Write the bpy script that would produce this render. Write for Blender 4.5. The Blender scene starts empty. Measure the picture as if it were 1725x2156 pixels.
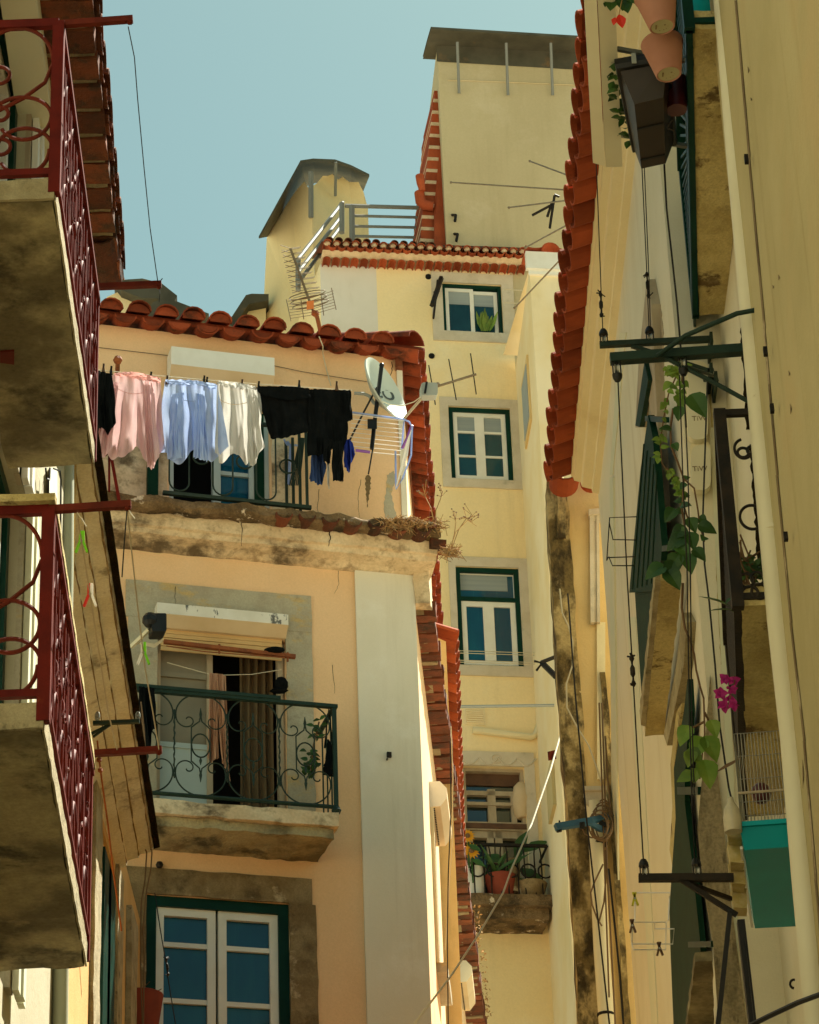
import bpy, math, random
from mathutils import Vector, Matrix, noise
RN = random.Random(11)
D2R = math.radians
scene = bpy.context.scene
COL = scene.collection
# ---------------------------------------------------------------- camera
F, PITCH, ROLL = 6500.0, D2R(29.27), D2R(-2.17)
CAM = Vector((0, 0, 1.6))
_fw = Vector((0, math.cos(PITCH), math.sin(PITCH)))
_up0 = Vector((0, -math.sin(PITCH), math.cos(PITCH)))
_r0 = Vector((1, 0, 0))
_r = _r0 * math.cos(ROLL) + _up0 * math.sin(ROLL)
_u = -_r0 * math.sin(ROLL) + _up0 * math.cos(ROLL)
cam_data = bpy.data.cameras.new('camera')
cam = bpy.data.objects.new('camera', cam_data)
COL.objects.link(cam)
cam_data.sensor_fit = 'HORIZONTAL'
cam_data.sensor_width = 36
cam_data.lens = F / 1725 * 36
cam_data.clip_start, cam_data.clip_end = 0.1, 1000
cam.matrix_world = Matrix(((_r.x, _u.x, -_fw.x, CAM.x), (_r.y, _u.y, -_fw.y, CAM.y),
                           (_r.z, _u.z, -_fw.z, CAM.z), (0, 0, 0, 1)))
scene.camera = cam


def ray(X, Y):
    return _fw * F + _r * (X - 862.5) + _u * (1078.0 - Y)


def aty(X, Y, y):            # point of the sight line at depth y
    d = ray(X, Y)
    return CAM + d * ((y - CAM.y) / d.y)


def atz(X, Y, z):            # ... on the horizontal plane z
    d = ray(X, Y)
    return CAM + d * ((z - CAM.z) / d.z)


class Plane:                 # a facade: upright plane, u runs along it, out points to the viewer's side
    def __init__(s, o, deg, flip=False):
        a = D2R(deg)
        s.U = Vector((math.sin(a), math.cos(a), 0))
        n = Vector((s.U.y, -s.U.x, 0))
        s.N = -n if flip else n
        s.o = Vector((o.x, o.y, 0))

    def hit(s, X, Y, out=0.0):
        d = ray(X, Y)
        t = (s.o + s.N * out - CAM).dot(s.N) / d.dot(s.N)
        return CAM + d * t

    def uz(s, X, Y, out=0.0):
        p = s.hit(X, Y, out)
        return ((p - s.o).dot(s.U), p.z)

    def p(s, u, z, out=0.0):
        return s.o + s.U * u + s.N * out + Vector((0, 0, z))

    def rect(s, x0, y0, x1, y1, out=0.0, slope=0.0):   # pixel rectangle -> u0,u1,z0,z1 (slope: how far the right side drops)
        a = s.uz(x0, y0, out); b = s.uz(x1, y0 + slope, out); c = s.uz(x0, y1, out); d = s.uz(x1, y1 + slope, out)
        return ((a[0] + c[0]) / 2, (b[0] + d[0]) / 2, (c[1] + d[1]) / 2, (a[1] + b[1]) / 2)


# ---------------------------------------------------------------- mesh builder
BASE = {}


class MB:
    def __init__(s):
        s.v = []; s.f = []; s.m = []; s.mi = 0

    def add(s, vs, fs):
        o = len(s.v)
        s.v += [Vector(v) for v in vs]
        for f in fs:
            s.f.append([i + o for i in f]); s.m.append(s.mi)

    def quad(s, a, b, c, d):
        s.add([a, b, c, d], [(0, 1, 2, 3)])

    def hexa(s, q0, q1):     # two quads (4 corners each)
        s.add(list(q0) + list(q1), [(3, 2, 1, 0), (4, 5, 6, 7), (0, 1, 5, 4), (1, 2, 6, 5), (2, 3, 7, 6), (3, 0, 4, 7)])

    def prism(s, pts, vec):
        n = len(pts); vec = Vector(vec)
        a = [Vector(p) for p in pts]; b = [p + vec for p in a]
        s.add(a + b, [tuple(range(n - 1, -1, -1)), tuple(range(n, 2 * n))] +
              [(i, (i + 1) % n, (i + 1) % n + n, i + n) for i in range(n)])

    def box(s, pl, u0, u1, z0, z1, o0, o1):
        s.hexa([pl.p(u0, z0, o0), pl.p(u1, z0, o0), pl.p(u1, z1, o0), pl.p(u0, z1, o0)],
               [pl.p(u0, z0, o1), pl.p(u1, z0, o1), pl.p(u1, z1, o1), pl.p(u0, z1, o1)])

    def xbox(s, x0, x1, y0, y1, z0, z1):
        s.hexa([(x0, y0, z0), (x1, y0, z0), (x1, y0, z1), (x0, y0, z1)],
               [(x0, y1, z0), (x1, y1, z0), (x1, y1, z1), (x0, y1, z1)])

    def obox(s, a, b, side, w, h):       # bar of rectangular section from a to b
        a = Vector(a); b = Vector(b); d = (b - a).normalized(); side = Vector(side)
        side = (side - d * side.dot(d)).normalized(); up = d.cross(side)
        q = lambda c: [c - side * w / 2 - up * h / 2, c + side * w / 2 - up * h / 2, c + side * w / 2 + up * h / 2, c - side * w / 2 + up * h / 2]
        s.hexa(q(a), q(b))

    def tube(s, pts, r, n=6, closed=False, cap=True):
        pts = [Vector(p) for p in pts]
        m = len(pts)
        if m < 2: return
        rs = r if isinstance(r, (list, tuple)) else [r] * m
        t0 = (pts[1] - pts[0]).normalized()
        ref = Vector((0, 0, 1)) if abs(t0.z) < .9 else Vector((1, 0, 0))
        nx = t0.cross(ref).normalized()
        vs = []
        for i, p in enumerate(pts):
            if closed: t = pts[(i + 1) % m] - pts[i - 1]
            else: t = pts[min(i + 1, m - 1)] - pts[max(i - 1, 0)]
            if t.length < 1e-9: t = t0
            t.normalize()
            nx = nx - t * nx.dot(t)
            if nx.length < 1e-6: nx = t.orthogonal()
            nx.normalize(); ny = t.cross(nx)
            for k in range(n):
                a = 2 * math.pi * k / n
                vs.append(p + (nx * math.cos(a) + ny * math.sin(a)) * rs[i])
        fs = []
        for i in range(m if closed else m - 1):
            j = (i + 1) % m
            for k in range(n):
                l = (k + 1) % n
                fs.append((i * n + k, i * n + l, j * n + l, j * n + k))
        if not closed and cap:
            fs.append(tuple(range(n - 1, -1, -1))); fs.append(tuple((m - 1) * n + k for k in range(n)))
        s.add(vs, fs)

    def lathe(s, c, axis, prof, n=16, cap=True):   # prof: (radius, height along axis)
        c = Vector(c); axis = Vector(axis).normalized(); x = axis.orthogonal().normalized(); y = axis.cross(x)
        vs = []
        for r, h in prof:
            for k in range(n):
                a = 2 * math.pi * k / n
                vs.append(c + axis * h + (x * math.cos(a) + y * math.sin(a)) * r)
        fs = [(i * n + k, i * n + (k + 1) % n, (i + 1) * n + (k + 1) % n, (i + 1) * n + k) for i in range(len(prof) - 1) for k in range(n)]
        if cap:
            fs.append(tuple(range(n - 1, -1, -1))); fs.append(tuple((len(prof) - 1) * n + k for k in range(n)))
        s.add(vs, fs)

    def ball(s, c, r, n=8, sq=(1, 1, 1)):
        c = Vector(c); vs = []; rows = n // 2
        for i in range(rows + 1):
            t = math.pi * i / rows
            for k in range(n):
                a = 2 * math.pi * k / n
                vs.append(c + Vector((r * sq[0] * math.sin(t) * math.cos(a), r * sq[1] * math.sin(t) * math.sin(a), r * sq[2] * math.cos(t))))
        s.add(vs, [(i * n + k, (i + 1) * n + k, (i + 1) * n + (k + 1) % n, i * n + (k + 1) % n) for i in range(rows) for k in range(n)])

    def grid(s, fn, nu, nv, thick=None):   # fn(a,b) -> point, a,b in 0..1
        vs = [fn(i / nu, j / nv) for j in range(nv + 1) for i in range(nu + 1)]
        s.add(vs, [(j * (nu + 1) + i, j * (nu + 1) + i + 1, (j + 1) * (nu + 1) + i + 1, (j + 1) * (nu + 1) + i) for j in range(nv) for i in range(nu)])

    def rough(s, q0, q1, step=.08, amp=.012, fr=6.0):   # hexahedron with uneven faces
        q0 = [Vector(p) for p in q0]; q1 = [Vector(p) for p in q1]

        def jig(p):
            return p + noise.noise_vector(p * fr) * amp + noise.noise_vector(p * fr * 3.1) * amp * .5
        quads = [(q0[3], q0[2], q0[1], q0[0]), (q1[0], q1[1], q1[2], q1[3]), (q0[0], q0[1], q1[1], q1[0]),
                 (q0[1], q0[2], q1[2], q1[1]), (q0[2], q0[3], q1[3], q1[2]), (q0[3], q0[0], q1[0], q1[3])]
        for a, b, c, d in quads:
            nu = max(1, min(90, int(max((b - a).length, (c - d).length) / step)))
            nv = max(1, min(90, int(max((d - a).length, (c - b).length) / step)))
            s.grid(lambda x, y: jig((a * (1 - x) + b * x) * (1 - y) + (d * (1 - x) + c * x) * y), nu, nv)

    def rbox(s, pl, u0, u1, z0, z1, o0, o1, **k):
        s.rough([pl.p(u0, z0, o0), pl.p(u1, z0, o0), pl.p(u1, z1, o0), pl.p(u0, z1, o0)],
                [pl.p(u0, z0, o1), pl.p(u1, z0, o1), pl.p(u1, z1, o1), pl.p(u0, z1, o1)], **k)

    def ppoly(s, pl, px, o0, o1):        # pixel polygon on a facade, from offset o0 to o1
        c = [pl.uz(x, y, o1) for x, y in px]
        s.prism([pl.p(u, z, o0) for u, z in c], pl.N * (o1 - o0))

    def build(s, name, mat, parent=None, smooth=False, base=None, label=None, cat=None, group=None, kind=None, autosm=None):
        me = bpy.data.meshes.new(name)
        if parent is not None: b = BASE[parent.name]
        else:
            if base is None:
                c = sum(s.v, Vector()) / max(1, len(s.v)); base = Vector((c.x, c.y, min(v.z for v in s.v)))
            b = Vector(base)
        me.from_pydata([tuple(v - b) for v in s.v], [], s.f)
        mats = mat if isinstance(mat, (list, tuple)) else [mat]
        for m in mats: me.materials.append(m)
        if len(mats) > 1: me.polygons.foreach_set('material_index', s.m)
        if smooth: me.polygons.foreach_set('use_smooth', [True] * len(me.polygons))
        me.update()
        me.validate()
        if smooth:
            try: me.set_sharp_from_angle(angle=D2R(45))
            except Exception: pass
        o = bpy.data.objects.new(name, me)
        COL.objects.link(o)
        if parent is not None: o.parent = parent
        else: o.location = b
        BASE[o.name] = b
        tag(o, label, cat, group, kind)
        return o


def islands(mb):
    par = list(range(len(mb.v)))

    def find(i):
        while par[i] != i: par[i] = par[par[i]]; i = par[i]
        return i
    for f in mb.f:
        for i in f[1:]: par[find(i)] = find(f[0])
    out = {}
    for f, m in zip(mb.f, mb.m):
        r = find(f[0])
        if r not in out: out[r] = (MB(), {})
        nb, mp = out[r]
        for i in f:
            if i not in mp: mp[i] = len(nb.v); nb.v.append(mb.v[i])
        nb.f.append([mp[i] for i in f]); nb.m.append(m)
    return [x[0] for x in out.values()]


def each(mb, name, mat, parent, **k):      # every separate piece becomes a part of its own
    return [p.build(name, mat, parent, **k) for p in islands(mb)]


def tag(o, label=None, cat=None, group=None, kind=None):
    if label: o['label'] = label
    if cat: o['category'] = cat
    if group: o['group'] = group
    if kind: o['kind'] = kind
    return o


def thing(name, label, cat, base, group=None):
    o = bpy.data.objects.new(name, None)
    o.empty_display_size = .2
    COL.objects.link(o)
    o.location = base
    BASE[o.name] = Vector(base)
    return tag(o, label, cat, group)


def dup(root, delta, label=None):
    def rec(o, par):
        c = o.copy(); COL.objects.link(c); c.parent = par
        for ch in [x for x in COL.objects if x.parent == o and x != c]: rec(ch, c)
        return c
    c = rec(root, None)
    c.location = root.location + Vector(delta)
    BASE[c.name] = Vector(c.location)
    if label: c['label'] = label
    return c


# wall sheet with real openings (reveals included); holes: (u0,u1,z0,z1)
def wall(mb, pl, u0, u1, z0, z1, holes=(), out=0.0, depth=.25, step=None):
    us = sorted(set([u0, u1] + [h[i] for h in holes for i in (0, 1) if u0 < h[i] < u1]))
    zs = sorted(set([z0, z1] + [h[i] for h in holes for i in (2, 3) if z0 < h[i] < z1]))
    for a, b in zip(us, us[1:]):
        for c, d in zip(zs, zs[1:]):
            m = ((a + b) / 2, (c + d) / 2)
            if any(h[0] < m[0] < h[1] and h[2] < m[1] < h[3] for h in holes): continue
            mb.quad(pl.p(a, c, out), pl.p(b, c, out), pl.p(b, d, out), pl.p(a, d, out))
    for h in holes:
        a, b, c, d = h
        mb.quad(pl.p(a, c, out), pl.p(a, d, out), pl.p(a, d, out - depth), pl.p(a, c, out - depth))
        mb.quad(pl.p(b, c, out), pl.p(b, d, out), pl.p(b, d, out - depth), pl.p(b, c, out - depth))
        mb.quad(pl.p(a, c, out), pl.p(b, c, out), pl.p(b, c, out - depth), pl.p(a, c, out - depth))
        mb.quad(pl.p(a, d, out), pl.p(b, d, out), pl.p(b, d, out - depth), pl.p(a, d, out - depth))


def frame(mb, pl, u0, u1, z0, z1, w, o0, o1, wb=None):
    wb = w if wb is None else wb
    mb.box(pl, u0, u0 + w, z0, z1, o0, o1); mb.box(pl, u1 - w, u1, z0, z1, o0, o1)
    mb.box(pl, u0 + w, u1 - w, z1 - w, z1, o0, o1)
    if wb > 0: mb.box(pl, u0 + w, u1 - w, z0, z0 + wb, o0, o1)


# curved clay tile: p centre of the lower (eave) end, ax along the tile uphill, sd sideways, up
def tile(mb, p, ax, sd, up, L, r, arch=1, th=.014, n=7, taper=.85, rise=.8):
    p = Vector(p); vs = []
    for k, (rr, l) in enumerate(((r, 0), (r * taper, L))):
        for e in (0, 1):
            q = rr - e * th
            for i in range(n + 1):
                a = math.pi * i / n
                vs.append(p + ax * l + sd * (math.cos(a) * q) + up * (arch * math.sin(a) * q * rise))
    m = n + 1
    fs = []
    for i in range(n):
        fs.append((i, i + 1, 2 * m + i + 1, 2 * m + i))                    # outer
        fs.append((m + i, 3 * m + i, 3 * m + i + 1, m + i + 1))            # inner
        fs.append((i, m + i, m + i + 1, i + 1))                            # near lip
        fs.append((2 * m + i, 2 * m + i + 1, 3 * m + i + 1, 3 * m + i))
    for a in (0, n):
        fs.append((a, 2 * m + a, 3 * m + a, m + a))
    mb.add(vs, fs)


def jit(a): return RN.uniform(-a, a)


# leaf: pointed-oval blade at p, direction d, normal-ish n
def leaf(mb, p, d, n, L, W, bend=.25, heart=False):
    p = Vector(p); d = Vector(d).normalized(); n = Vector(n); s = d.cross(n).normalized(); n = s.cross(d).normalized()
    prof = [(0, .12), (.12, .75), (.3, 1), (.55, .85), (.8, .45), (1, .02)] if heart else [(0, .08), (.2, .6), (.45, 1), (.7, .75), (.9, .3), (1, .02)]
    vs = []
    for t, w in prof:
        c = p + d * (L * t) - n * (bend * L * t * t)
        vs += [c - s * (W * w / 2) + n * (.12 * W * w), c, c + s * (W * w / 2) + n * (.12 * W * w)]
    fs = []
    for i in range(len(prof) - 1):
        b = i * 3
        fs += [(b, b + 1, b + 4, b + 3), (b + 1, b + 2, b + 5, b + 4)]
    mb.add(vs, fs)


def arcpts(pl, cu, cz, r, a0, a1, n=14, out=0.0, rz=None):
    rz = r if rz is None else rz
    return [pl.p(cu + r * math.cos(D2R(a0 + (a1 - a0) * i / n)), cz + rz * math.sin(D2R(a0 + (a1 - a0) * i / n)), out) for i in range(n + 1)]
# ---------------------------------------------------------------- materials
def mat(name, col, rough=.85, var=None, vs=2.0, vr=(.35, .7), sq=(1, 1, 1), stain=None, stain2=None, bump=.0, bs=30.0, metal=0.0,
        spec=.3, island=0.0, grain=0.0, gs=120.0, transl=0.0, coat=0.0):
    m = bpy.data.materials.new(name); m.use_nodes = True
    nt = m.node_tree; nt.nodes.clear(); N = nt.nodes.new; L = nt.links.new
    out = N('ShaderNodeOutputMaterial'); bs_ = N('ShaderNodeBsdfPrincipled')
    geo = N('ShaderNodeNewGeometry')

    def nz(scale, sq=(1, 1, 1), detail=4.0, rgh=.6, off=0.0):
        mp = N('ShaderNodeMapping'); mp.inputs['Scale'].default_value = sq; mp.inputs['Location'].default_value = (off, off * .7, off * .3)
        L(geo.outputs['Position'], mp.inputs['Vector'])
        t = N('ShaderNodeTexNoise'); t.inputs['Scale'].default_value = scale; t.inputs['Detail'].default_value = detail; t.inputs['Roughness'].default_value = rgh
        L(mp.outputs['Vector'], t.inputs['Vector'])
        return t.outputs['Fac']

    def ramp(fac, lo, hi, amt=1.0):
        r = N('ShaderNodeMapRange'); r.interpolation_type = 'SMOOTHSTEP'
        r.inputs['From Min'].default_value = lo; r.inputs['From Max'].default_value = hi; r.inputs['To Max'].default_value = amt
        L(fac, r.inputs['Value']); return r.outputs['Result']

    def mix(fac, a, b):
        x = N('ShaderNodeMix'); x.data_type = 'RGBA'
        L(fac, x.inputs['Factor'])
        if isinstance(a, tuple): x.inputs['A'].default_value = (*a, 1)
        else: L(a, x.inputs['A'])
        x.inputs['B'].default_value = (*b, 1)
        return x.outputs['Result']
    c = col
    if var: c = mix(ramp(nz(vs, sq), vr[0], vr[1]), c, var)
    for k, st in enumerate((stain, stain2)):
        if st: c = mix(ramp(nz(st['s'], st.get('sq', (1, 1, 1)), 6.0, .68, 3.7 + 5 * k), st['lo'], st['hi'], st.get('a', 1.0)), c, st['c'])
    if isinstance(c, tuple):
        rgb = N('ShaderNodeRGB'); rgb.outputs[0].default_value = (*c, 1); c = rgb.outputs[0]
    if island or grain:
        h = N('ShaderNodeHueSaturation')
        if island:
            r = N('ShaderNodeMapRange'); r.inputs['To Min'].default_value = 1 - island; r.inputs['To Max'].default_value = 1 + island
            L(geo.outputs['Random Per Island'], r.inputs['Value']); v = r.outputs['Result']
        if grain:
            r2 = N('ShaderNodeMapRange'); r2.inputs['From Min'].default_value = .3; r2.inputs['From Max'].default_value = .7
            r2.inputs['To Min'].default_value = 1 - grain; r2.inputs['To Max'].default_value = 1 + grain
            L(nz(gs, detail=2.0), r2.inputs['Value'])
            if island:
                mu = N('ShaderNodeMath'); mu.operation = 'MULTIPLY'; L(v, mu.inputs[0]); L(r2.outputs['Result'], mu.inputs[1]); v = mu.outputs[0]
            else: v = r2.outputs['Result']
        L(v, h.inputs['Value']); L(c, h.inputs['Color']); c = h.outputs['Color']
    L(c, bs_.inputs['Base Color'])
    bs_.inputs['Roughness'].default_value = rough; bs_.inputs['Metallic'].default_value = metal
    bs_.inputs['Specular IOR Level'].default_value = spec; bs_.inputs['Coat Weight'].default_value = coat
    if bump:
        b = N('ShaderNodeBump'); b.inputs['Strength'].default_value = bump; b.inputs['Distance'].default_value = .02
        L(nz(bs, detail=5.0, rgh=.65), b.inputs['Height']); L(b.outputs['Normal'], bs_.inputs['Normal'])
    sh = bs_.outputs['BSDF']
    if transl:
        tr = N('ShaderNodeBsdfTranslucent'); L(c, tr.inputs['Color'])
        mx = N('ShaderNodeMixShader'); mx.inputs['Fac'].default_value = transl
        L(sh, mx.inputs[1]); L(tr.outputs['BSDF'], mx.inputs[2]); sh = mx.outputs['Shader']
    L(sh, out.inputs['Surface'])
    return m


def S(c, s, lo, hi, a=1.0, sq=(1, 1, 1)): return dict(c=c, s=s, lo=lo, hi=hi, a=a, sq=sq)


M = {}
M['peach'] = mat('peach_plaster', (.80, .54, .30), .9, (.77, .50, .26), .9, stain=S((.56, .33, .16), 1.2, .56, .78, .6, (1, 1, .35)), stain2=S((.82, .56, .33), 2.5, .58, .75, .6), bump=.25, bs=25, grain=.04, gs=60)
M['pil_white'] = mat('white_band_paint', (.73, .68, .54), .85, (.68, .63, .48), 1.1, sq=(1, 1, .4), stain=S((.52, .46, .33), 2.0, .52, .76, .5, (2, 2, .12)), stain2=S((.8, .77, .66), 1.5, .5, .7, .5), bump=.12, bs=20, grain=.03)
M['cornice'] = mat('weathered_cornice', (.60, .45, .26), .9, (.74, .60, .38), 2.5, stain=S((.07, .045, .02), 1.6, .50, .68, .9, (1, 1, 1.6)), stain2=S((.30, .21, .11), 6, .50, .66, .75), bump=.6, bs=18, grain=.08, gs=40)
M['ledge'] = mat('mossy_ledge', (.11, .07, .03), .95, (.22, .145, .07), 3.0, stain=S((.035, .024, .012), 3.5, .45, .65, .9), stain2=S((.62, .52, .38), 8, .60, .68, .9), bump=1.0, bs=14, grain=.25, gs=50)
M['stone'] = mat('grey_limestone', (.43, .39, .27), .9, (.36, .31, .21), 3.0, stain=S((.52, .36, .13), 1.6, .55, .66, .8, (1, 1, 2.0)), stain2=S((.2, .17, .11), 6, .58, .75, .7), bump=.4, bs=30, grain=.08, gs=60)
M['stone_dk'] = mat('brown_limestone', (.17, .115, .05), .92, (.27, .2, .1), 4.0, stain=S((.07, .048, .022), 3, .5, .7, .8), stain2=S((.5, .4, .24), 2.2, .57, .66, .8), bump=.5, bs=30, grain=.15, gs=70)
M['stone_lt'] = mat('pale_limestone', (.60, .53, .40), .9, (.52, .45, .32), 4.0, stain=S((.3, .27, .19), 3, .58, .75, .6), bump=.25, bs=30, grain=.06)
M['slab'] = mat('mouldy_concrete', (.40, .335, .18), .95, (.15, .12, .062), 1.8, (.38, .62), stain=S((.03, .025, .012), 1.7, .5, .66, .85), stain2=S((.42, .33, .17), 3.2, .58, .72, .7), bump=.9, bs=16, grain=.14, gs=45)
M['slab_edge'] = mat('worn_concrete_edge', (.40, .34, .20), .95, (.26, .21, .11), 6.0, stain=S((.1, .085, .045), 7, .56, .7, .8), bump=.8, bs=25, grain=.12)
M['slab_y'] = mat('yellow_stained_concrete', (.54, .44, .19), .95, (.40, .31, .12), 2.6, (.4, .62), stain=S((.10, .06, .02), 2.3, .57, .64, .95), stain2=S((.28, .22, .10), 8, .55, .7, .6), bump=.9, bs=18, grain=.14, gs=55)
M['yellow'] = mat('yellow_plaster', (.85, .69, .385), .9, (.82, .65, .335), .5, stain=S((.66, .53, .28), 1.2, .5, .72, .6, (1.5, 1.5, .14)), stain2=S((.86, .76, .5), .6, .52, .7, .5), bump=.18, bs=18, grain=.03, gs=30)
M['yellow_d'] = mat('dimmed_tower_plaster', (.52, .44, .26), .9, (.47, .39, .225), .35, stain=S((.38, .31, .17), 1.2, .48, .72, .55, (1.5, 1.5, .12)), stain2=S((.58, .5, .33), .7, .5, .7, .6), bump=.15, bs=14, grain=.03, gs=30)  # duller yellow, darkened further in colour to stand in for lens vignetting
M['yellow_p'] = mat('pale_yellow_plaster', (.80, .69, .45), .9, (.75, .6, .31), .8, stain=S((.6, .5, .28), 1.2, .58, .75, .5, (1, 1, .4)), bump=.15, bs=18)
M['white_pl'] = mat('grey_white_plaster', (.70, .66, .57), .9, (.64, .6, .5), .8, stain=S((.55, .5, .4), 1.5, .55, .75, .6, (1, 1, .35)), bump=.15, bs=18)
M['cream'] = mat('cream_plaster', (.76, .68, .44), .9, (.71, .62, .37), 1.0, stain=S((.56, .43, .22), 1.4, .54, .75, .6, (1, 1, .25)), bump=.2, bs=25, grain=.03)
M['cream_g'] = mat('greenish_cream_paint', (.62, .63, .46), .85, (.7, .66, .46), 1.2, sq=(1, 1, .3), bump=.1, bs=25)
M['tan'] = mat('tan_plaster', (.49, .415, .21), .9, (.42, .35, .165), 1.0, stain=S((.32, .24, .09), 2.6, .54, .78, .7, (2, 2, .1)), stain2=S((.5, .38, .18), .9, .5, .7, .7), bump=.22, bs=22, grain=.04)
M['tan_or'] = mat('apricot_plaster', (.68, .50, .23), .9, (.62, .43, .17), 1.5, stain=S((.3, .19, .07), 2.0, .58, .75, .7, (1, 1, .2)), bump=.3, bs=25, grain=.05)
M['orange'] = mat('orange_plaster', (.62, .40, .15), .9, (.56, .34, .11), 1.5, stain=S((.45, .25, .07), 2, .6, .75, .6, (1, 1, .25)), bump=.35, bs=40, grain=.06, gs=80)
M['mould'] = mat('black_mould_plaster', (.18, .125, .045), .95, (.48, .36, .16), 5.0, (.44, .58), (1, 1, .7), stain=S((.018, .013, .007), 6.0, .46, .62, .8, (1, 1, .5)), stain2=S((.5, .36, .17), 6, .6, .72, .6), bump=.9, bs=16, grain=.15, gs=50)
M['pebble'] = mat('rough_cast', (.34, .27, .15), .95, (.2, .16, .085), 9.0, (.4, .6), (1, 1, .35), stain=S((.09, .07, .04), 14, .55, .68, .8, (1, 1, .3)), bump=1.0, bs=30, grain=.2, gs=60)
M['tile'] = mat('terracotta', (.27, .055, .020), .85, (.18, .038, .015), 5.0, stain=S((.06, .026, .014), 4, .50, .68, .85), stain2=S((.30, .20, .11), 9, .66, .74, .6), bump=.2, bs=40, island=.35, grain=.08, spec=.12)
M['tile_b'] = mat('bright_terracotta', (.33, .070, .024), .85, (.24, .050, .019), 3.0, stain=S((.13, .035, .014), 5, .58, .74, .6), bump=.15, bs=40, island=.3, spec=.15)
M['tile_o'] = mat('old_brown_tile', (.17, .046, .017), .9, (.095, .034, .014), 6.0, stain=S((.045, .03, .016), 5, .5, .66, .8), stain2=S((.26, .18, .09), 7, .66, .78, .4), bump=.6, bs=30, island=.4, grain=.12)
M['mortar'] = mat('lime_mortar', (.66, .50, .32), .95, (.5, .37, .22), 8.0, bump=.5, bs=40, grain=.08)
M['mortar_d'] = mat('dirty_mortar', (.30, .235, .13), .95, (.2, .15, .08), 8.0, bump=.7, bs=40, grain=.12)
M['metal_g'] = mat('galvanised_sheet', (.095, .088, .060), .7, (.06, .056, .038), 2.0, stain=S((.26, .14, .05), 1.5, .6, .75, .6), metal=.1, bump=.1, bs=10, spec=.25)
M['rail_g'] = mat('grey_painted_tube', (.20, .21, .19), .6, spec=.15)
M['iron_g'] = mat('green_black_iron', (.016, .034, .024), .5, (.02, .042, .03), 8.0, spec=.15, bump=.15, bs=60)
M['iron_k'] = mat('black_iron', (.014, .013, .011), .55, (.03, .022, .014), 9.0, spec=.12, bump=.2, bs=60)
M['iron_gr'] = mat('slate_green_iron', (.028, .045, .032), .5, (.018, .03, .02), 7.0, spec=.15, bump=.1, bs=60)
M['red'] = mat('red_gloss_paint', (.13, .010, .005), .66, (.085, .007, .004), 5.0, stain=S((.2, .05, .015), 9, .64, .75, .6), spec=.12, bump=.12, bs=50)
M['red_d'] = mat('dull_red_paint', (.14, .020, .008), .55, (.09, .013, .006), 6.0, stain=S((.05, .02, .01), 8, .6, .72, .7), spec=.1, bump=.2, bs=50)
M['rust'] = mat('rusty_iron', (.30, .09, .025), .8, (.17, .05, .018), 9.0, bump=.4, bs=60)
M['green'] = mat('dark_green_gloss', (.005, .036, .024), .4, (.004, .026, .016), 4.0, spec=.08)
M['green_l'] = mat('shutter_green', (.004, .026, .013), .55, (.007, .036, .018), 6.0, stain=S((.09, .12, .08), 30, .70, .76, .5), spec=.06, bump=.2, bs=40)
M['white'] = mat('white_frame_paint', (.76, .75, .66), .5, (.70, .68, .58), 3.0, spec=.4)
M['white_w'] = mat('worn_white_paint', (.74, .71, .60), .7, (.66, .62, .5), 4.0, stain=S((.06, .065, .06), 11, .58, .63, .9, (1, 1, .5)), bump=.15)
M['beige'] = mat('beige_box_paint', (.62, .48, .29), .7, (.56, .42, .24), 3.0, spec=.3)
M['slat'] = mat('apricot_slats', (.66, .42, .17), .65, (.58, .36, .14), 3.0, spec=.3)
M['glass'] = mat('window_glass', (.002, .05, .10), .06, (.008, .10, .15), .9, (.3, .75), (1, 1, .6), stain=S((.02, .12, .15), 3.0, .5, .8, .5, (4, 4, .25)), spec=.5, coat=.0, bump=.04, bs=1.5)  # blue sky reflections painted into the colour by noise, plus faint drapes
M['glass_d'] = mat('dark_window_glass', (.006, .016, .014), .07, (.012, .03, .026), 1.5, spec=.8, coat=.6)
M['glass_t'] = mat('dim_teal_glass', (.004, .03, .042), .07, (.012, .065, .08), .9, (.3, .75), stain=S((.03, .09, .10), 3.0, .5, .8, .5, (4, 4, .25)), spec=.5, coat=.0, bump=.04, bs=1.5)  # paler reflections and faint drapes painted into the pane colour
M['blind'] = mat('roller_blind', (.30, .34, .33), .7, (.25, .29, .29), 2.0, sq=(.2, .2, 8))
M['whitewash'] = mat('whitewashed_plaster', (.72, .67, .50), .9, (.66, .60, .42), 1.0, stain=S((.48, .40, .22), 2.0, .52, .76, .6, (2, 2, .1)), bump=.2, bs=25, grain=.03)
M['edge_dk'] = mat('dark_mossy_edge', (.022, .016, .008), .95, (.012, .009, .005), 5.0, spec=.0, bump=.8, bs=30, grain=.2)
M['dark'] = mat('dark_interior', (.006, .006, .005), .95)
M['door_grey'] = mat('grey_door', (.24, .21, .14), .6, (.2, .17, .11), 2.0)
M['door_lt'] = mat('pale_blue_door', (.42, .50, .47), .5, (.38, .45, .42), 2.0)
M['curtain'] = mat('beige_curtain', (.24, .17, .085), .9, (.18, .12, .06), 3.0, sq=(6, 6, .3), transl=.2)
M['wood_w'] = mat('grey_worn_wood', (.44, .36, .24), .8, (.34, .27, .17), 6.0, sq=(1, 1, .2), bump=.4, bs=30)
M['wood_b'] = mat('brown_wood', (.12, .06, .03), .7, (.08, .04, .02), 6.0)
M['pipe_w'] = mat('cream_drainpipe', (.72, .67, .47), .5, (.66, .60, .40), 1.5, stain=S((.4, .3, .15), 6, .68, .78, .6), spec=.4)
M['pipe_g'] = mat('grey_green_drainpipe', (.42, .43, .30), .5, (.36, .37, .25), 1.2, spec=.4)
M['cable'] = mat('black_cable', (.012, .011, .009), .6)
M['cable_b'] = mat('brown_cable', (.16, .10, .05), .7)
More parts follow.
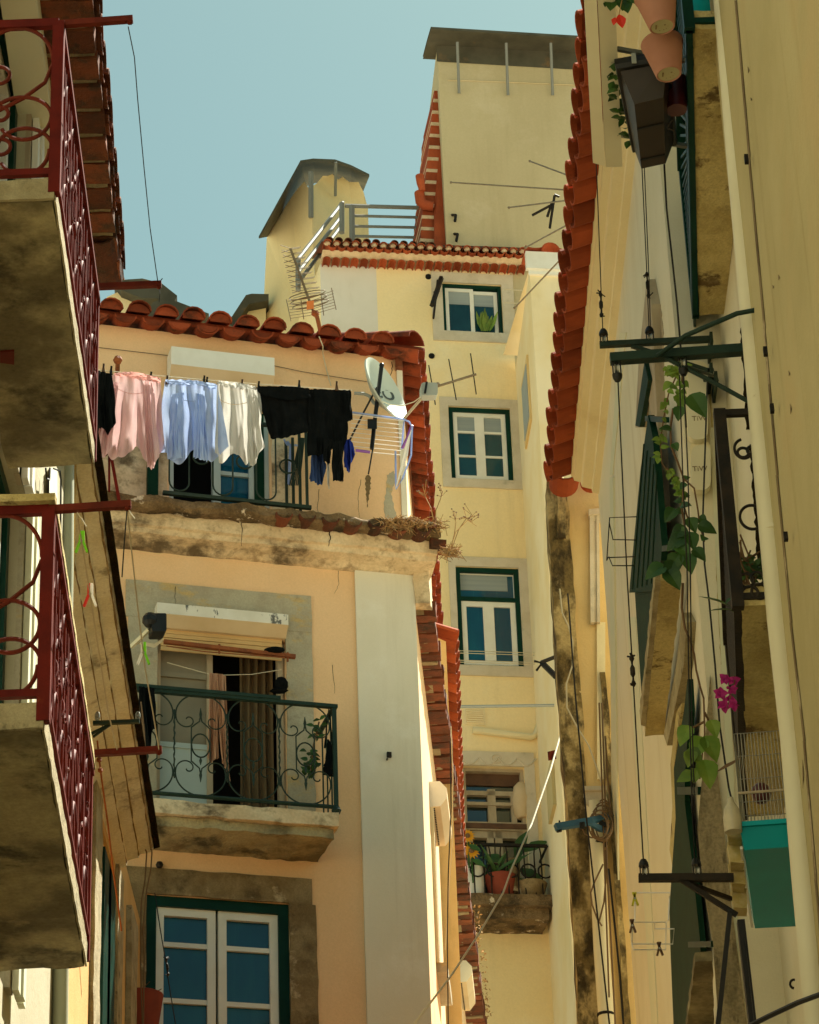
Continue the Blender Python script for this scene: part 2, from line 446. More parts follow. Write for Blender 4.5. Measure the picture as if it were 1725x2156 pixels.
M['cable_w'] = mat('pale_rope', (.55, .49, .34), .8)
M['pink'] = mat('pink_cotton', (.72, .50, .49), .9, (.67, .44, .44), 6.0, transl=.45, bump=.2, bs=30)
M['pink_d'] = mat('pink_collar_cotton', (.82, .42, .38), .9, transl=.35)
M['blue'] = mat('pale_blue_cotton', (.44, .55, .80), .9, (.38, .49, .75), 6.0, transl=.4, bump=.2, bs=30)
M['wshirt'] = mat('white_cotton', (.66, .64, .59), .9, (.60, .58, .53), 6.0, transl=.45, bump=.2, bs=30)
M['black'] = mat('black_cotton', (.005, .006, .006), .95, (.008, .009, .009), 9.0, spec=.03, bump=.3, bs=40)
M['navy'] = mat('navy_cotton', (.020, .045, .13), .9, (.03, .06, .17), 8.0, bump=.3, bs=40)
M['royal'] = mat('royal_blue_cotton', (.015, .035, .28), .9, bump=.3, bs=40)
M['purple'] = mat('purple_plastic', (.26, .09, .45), .4, spec=.5)
M['white_p'] = mat('white_wire', (.72, .70, .64), .4, spec=.5)
M['dish'] = mat('dish_paint', (.50, .55, .48), .5, (.45, .5, .44), 3.0, spec=.4)
M['ink'] = mat('grey_ink', (.06, .075, .07), .6)
M['grey_pl'] = mat('grey_plastic', (.34, .36, .31), .5, spec=.4)
M['black_pl'] = mat('black_plastic', (.012, .013, .013), .4, (.02, .02, .018), 4.0, spec=.2)
M['brown_pl'] = mat('dark_brown_plastic', (.030, .021, .014), .4, (.022, .016, .011), 3.0, spec=.25)
M['pot_p'] = mat('pink_clay_pot', (.42, .20, .135), .6, (.36, .165, .11), 3.0, spec=.2)
M['pot_r'] = mat('red_clay_pot', (.24, .045, .02), .8, (.18, .035, .016), 4.0)
M['pot_b'] = mat('pot_base', (.42, .37, .2), .6)
M['maroon'] = mat('maroon_plastic', (.07, .008, .010), .4, spec=.5)
M['teal'] = mat('teal_plastic', (.0, .33, .37), .4, (.0, .28, .31), 2.0, spec=.2)
M['steel'] = mat('dull_steel', (.34, .34, .30), .4, metal=.7, spec=.5)
M['alu'] = mat('antenna_aluminium', (.20, .165, .10), .6, (.15, .11, .06), 5.0, metal=.1, spec=.2)
M['orange_pl'] = mat('orange_plastic', (.70, .22, .05), .5)
M['blue_p'] = mat('blue_painted_steel', (.035, .13, .22), .5, (.025, .09, .16), 8.0, stain=S((.2, .12, .06), 12, .66, .75, .6), spec=.4)
M['leaf'] = mat('vine_leaf', (.13, .24, .028), .5, (.22, .32, .05), 9.0, transl=.35, island=.35, spec=.4)
M['leaf_d'] = mat('dark_leaf', (.028, .085, .016), .45, (.05, .12, .02), 9.0, transl=.25, island=.35, spec=.4)
M['stem'] = mat('brown_stem', (.15, .085, .04), .9)
M['dry'] = mat('dry_weed', (.42, .27, .11), .95, (.3, .15, .06), 20.0, island=.4)
M['orchid'] = mat('magenta_petal', (.44, .02, .20), .6, transl=.3, island=.25)
M['yellow_f'] = mat('sunflower_petal', (.75, .36, .02), .7, transl=.3)
M['peg_g'] = mat('green_peg', (.25, .62, .02), .4, transl=.3)
M['peg_r'] = mat('red_peg', (.70, .04, .02), .35, transl=.3)
M['peg_w'] = mat('clear_peg', (.80, .78, .70), .3, transl=.4)
M['peg_y'] = mat('yellow_peg', (.62, .58, .03), .4, transl=.3)
M['seed'] = mat('seed_yellow', (.42, .32, .10), .7, (.5, .40, .2), 30)
M['clear'] = mat('cloudy_clear_plastic', (.36, .34, .24), .25, (.6, .5, .3), 4.0, spec=.5)
M['ground'] = mat('cobbles', (.40, .355, .27), .9, (.32, .28, .21), 3.0, stain=S((.14, .12, .09), 5, .5, .7, .7), bump=.8, bs=9)
# checked tea towel
def _towel():
    m = mat('striped_towel', (.60, .40, .25), .95, bump=.3, bs=60)
    nt = m.node_tree; N = nt.nodes.new; L = nt.links.new
    bs_ = next(n for n in nt.nodes if n.type == 'BSDF_PRINCIPLED')
    tc = N('ShaderNodeTexCoord'); w = N('ShaderNodeTexWave'); w.wave_type = 'BANDS'; w.bands_direction = 'X'
    w.inputs['Scale'].default_value = 17; w.inputs['Distortion'].default_value = 1.0
    L(tc.outputs['Generated'], w.inputs['Vector'])
    r = N('ShaderNodeValToRGB'); r.color_ramp.interpolation = 'LINEAR'
    r.color_ramp.elements[0].color = (.30, .06, .025, 1); r.color_ramp.elements[1].color = (.66, .46, .28, 1)
    r.color_ramp.elements[0].position = .3; r.color_ramp.elements[1].position = .62
    L(w.outputs['Fac'], r.inputs['Fac']); L(r.outputs['Color'], bs_.inputs['Base Color'])
    return m
M['towel'] = _towel()
# ================================================================ ORANGE HOUSE (far end of the alley, left)
OF = Plane(aty(750, 1500, 26.0), 73.86)
_c = OF.hit(889, 1660)
ZB = OF.uz(883, 1286)[1]
_i0, _i1, _o0, _o1 = atz(881, 1288, ZB), atz(980, 2100, ZB), atz(913, 1268, ZB), atz(1019, 2125, ZB)
SF = Plane(_c, math.degrees(math.atan2(_i1.x - _i0.x, _i1.y - _i0.y)))          # its side wall, running away; N points right
uc = OF.uz(889, 1660)[0]                 # corner
_tc = OF.uz(852, 1000)[0]                # corner of the upper storey
UL = OF.uz(120, 1500)[0] - .6
def ou(x, y): return OF.uz(x, y)[0]
def oz(x, y): return OF.uz(x, y)[1]
Z_LEDGE = OF.uz(500, 1062, .42)[1]
Z_EAVE = oz(500, 716)
house = thing('townhouse', 'peach plastered townhouse with washing hung at its top storey', 'building', OF.p(uc - 2.6, 0))
# openings
r_top = OF.rect(357, 800, 567, 1056, slope=20)
r_mid = OF.rect(330, 1325, 604, 1700, slope=24)
r_low = OF.rect(306, 1882, 612, 2330, slope=22)
mb = MB()
wall(mb, OF, UL, uc, 0, Z_LEDGE - .2, [r_mid, r_low], depth=.22)
wall(mb, OF, UL, _tc, Z_LEDGE - .2, Z_EAVE, [r_top], depth=.22)
# side wall and closing walls
SU = 13.0
mb.quad(SF.p(0, 0), SF.p(SU, 0), SF.p(SU, ZB + .2), SF.p(0, Z_LEDGE - .1))
st = OF.p(_tc, 0); SFT = Plane(st, 1.3)
mb.quad(SFT.p(0, Z_LEDGE - .2), SFT.p(9, Z_LEDGE - .2), SFT.p(9, Z_EAVE), SFT.p(0, Z_EAVE))
mb.quad(OF.p(UL, 0), OF.p(UL, Z_EAVE), OF.p(UL, Z_EAVE, -9), OF.p(UL, 0, -9))
mb.build('wall', M['peach'], house)
mb = MB(); mb.quad(OF.p(_tc, Z_LEDGE - .35), OF.p(uc + .02, Z_LEDGE - .35), OF.p(uc + .8, Z_LEDGE - .35, -9), OF.p(_tc, Z_LEDGE - .35, -9)); mb.build('terrace_slab', M['cornice'], house)
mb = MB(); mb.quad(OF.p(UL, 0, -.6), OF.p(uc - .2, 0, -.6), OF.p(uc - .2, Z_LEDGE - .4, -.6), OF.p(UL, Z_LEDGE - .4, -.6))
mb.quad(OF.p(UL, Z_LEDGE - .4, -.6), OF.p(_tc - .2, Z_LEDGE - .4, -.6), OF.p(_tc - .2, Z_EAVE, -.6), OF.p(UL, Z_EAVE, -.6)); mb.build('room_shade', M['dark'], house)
# white corner band
pu = ou(757, 1600)
mb = MB(); zt = Z_LEDGE - .36; mb.box(OF, pu, uc - .004, 0, zt, 0.001, .028); mb.build('corner_band', M['pil_white'], house)
mb = MB(); mb.box(OF, _tc - .045, _tc + .012, Z_LEDGE - .1, Z_EAVE - .05, .001, .02); mb.build('corner_trim', M['pil_white'], house)
# cornice and ledge: profile swept along the facade
def sweep(mb, prof, u0, u1, n=60, amp=.012):
    def fn(a, b):
        k = b * (len(prof) - 1); i = min(int(k), len(prof) - 2); t = k - i
        o = prof[i][0] * (1 - t) + prof[i + 1][0] * t; z = prof[i][1] * (1 - t) + prof[i + 1][1] * t
        p = OF.p(u0 + (u1 - u0) * a, z, o)
        return p + noise.noise_vector(p * 5) * amp + noise.noise_vector(p * 17) * amp * .5
    mb.grid(fn, n, (len(prof) - 1) * 4)
UR = OF.uz(942, 1112, .45)[0]
zl = Z_LEDGE
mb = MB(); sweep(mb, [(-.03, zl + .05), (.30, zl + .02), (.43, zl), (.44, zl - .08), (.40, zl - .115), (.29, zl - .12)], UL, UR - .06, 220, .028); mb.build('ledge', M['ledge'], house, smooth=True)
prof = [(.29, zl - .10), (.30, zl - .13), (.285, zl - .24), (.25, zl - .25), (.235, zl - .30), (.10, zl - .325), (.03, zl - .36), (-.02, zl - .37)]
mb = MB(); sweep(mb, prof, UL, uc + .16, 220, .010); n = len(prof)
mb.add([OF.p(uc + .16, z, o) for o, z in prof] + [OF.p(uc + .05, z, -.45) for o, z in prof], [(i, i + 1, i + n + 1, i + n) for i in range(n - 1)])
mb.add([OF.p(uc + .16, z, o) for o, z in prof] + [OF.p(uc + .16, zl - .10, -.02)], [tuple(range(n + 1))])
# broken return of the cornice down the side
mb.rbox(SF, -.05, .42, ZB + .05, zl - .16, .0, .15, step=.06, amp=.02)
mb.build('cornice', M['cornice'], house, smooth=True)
# tiles peeping out of the ledge
mb = MB()
u = ou(575, 1100)
while u < UR - .1:
    tile(mb, OF.p(u, zl - .075 + jit(.012), .48 + jit(.02)), -OF.N, OF.U, Vector((0, 0, 1)), .4, .085, -1, rise=.75)
    u += .225
for k in range(9):
    uu = UR - .14 + jit(.02)
    tile(mb, OF.p(uu + .05, zl - .06 - .01 * k, .38 - .2 * k), -SF.N, SF.U, Vector((0, 0, 1)), .42, .1, 1, rise=.7)
    mb.rbox(OF, uc + .10 + jit(.02), UR - .02 + jit(.03), zl - .21 + jit(.02), zl - .11, .34 - .2 * k, .34 - .2 * k - .15, step=.07, amp=.012)
mb.build('ledge_tiles', M['tile_o'], house)
mb = MB(); mb.rbox(OF, ou(880, 1110) - .3, UR - .05, zl - .02, zl + .045, .02, .40, step=.06, amp=.02); mb.build('ledge_cap', M['stone_lt'], house, smooth=True)
# brick eave running down the side wall
mb = MB(); mo = MB(); u = .12
while u < SU:
    w = RN.uniform(.13, .2)
    h = jit(.015)
    _e = _o0.lerp(_o1, (SF.p(u, 0).y - _o0.y) / (_o1.y - _o0.y)); o = (_e - SF.o).dot(SF.N) + jit(.012)
    mb.rbox(SF, u, u + w, ZB + h, ZB + .16 + h, -.02, o, step=.06, amp=.01, fr=9)
    if RN.random() < .22: mo.rbox(SF, u + w - .01, u + w + .055, ZB + h - .012, ZB + .12, -.02, o - .03, step=.05, amp=.012, fr=11)
    u += w + .03
mo.box(SF, .12, SU, ZB + .01, ZB + .15, -.01, .08)
mb.build('brick_eave', M['tile_o'], house, smooth=True); mo.build('eave_mortar', M['mortar_d'], house)
# upper storey roof: front eave
def clay_row(mb, pl, u0, u1, z0, z1, out, pitch, r, L=.42, slope=.32, low=True, two=True, jt=.01, plug=False):
    n = max(1, round((u1 - u0) / pitch))
    for i in range(n + 1):
        t = i / n; u = u0 + (u1 - u0) * t; z = z0 + (z1 - z0) * t
        ax = (-pl.N + Vector((0, 0, slope))).normalized(); up = pl.U.cross(ax).normalized()
        if up.z < 0: up = -up
        if low and plug: mb.prism([pl.p(u + r * .86 * math.cos(math.pi * q_ / 8), z - .02 - r * .62 * math.sin(math.pi * q_ / 8), out - .05) for q_ in range(9)], pl.N * .012)
        if low: tile(mb, pl.p(u + jit(jt), z + jit(jt) - .02, out - .02 + jit(.015)), ax, pl.U, up, L, r * .95, -1, rise=.72)
        if i < n:
            for k in range(3 if two else 1):
                if plug and k == 0: mb.prism([pl.p(u + pitch / 2 + r * .93 * math.cos(math.pi * q_ / 8), z + .03 + r * .8 * math.sin(math.pi * q_ / 8), out - .03) for q_ in range(9)], pl.N * .012)
                tile(mb, pl.p(u + pitch / 2 + jit(jt), z + .035 + jit(jt) + k * L * .82 * slope * .95, out + jit(.012) - k * L * .82), ax, pl.U, up, L, r, 1, rise=.85)
ze0 = oz(200, 668) ; ze1 = oz(815, 752)
mb = MB(); clay_row(mb, OF, ou(140, 650), ou(822, 752), ze0 - .05, ze1, .24, .262, .118, plug=True); mb.build('eave_tiles', M['tile'], house)
mb = MB(); mb.hexa([OF.p(UL, ze0 - .02, .1), OF.p(_tc + .1, ze1 + .01, .1), OF.p(_tc + .1, ze1 + .06, .1), OF.p(UL, ze0 + .04, .1)],
                   [OF.p(UL, ze0 + .9, -3), OF.p(_tc + .1, ze1 + .9, -3), OF.p(_tc + .1, ze1 + .98, -3), OF.p(UL, ze0 + .98, -3)]); mb.build('roof', M['tile'], house)
# hip ridge at the corner
mb = MB()
for k in range(5):
    d = (OF.N * -.75 - OF.U * .55 + Vector((0, 0, .38))).normalized()
    tile(mb, OF.p(_tc + .12, ze1 + .10, .20) + d * (.36 * k), d, d.cross(Vector((0, 0, 1))).normalized(), Vector((0, 0, 1)), .45, .13, 1, rise=.9)
mb.rough([OF.p(_tc - .45, ze1 + .1, .05), OF.p(_tc - .1, ze1 + .05, .05), OF.p(_tc - .1, ze1 + .2, .05), OF.p(_tc - .45, ze1 + .2, .05)],
         [OF.p(_tc - .45, ze1 + .1, -.4), OF.p(_tc - .1, ze1 + .1, -.4), OF.p(_tc - .1, ze1 + .3, -.4), OF.p(_tc - .45, ze1 + .3, -.4)], step=.07, amp=.03)
mb.build('hip_ridge', [M['tile']], house, smooth=True)
# side verge of the upper storey
mb = MB(); k = 0; u = -.12; zs = ze1 - .03
while u < 6.0:
    ax = (-SFT.N + Vector((0, 0, .25))).normalized(); up = Vector((.2, 0, 1)).normalized()
    tile(mb, SFT.p(u, zs - .02 + jit(.01), .20 + jit(.012)), ax, SFT.U, up, .36, .115, -1, rise=.6)
    tile(mb, SFT.p(u + .125, zs + .05 + jit(.01), .235 + jit(.012)), ax, SFT.U, up, .36, .115, 1, rise=.7)
    u += .25
mb.build('verge_tiles', M['tile'], house)
mb = MB(); mb.box(SFT, -.1, 6, zs - .12, zs - .03, -.05, .02); mb.build('verge_board', M['tile_o'], house)
# ---- shutter boxes
def shutter_box(pl, x0, y0, x1, y1, sl, h, d, m1, m2, parent, name='shutter_box'):
    a = pl.uz(x0, y0, d); b = pl.uz(x1, y0 + sl, d); u0, u1 = a[0], b[0]; z = (a[1] + b[1]) / 2
    mb = MB()
    pr = [(0.01, z), (d, z), (d, z - h * .55), (d * .35, z - h), (0.01, z - h)]
    n = len(pr); vs = [pl.p(u0, zz, o) for o, zz in pr] + [pl.p(u1, zz, o) for o, zz in pr]
    mb.mi = 0; mb.add(vs, [(0, 1, n + 1, n), (1, 2, n + 2, n + 1), tuple(range(n)), tuple(range(2 * n - 1, n - 1, -1))])
    mb.mi = 1; mb.add(vs, [(2, 3, n + 3, n + 2), (3, 4, n + 4, n + 3)])
    return mb.build(name, [m1, m2], parent), (u0, u1, z - h)
sb1, q1 = shutter_box(OF, 361, 726, 578, 758, 30, .37, .22, M['white'], M['beige'], house)
sb2, q2 = shutter_box(OF, 331, 1268, 607, 1296, 26, .20, .16, M['white_w'], M['beige'], house)
mb = MB()
for i in range(2): mb.box(OF, q1[0] + .06, q1[1] - .06, q1[2] - .10 - i * .06, q1[2] - .05 - i * .06, .02, .05)
mb.build('shutter_slats', M['slat'], house)
mb = MB()
for i in range(7): mb.box(OF, r_mid[0] + .03, r_mid[1] - .04, r_mid[3] + .045 - i * .044, r_mid[3] + .083 - i * .044, .003, .018 + .004 * (i % 2))
mb.build('shutter_slats', M['slat'], house)
# ---- stone surrounds
mb = MB()
a = OF.rect(263, 1222, 655, 1262, slope=36); top = a[3]
mb.rbox(OF, ou(265, 1240), ou(655, 1290), r_mid[3] + .10, top, .0, .022, step=.1, amp=.006)
mb.rbox(OF, ou(268, 1400), r_mid[0], r_mid[2] - .05, r_mid[3] + .10, .0, .018, step=.1, amp=.006)
mb.rbox(OF, r_mid[1], ou(658, 1400), r_mid[2] - .05, r_mid[3] + .10, .0, .020, step=.1, amp=.012)
mb.build('stone_surround', M['stone'], house, smooth=True)
mb = MB(); tz = OF.rect(275, 1822, 655, 1880, slope=34)
mb.rbox(OF, ou(262, 1850), ou(657, 1880), r_low[3], tz[3], 0, .022, step=.1, amp=.008)
mb.rbox(OF, ou(255, 2000), r_low[0], 5, r_low[3], 0, .02, step=.12, amp=.01)
mb.rbox(OF, r_low[1], ou(668, 2050), 5, r_low[3], 0, .02, step=.12, amp=.012)
mb.build('stone_surround', M['stone_dk'], house, smooth=True)
mb = MB()
mb.rbox(OF, ou(205, 900), r_top[0] - .02, Z_LEDGE, r_top[3] - .35, 0, .018, step=.1, amp=.008); mb.rbox(OF, r_top[1] + .02, ou(612, 980), Z_LEDGE, r_top[3] - .5, 0, .01, step=.1, amp=.01)
each(mb, 'stone_surround', M['cornice'], house, smooth=True)
# ---- lower window
wl = house
mb = MB(); frame(mb, OF, r_low[0], r_low[1], r_low[2], r_low[3], .095, -.13, -.02, 0); wf = mb.build('window_frame', M['green'], wl)
i0, i1, i2, i3 = r_low[0] + .095, r_low[1] - .095, r_low[2], r_low[3] - .095
um = (i0 + i1) / 2
z_b1 = OF.rect(330, 1980, 440, 2000, slope=10)[3] ; z_b2 = OF.rect(330, 2098, 440, 2110, slope=10)[3]
for s0, s1 in ((i0, um - .012), (um + .012, i1)):
    mb = MB(); frame(mb, OF, s0, s1, i2, i3, .075, -.12, -.05, 0)
    for zb in (z_b1, z_b2, z_b2 - .55): mb.box(OF, s0 + .075, s1 - .075, zb - .022, zb + .022, -.11, -.06)
    fr = mb.build('window_sash', M['white'], wl)
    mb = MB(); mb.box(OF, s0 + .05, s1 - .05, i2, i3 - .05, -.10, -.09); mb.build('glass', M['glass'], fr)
# ---- middle balcony door
mb = MB(); a0, a1, a2, a3 = r_mid
x = lambda px: ou(px, 1500)
frame(mb, OF, a0, a1, a2, a3, .045, -.16, -.06, 0); mb.box(OF, x(440), x(452), a2, a3, -.15, -.08)
mb.build('door_frame', M['wood_w'], house)
zmid = OF.rect(340, 1560, 430, 1580)[3]; zt2 = OF.rect(340, 1418, 440, 1430)[3]
mb = MB(); mb.box(OF, a0 + .045, x(440), zmid, a3, -.14, -.12); mb.box(OF, a0 + .045, x(440), zt2, zt2 + .05, -.12, -.09)
mb.build('door_panel', M['door_grey'], house)
mb = MB(); mb.box(OF, a0 + .045, x(445), a2, zmid, -.14, -.10); mb.box(OF, a0 + .045, x(445), zmid - .03, zmid + .02, -.10, -.085); mb.build('door_panel', M['door_lt'], house)
mb = MB()
mb.grid(lambda p, q: OF.p(x(519) + (x(589) - x(519)) * p, a2 + (a3 - a2) * q, -.30 + .035 * math.sin(p * 26 + math.sin(q * 3))), 60, 8); mb.build('curtain', M['curtain'], house, smooth=True)
mb = MB(); mb.box(OF, x(588), a1 - .02, a2, a3, -.12, -.04); mb.build('door_jamb', M['wood_w'], house)
# balcony
zb = OF.rect(340, 1690, 700, 1700, .62, slope=14)[3]
ub0, ub1 = OF.uz(250, 1690, .6)[0], OF.uz(713, 1712, .62)[0]
slab = None
mb = MB(); mb.rbox(OF, ub0, ub1, zb - .13, zb, 0, .62, step=.07, amp=.014); slab = mb.build('balcony_slab', M['cornice'], house, smooth=True)
mb = MB(); mb.rbox(OF, ub0 + .05, ub1 - .04, zb - .22, zb - .132, 0, .56, step=.06, amp=.022); mb.build('slab_underside', M['slab'], slab, smooth=True)
# railing : scroll panels
RO = .58; RP = 'balcony_railing'
zr0 = OF.rect(340, 1671, 700, 1680, RO, slope=28)[3]; zr1 = OF.rect(340, 1459, 700, 1462, RO, slope=28)[3]
ur1 = OF.uz(706, 1600, RO)[0]; ur0 = OF.uz(255, 1560, RO)[0]
mb = MB(); mb.tube([OF.p(ur0, zr0, RO), OF.p(ur1 + .02, zr0, RO)], .019, 6); mb.box(OF, ur0, ur1 + .03, zr1 - .012, zr1 + .02, RO - .025, RO + .025)
mb.box(OF, ur0, OF.uz(590, 1500, RO)[0], zr1 + .018, zr1 + .05, RO - .035, RO + .035)
for uu in (ur1,): mb.box(OF, uu - .018, uu + .018, zb, zr1, RO - .018, RO + .018); mb.ball(OF.p(uu, zb + .04, RO), .045)
mb.tube([OF.p(ur1, zr0, RO), OF.p(ur1, zr0, .02)], .016, 6); mb.box(OF, ur1 - .02, ur1 + .02, zr1 - .01, zr1 + .015, .0, RO)
for k in range(3): mb.tube([OF.p(ur1, zr0, .12 + .16 * k), OF.p(ur1, zr1, .12 + .16 * k)], .008, 5)
rl = mb.build(RP, M['iron_g'], house, smooth=False)
H = zr1 - zr0; P = (OF.uz(654, 1580, RO)[0] - OF.uz(332, 1560, RO)[0]) / 3.0 * .985
P = (OF.uz(596, 1560, RO)[0] - OF.uz(594 - 108, 1560, RO)[0])
mb = MB(); uu = ur1 - .035
k = 0
while uu > ur0:
    c = uu - P / 2
    R_ = P / 2 * .98
    # upper and lower C-scrolls
    for sgn, zc in ((1, zr0 + R_ * .92), (-1, zr1 - R_ * .86)):
        pts = [OF.p(c + R_ * math.sin(t) * .97, zc - sgn * R_ * .9 * math.cos(t), RO) for t in [D2R(-104 + 208 * i / 26) for i in range(27)]]
        mb.tube(pts, .0075, 5)
        for sd in (-1, 1):     # curls
            e = D2R(104) ; ce = (c + sd * R_ * math.sin(e) * .97, zc - sgn * R_ * .9 * math.cos(e))
            hd = math.atan2(sgn * .9 * math.sin(e), sd * math.cos(e) * .97) ; pu, pz = ce; pts = []; turn = sd * sgn
            for i in range(26):
                pts.append(OF.p(pu, pz, RO)); k_ = 1 / (R_ * .40 * (1 - i / 25) + .019)
                hd += turn * k_ * .0125; pu += .0125 * math.cos(hd); pz += .0125 * math.sin(hd)
            mb.tube(pts, .0065, 5)
        w = .085
        zq = zc + sgn * R_ * .52
        for sd in (-1, 1): mb.tube([OF.p(c + sd * w, zq, RO), OF.p(c + sd * w * .55, zq - sgn * .035, RO), OF.p(c + sd * .012, zq - sgn * .065, RO), OF.p(c, zq - sgn * .13, RO)], .007, 5)
        mb.tube([OF.p(c, zq - sgn * .09, RO), OF.p(c, zq - sgn * .135, RO), OF.p(c, zq - sgn * .20, RO)], [.006, .015, .003], 5)
    z1_, z2_ = zr0 + R_ * .92 + R_ * .5, zr1 - R_ * .86 - R_ * .5
    for sd in (-1, 1): mb.tube([OF.p(c + sd * .085, z1_, RO), OF.p(c + sd * .085, z2_, RO)], .0065, 5)
    mb.tube(arcpts(OF, c, (zr0 + zr1) / 2, .082, 0, 360, 20, RO, .115)[:-1], .0075, 5, closed=True)
    mb.tube([OF.p(c, (zr0 + zr1) / 2 - .115, RO), OF.p(c, (zr0 + zr1) / 2 - .15, RO), OF.p(c, (zr0 + zr1) / 2 - .19, RO)], [.004, .014, .003], 5)
    # twisted bar between panels
    if k: 
        n = 26; pts = [OF.p(uu + .004 * math.cos(i * 1.9), zr0 + H * (.16 + .68 * i / n), RO + .004 * math.sin(i * 1.9)) for i in range(n + 1)]
        mb.tube(pts, [.010 if i % 2 else .0065 for i in range(n + 1)], 5)
    uu -= P; k += 1
mb.build('scroll_panels', M['iron_gr'], rl, smooth=True)
# red bar under the shutter
mb = MB(); mb.obox(OF.hit(345, 1351, .18), OF.hit(622, 1383, .18), (0, 0, 1), .035, .04); mb.tube([OF.hit(350, 1360, .19), OF.hit(430, 1372, .2), OF.hit(600, 1385, .2)], .006, 5)
for xx, yy in ((462, 1358), (606, 1375)): mb.tube([OF.hit(xx, yy, .18), OF.hit(xx, yy + 18, .18)], .01, 5); mb.tube([OF.hit(xx, yy, .18), OF.hit(xx, yy, .0)], .012, 5)
mb.build('clothes_rail', M['rust'], house)
# ---- top balcony door
mb = MB(); x = lambda px: ou(px, 950)
for p0, p1 in ((353, 367), (449, 466), (526, 536), (557, 568)): mb.box(OF, x(p0), x(p1), r_top[2], r_top[3], -.1, -.03)
mb.box(OF, x(466), x(526), oz(500, 993) - .02, oz(500, 993) + .02, -.09, -.05)
mb.build('door_frame', M['door_lt'], house)
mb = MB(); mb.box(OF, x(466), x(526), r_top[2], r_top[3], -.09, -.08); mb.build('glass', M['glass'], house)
mb = MB(); mb.box(OF, x(536), x(557), r_top[2], r_top[3], -.12, -.02); mb.box(OF, ou(308, 950), ou(330, 950), zl, r_top[3] - .25, .03, .10); each(mb, 'shutter', M['green_l'], house)
# top railing
TO = .36
zt0 = OF.uz(345, 1038, TO)[1]; zt1 = OF.uz(345, 872, TO)[1]
ut0, ut1 = OF.uz(343, 1038, TO)[0], OF.uz(649, 1072, TO)[0]
mb = MB(); mb.box(OF, ut0, ut1 + .03, zt0 - .015, zt0 + .02, TO - .02, TO + .02); mb.box(OF, ut0 - .2, ut1 + .02, zt1 - .01, zt1 + .02, TO - .02, TO + .02)
u = ut0 + .06
i = 0
while u < ut1 - .12:
    w = .19
    if i % 2 == 0:
        pts = [OF.p(u, zt1, TO), OF.p(u, zt0 + .16, TO)] + [OF.p(u + w / 2 - w / 2 * math.cos(t * math.pi / 8), zt0 + .14 - .10 * math.sin(t * math.pi / 8), TO) for t in range(9)] + [OF.p(u + w, zt0 + .16, TO), OF.p(u + w, zt1, TO)]
        mb.tube(pts, .009, 5)
    else:
        mb.tube(arcpts(OF, u + w / 2, (zt0 + zt1) / 2, .075, 0, 360, 16, TO)[:-1], .010, 5, closed=True)
    u += w + .02; i += 1
for k in range(4): mb.box(OF, ut1 - .02 - .045 * k, ut1 + .005 - .045 * k, zt0, zt1, TO - .012 - .09 * k, TO + .012 - .09 * k)
mb.build('balcony_railing', M['iron_gr'], house)
# ---- hanging parts on the side wall: two shutter boxes, sills
for (x0, y0, x1, y1, ln) in ((903, 1626, 946, 1685, 1.0), (962, 2003, 998, 2062, 1.0)):
    a = SF.uz(x0, y0 + 20); b = SF.uz(x0, y1); u0 = a[0]; z1 = a[1]; z0 = z1 - .27; d = .175
    pr = [(.0, z0), (d * .6, z0), (d, z0 + .09), (d, z1 - .08), (d * .62, z1), (.0, z1)]
    n = len(pr); vs = [SF.p(u0, z, o) for o, z in pr] + [SF.p(u0 + ln, z, o) for o, z in pr]
    mb = MB(); mb.add(vs, [tuple(range(n))]); mb.mi = 1; mb.add(vs, [(i, (i + 1) % n, (i + 1) % n + n, i + n) for i in range(n)] + [tuple(range(2 * n - 1, n - 1, -1))])
    bx = mb.build('shutter_box', [M['white'], M['beige']], house)
    mb = MB()
    for i in range(22): mb.box(SF, u0 + .04 + i * .043, u0 + .063 + i * .043, z0 - .004, z0 + .002, .035, .05)
    mb.build('vent_holes', M['dark'], bx)
    mb = MB(); mb.box(SF, u0 + .05, u0 + ln - .1, z0 - 1.5, z0 - .01, .0, .012); mb.build('side_window', M['wood_b'], house)
    mb = MB(); mb.rbox(SF, u0 + .02, u0 + ln - .05, z0 - 1.72, z0 - 1.62, -.02, .11, step=.1, amp=.004); mb.build('window_sill', M['stone'], house)
    mb = MB(); mb.box(SF, u0 + .0, u0 + .07, z0 - 1.62, z0, 0, .035); mb.build('window_jamb', M['cream'], house)
# roof of the side part, above the brick eave
mb = MB(); mb.quad(SF.p(.1, ZB + .17, .15), SF.p(SU, ZB + .17, .15), SF.p(SU, ZB + .8, -2.4), SF.p(.1, ZB + .8, -2.4)); mb.build('roof', M['tile_o'], house)
# wall fixings
mb = MB(); mb.tube([OF.hit(816, 1596, 0), OF.hit(815, 1600, .07)], .008, 5); mb.box(OF, ou(814, 1594) - .012, ou(814, 1594) + .03, oz(814, 1594) - .03, oz(814, 1594) + .02, .05, .075)
mb.ball(OF.hit(336, 1821, .05), .035); mb.tube([OF.hit(336, 1821, .05), OF.hit(334, 1826, 0)], .012, 5)
each(mb, 'wall_hook', M['iron_k'], house)
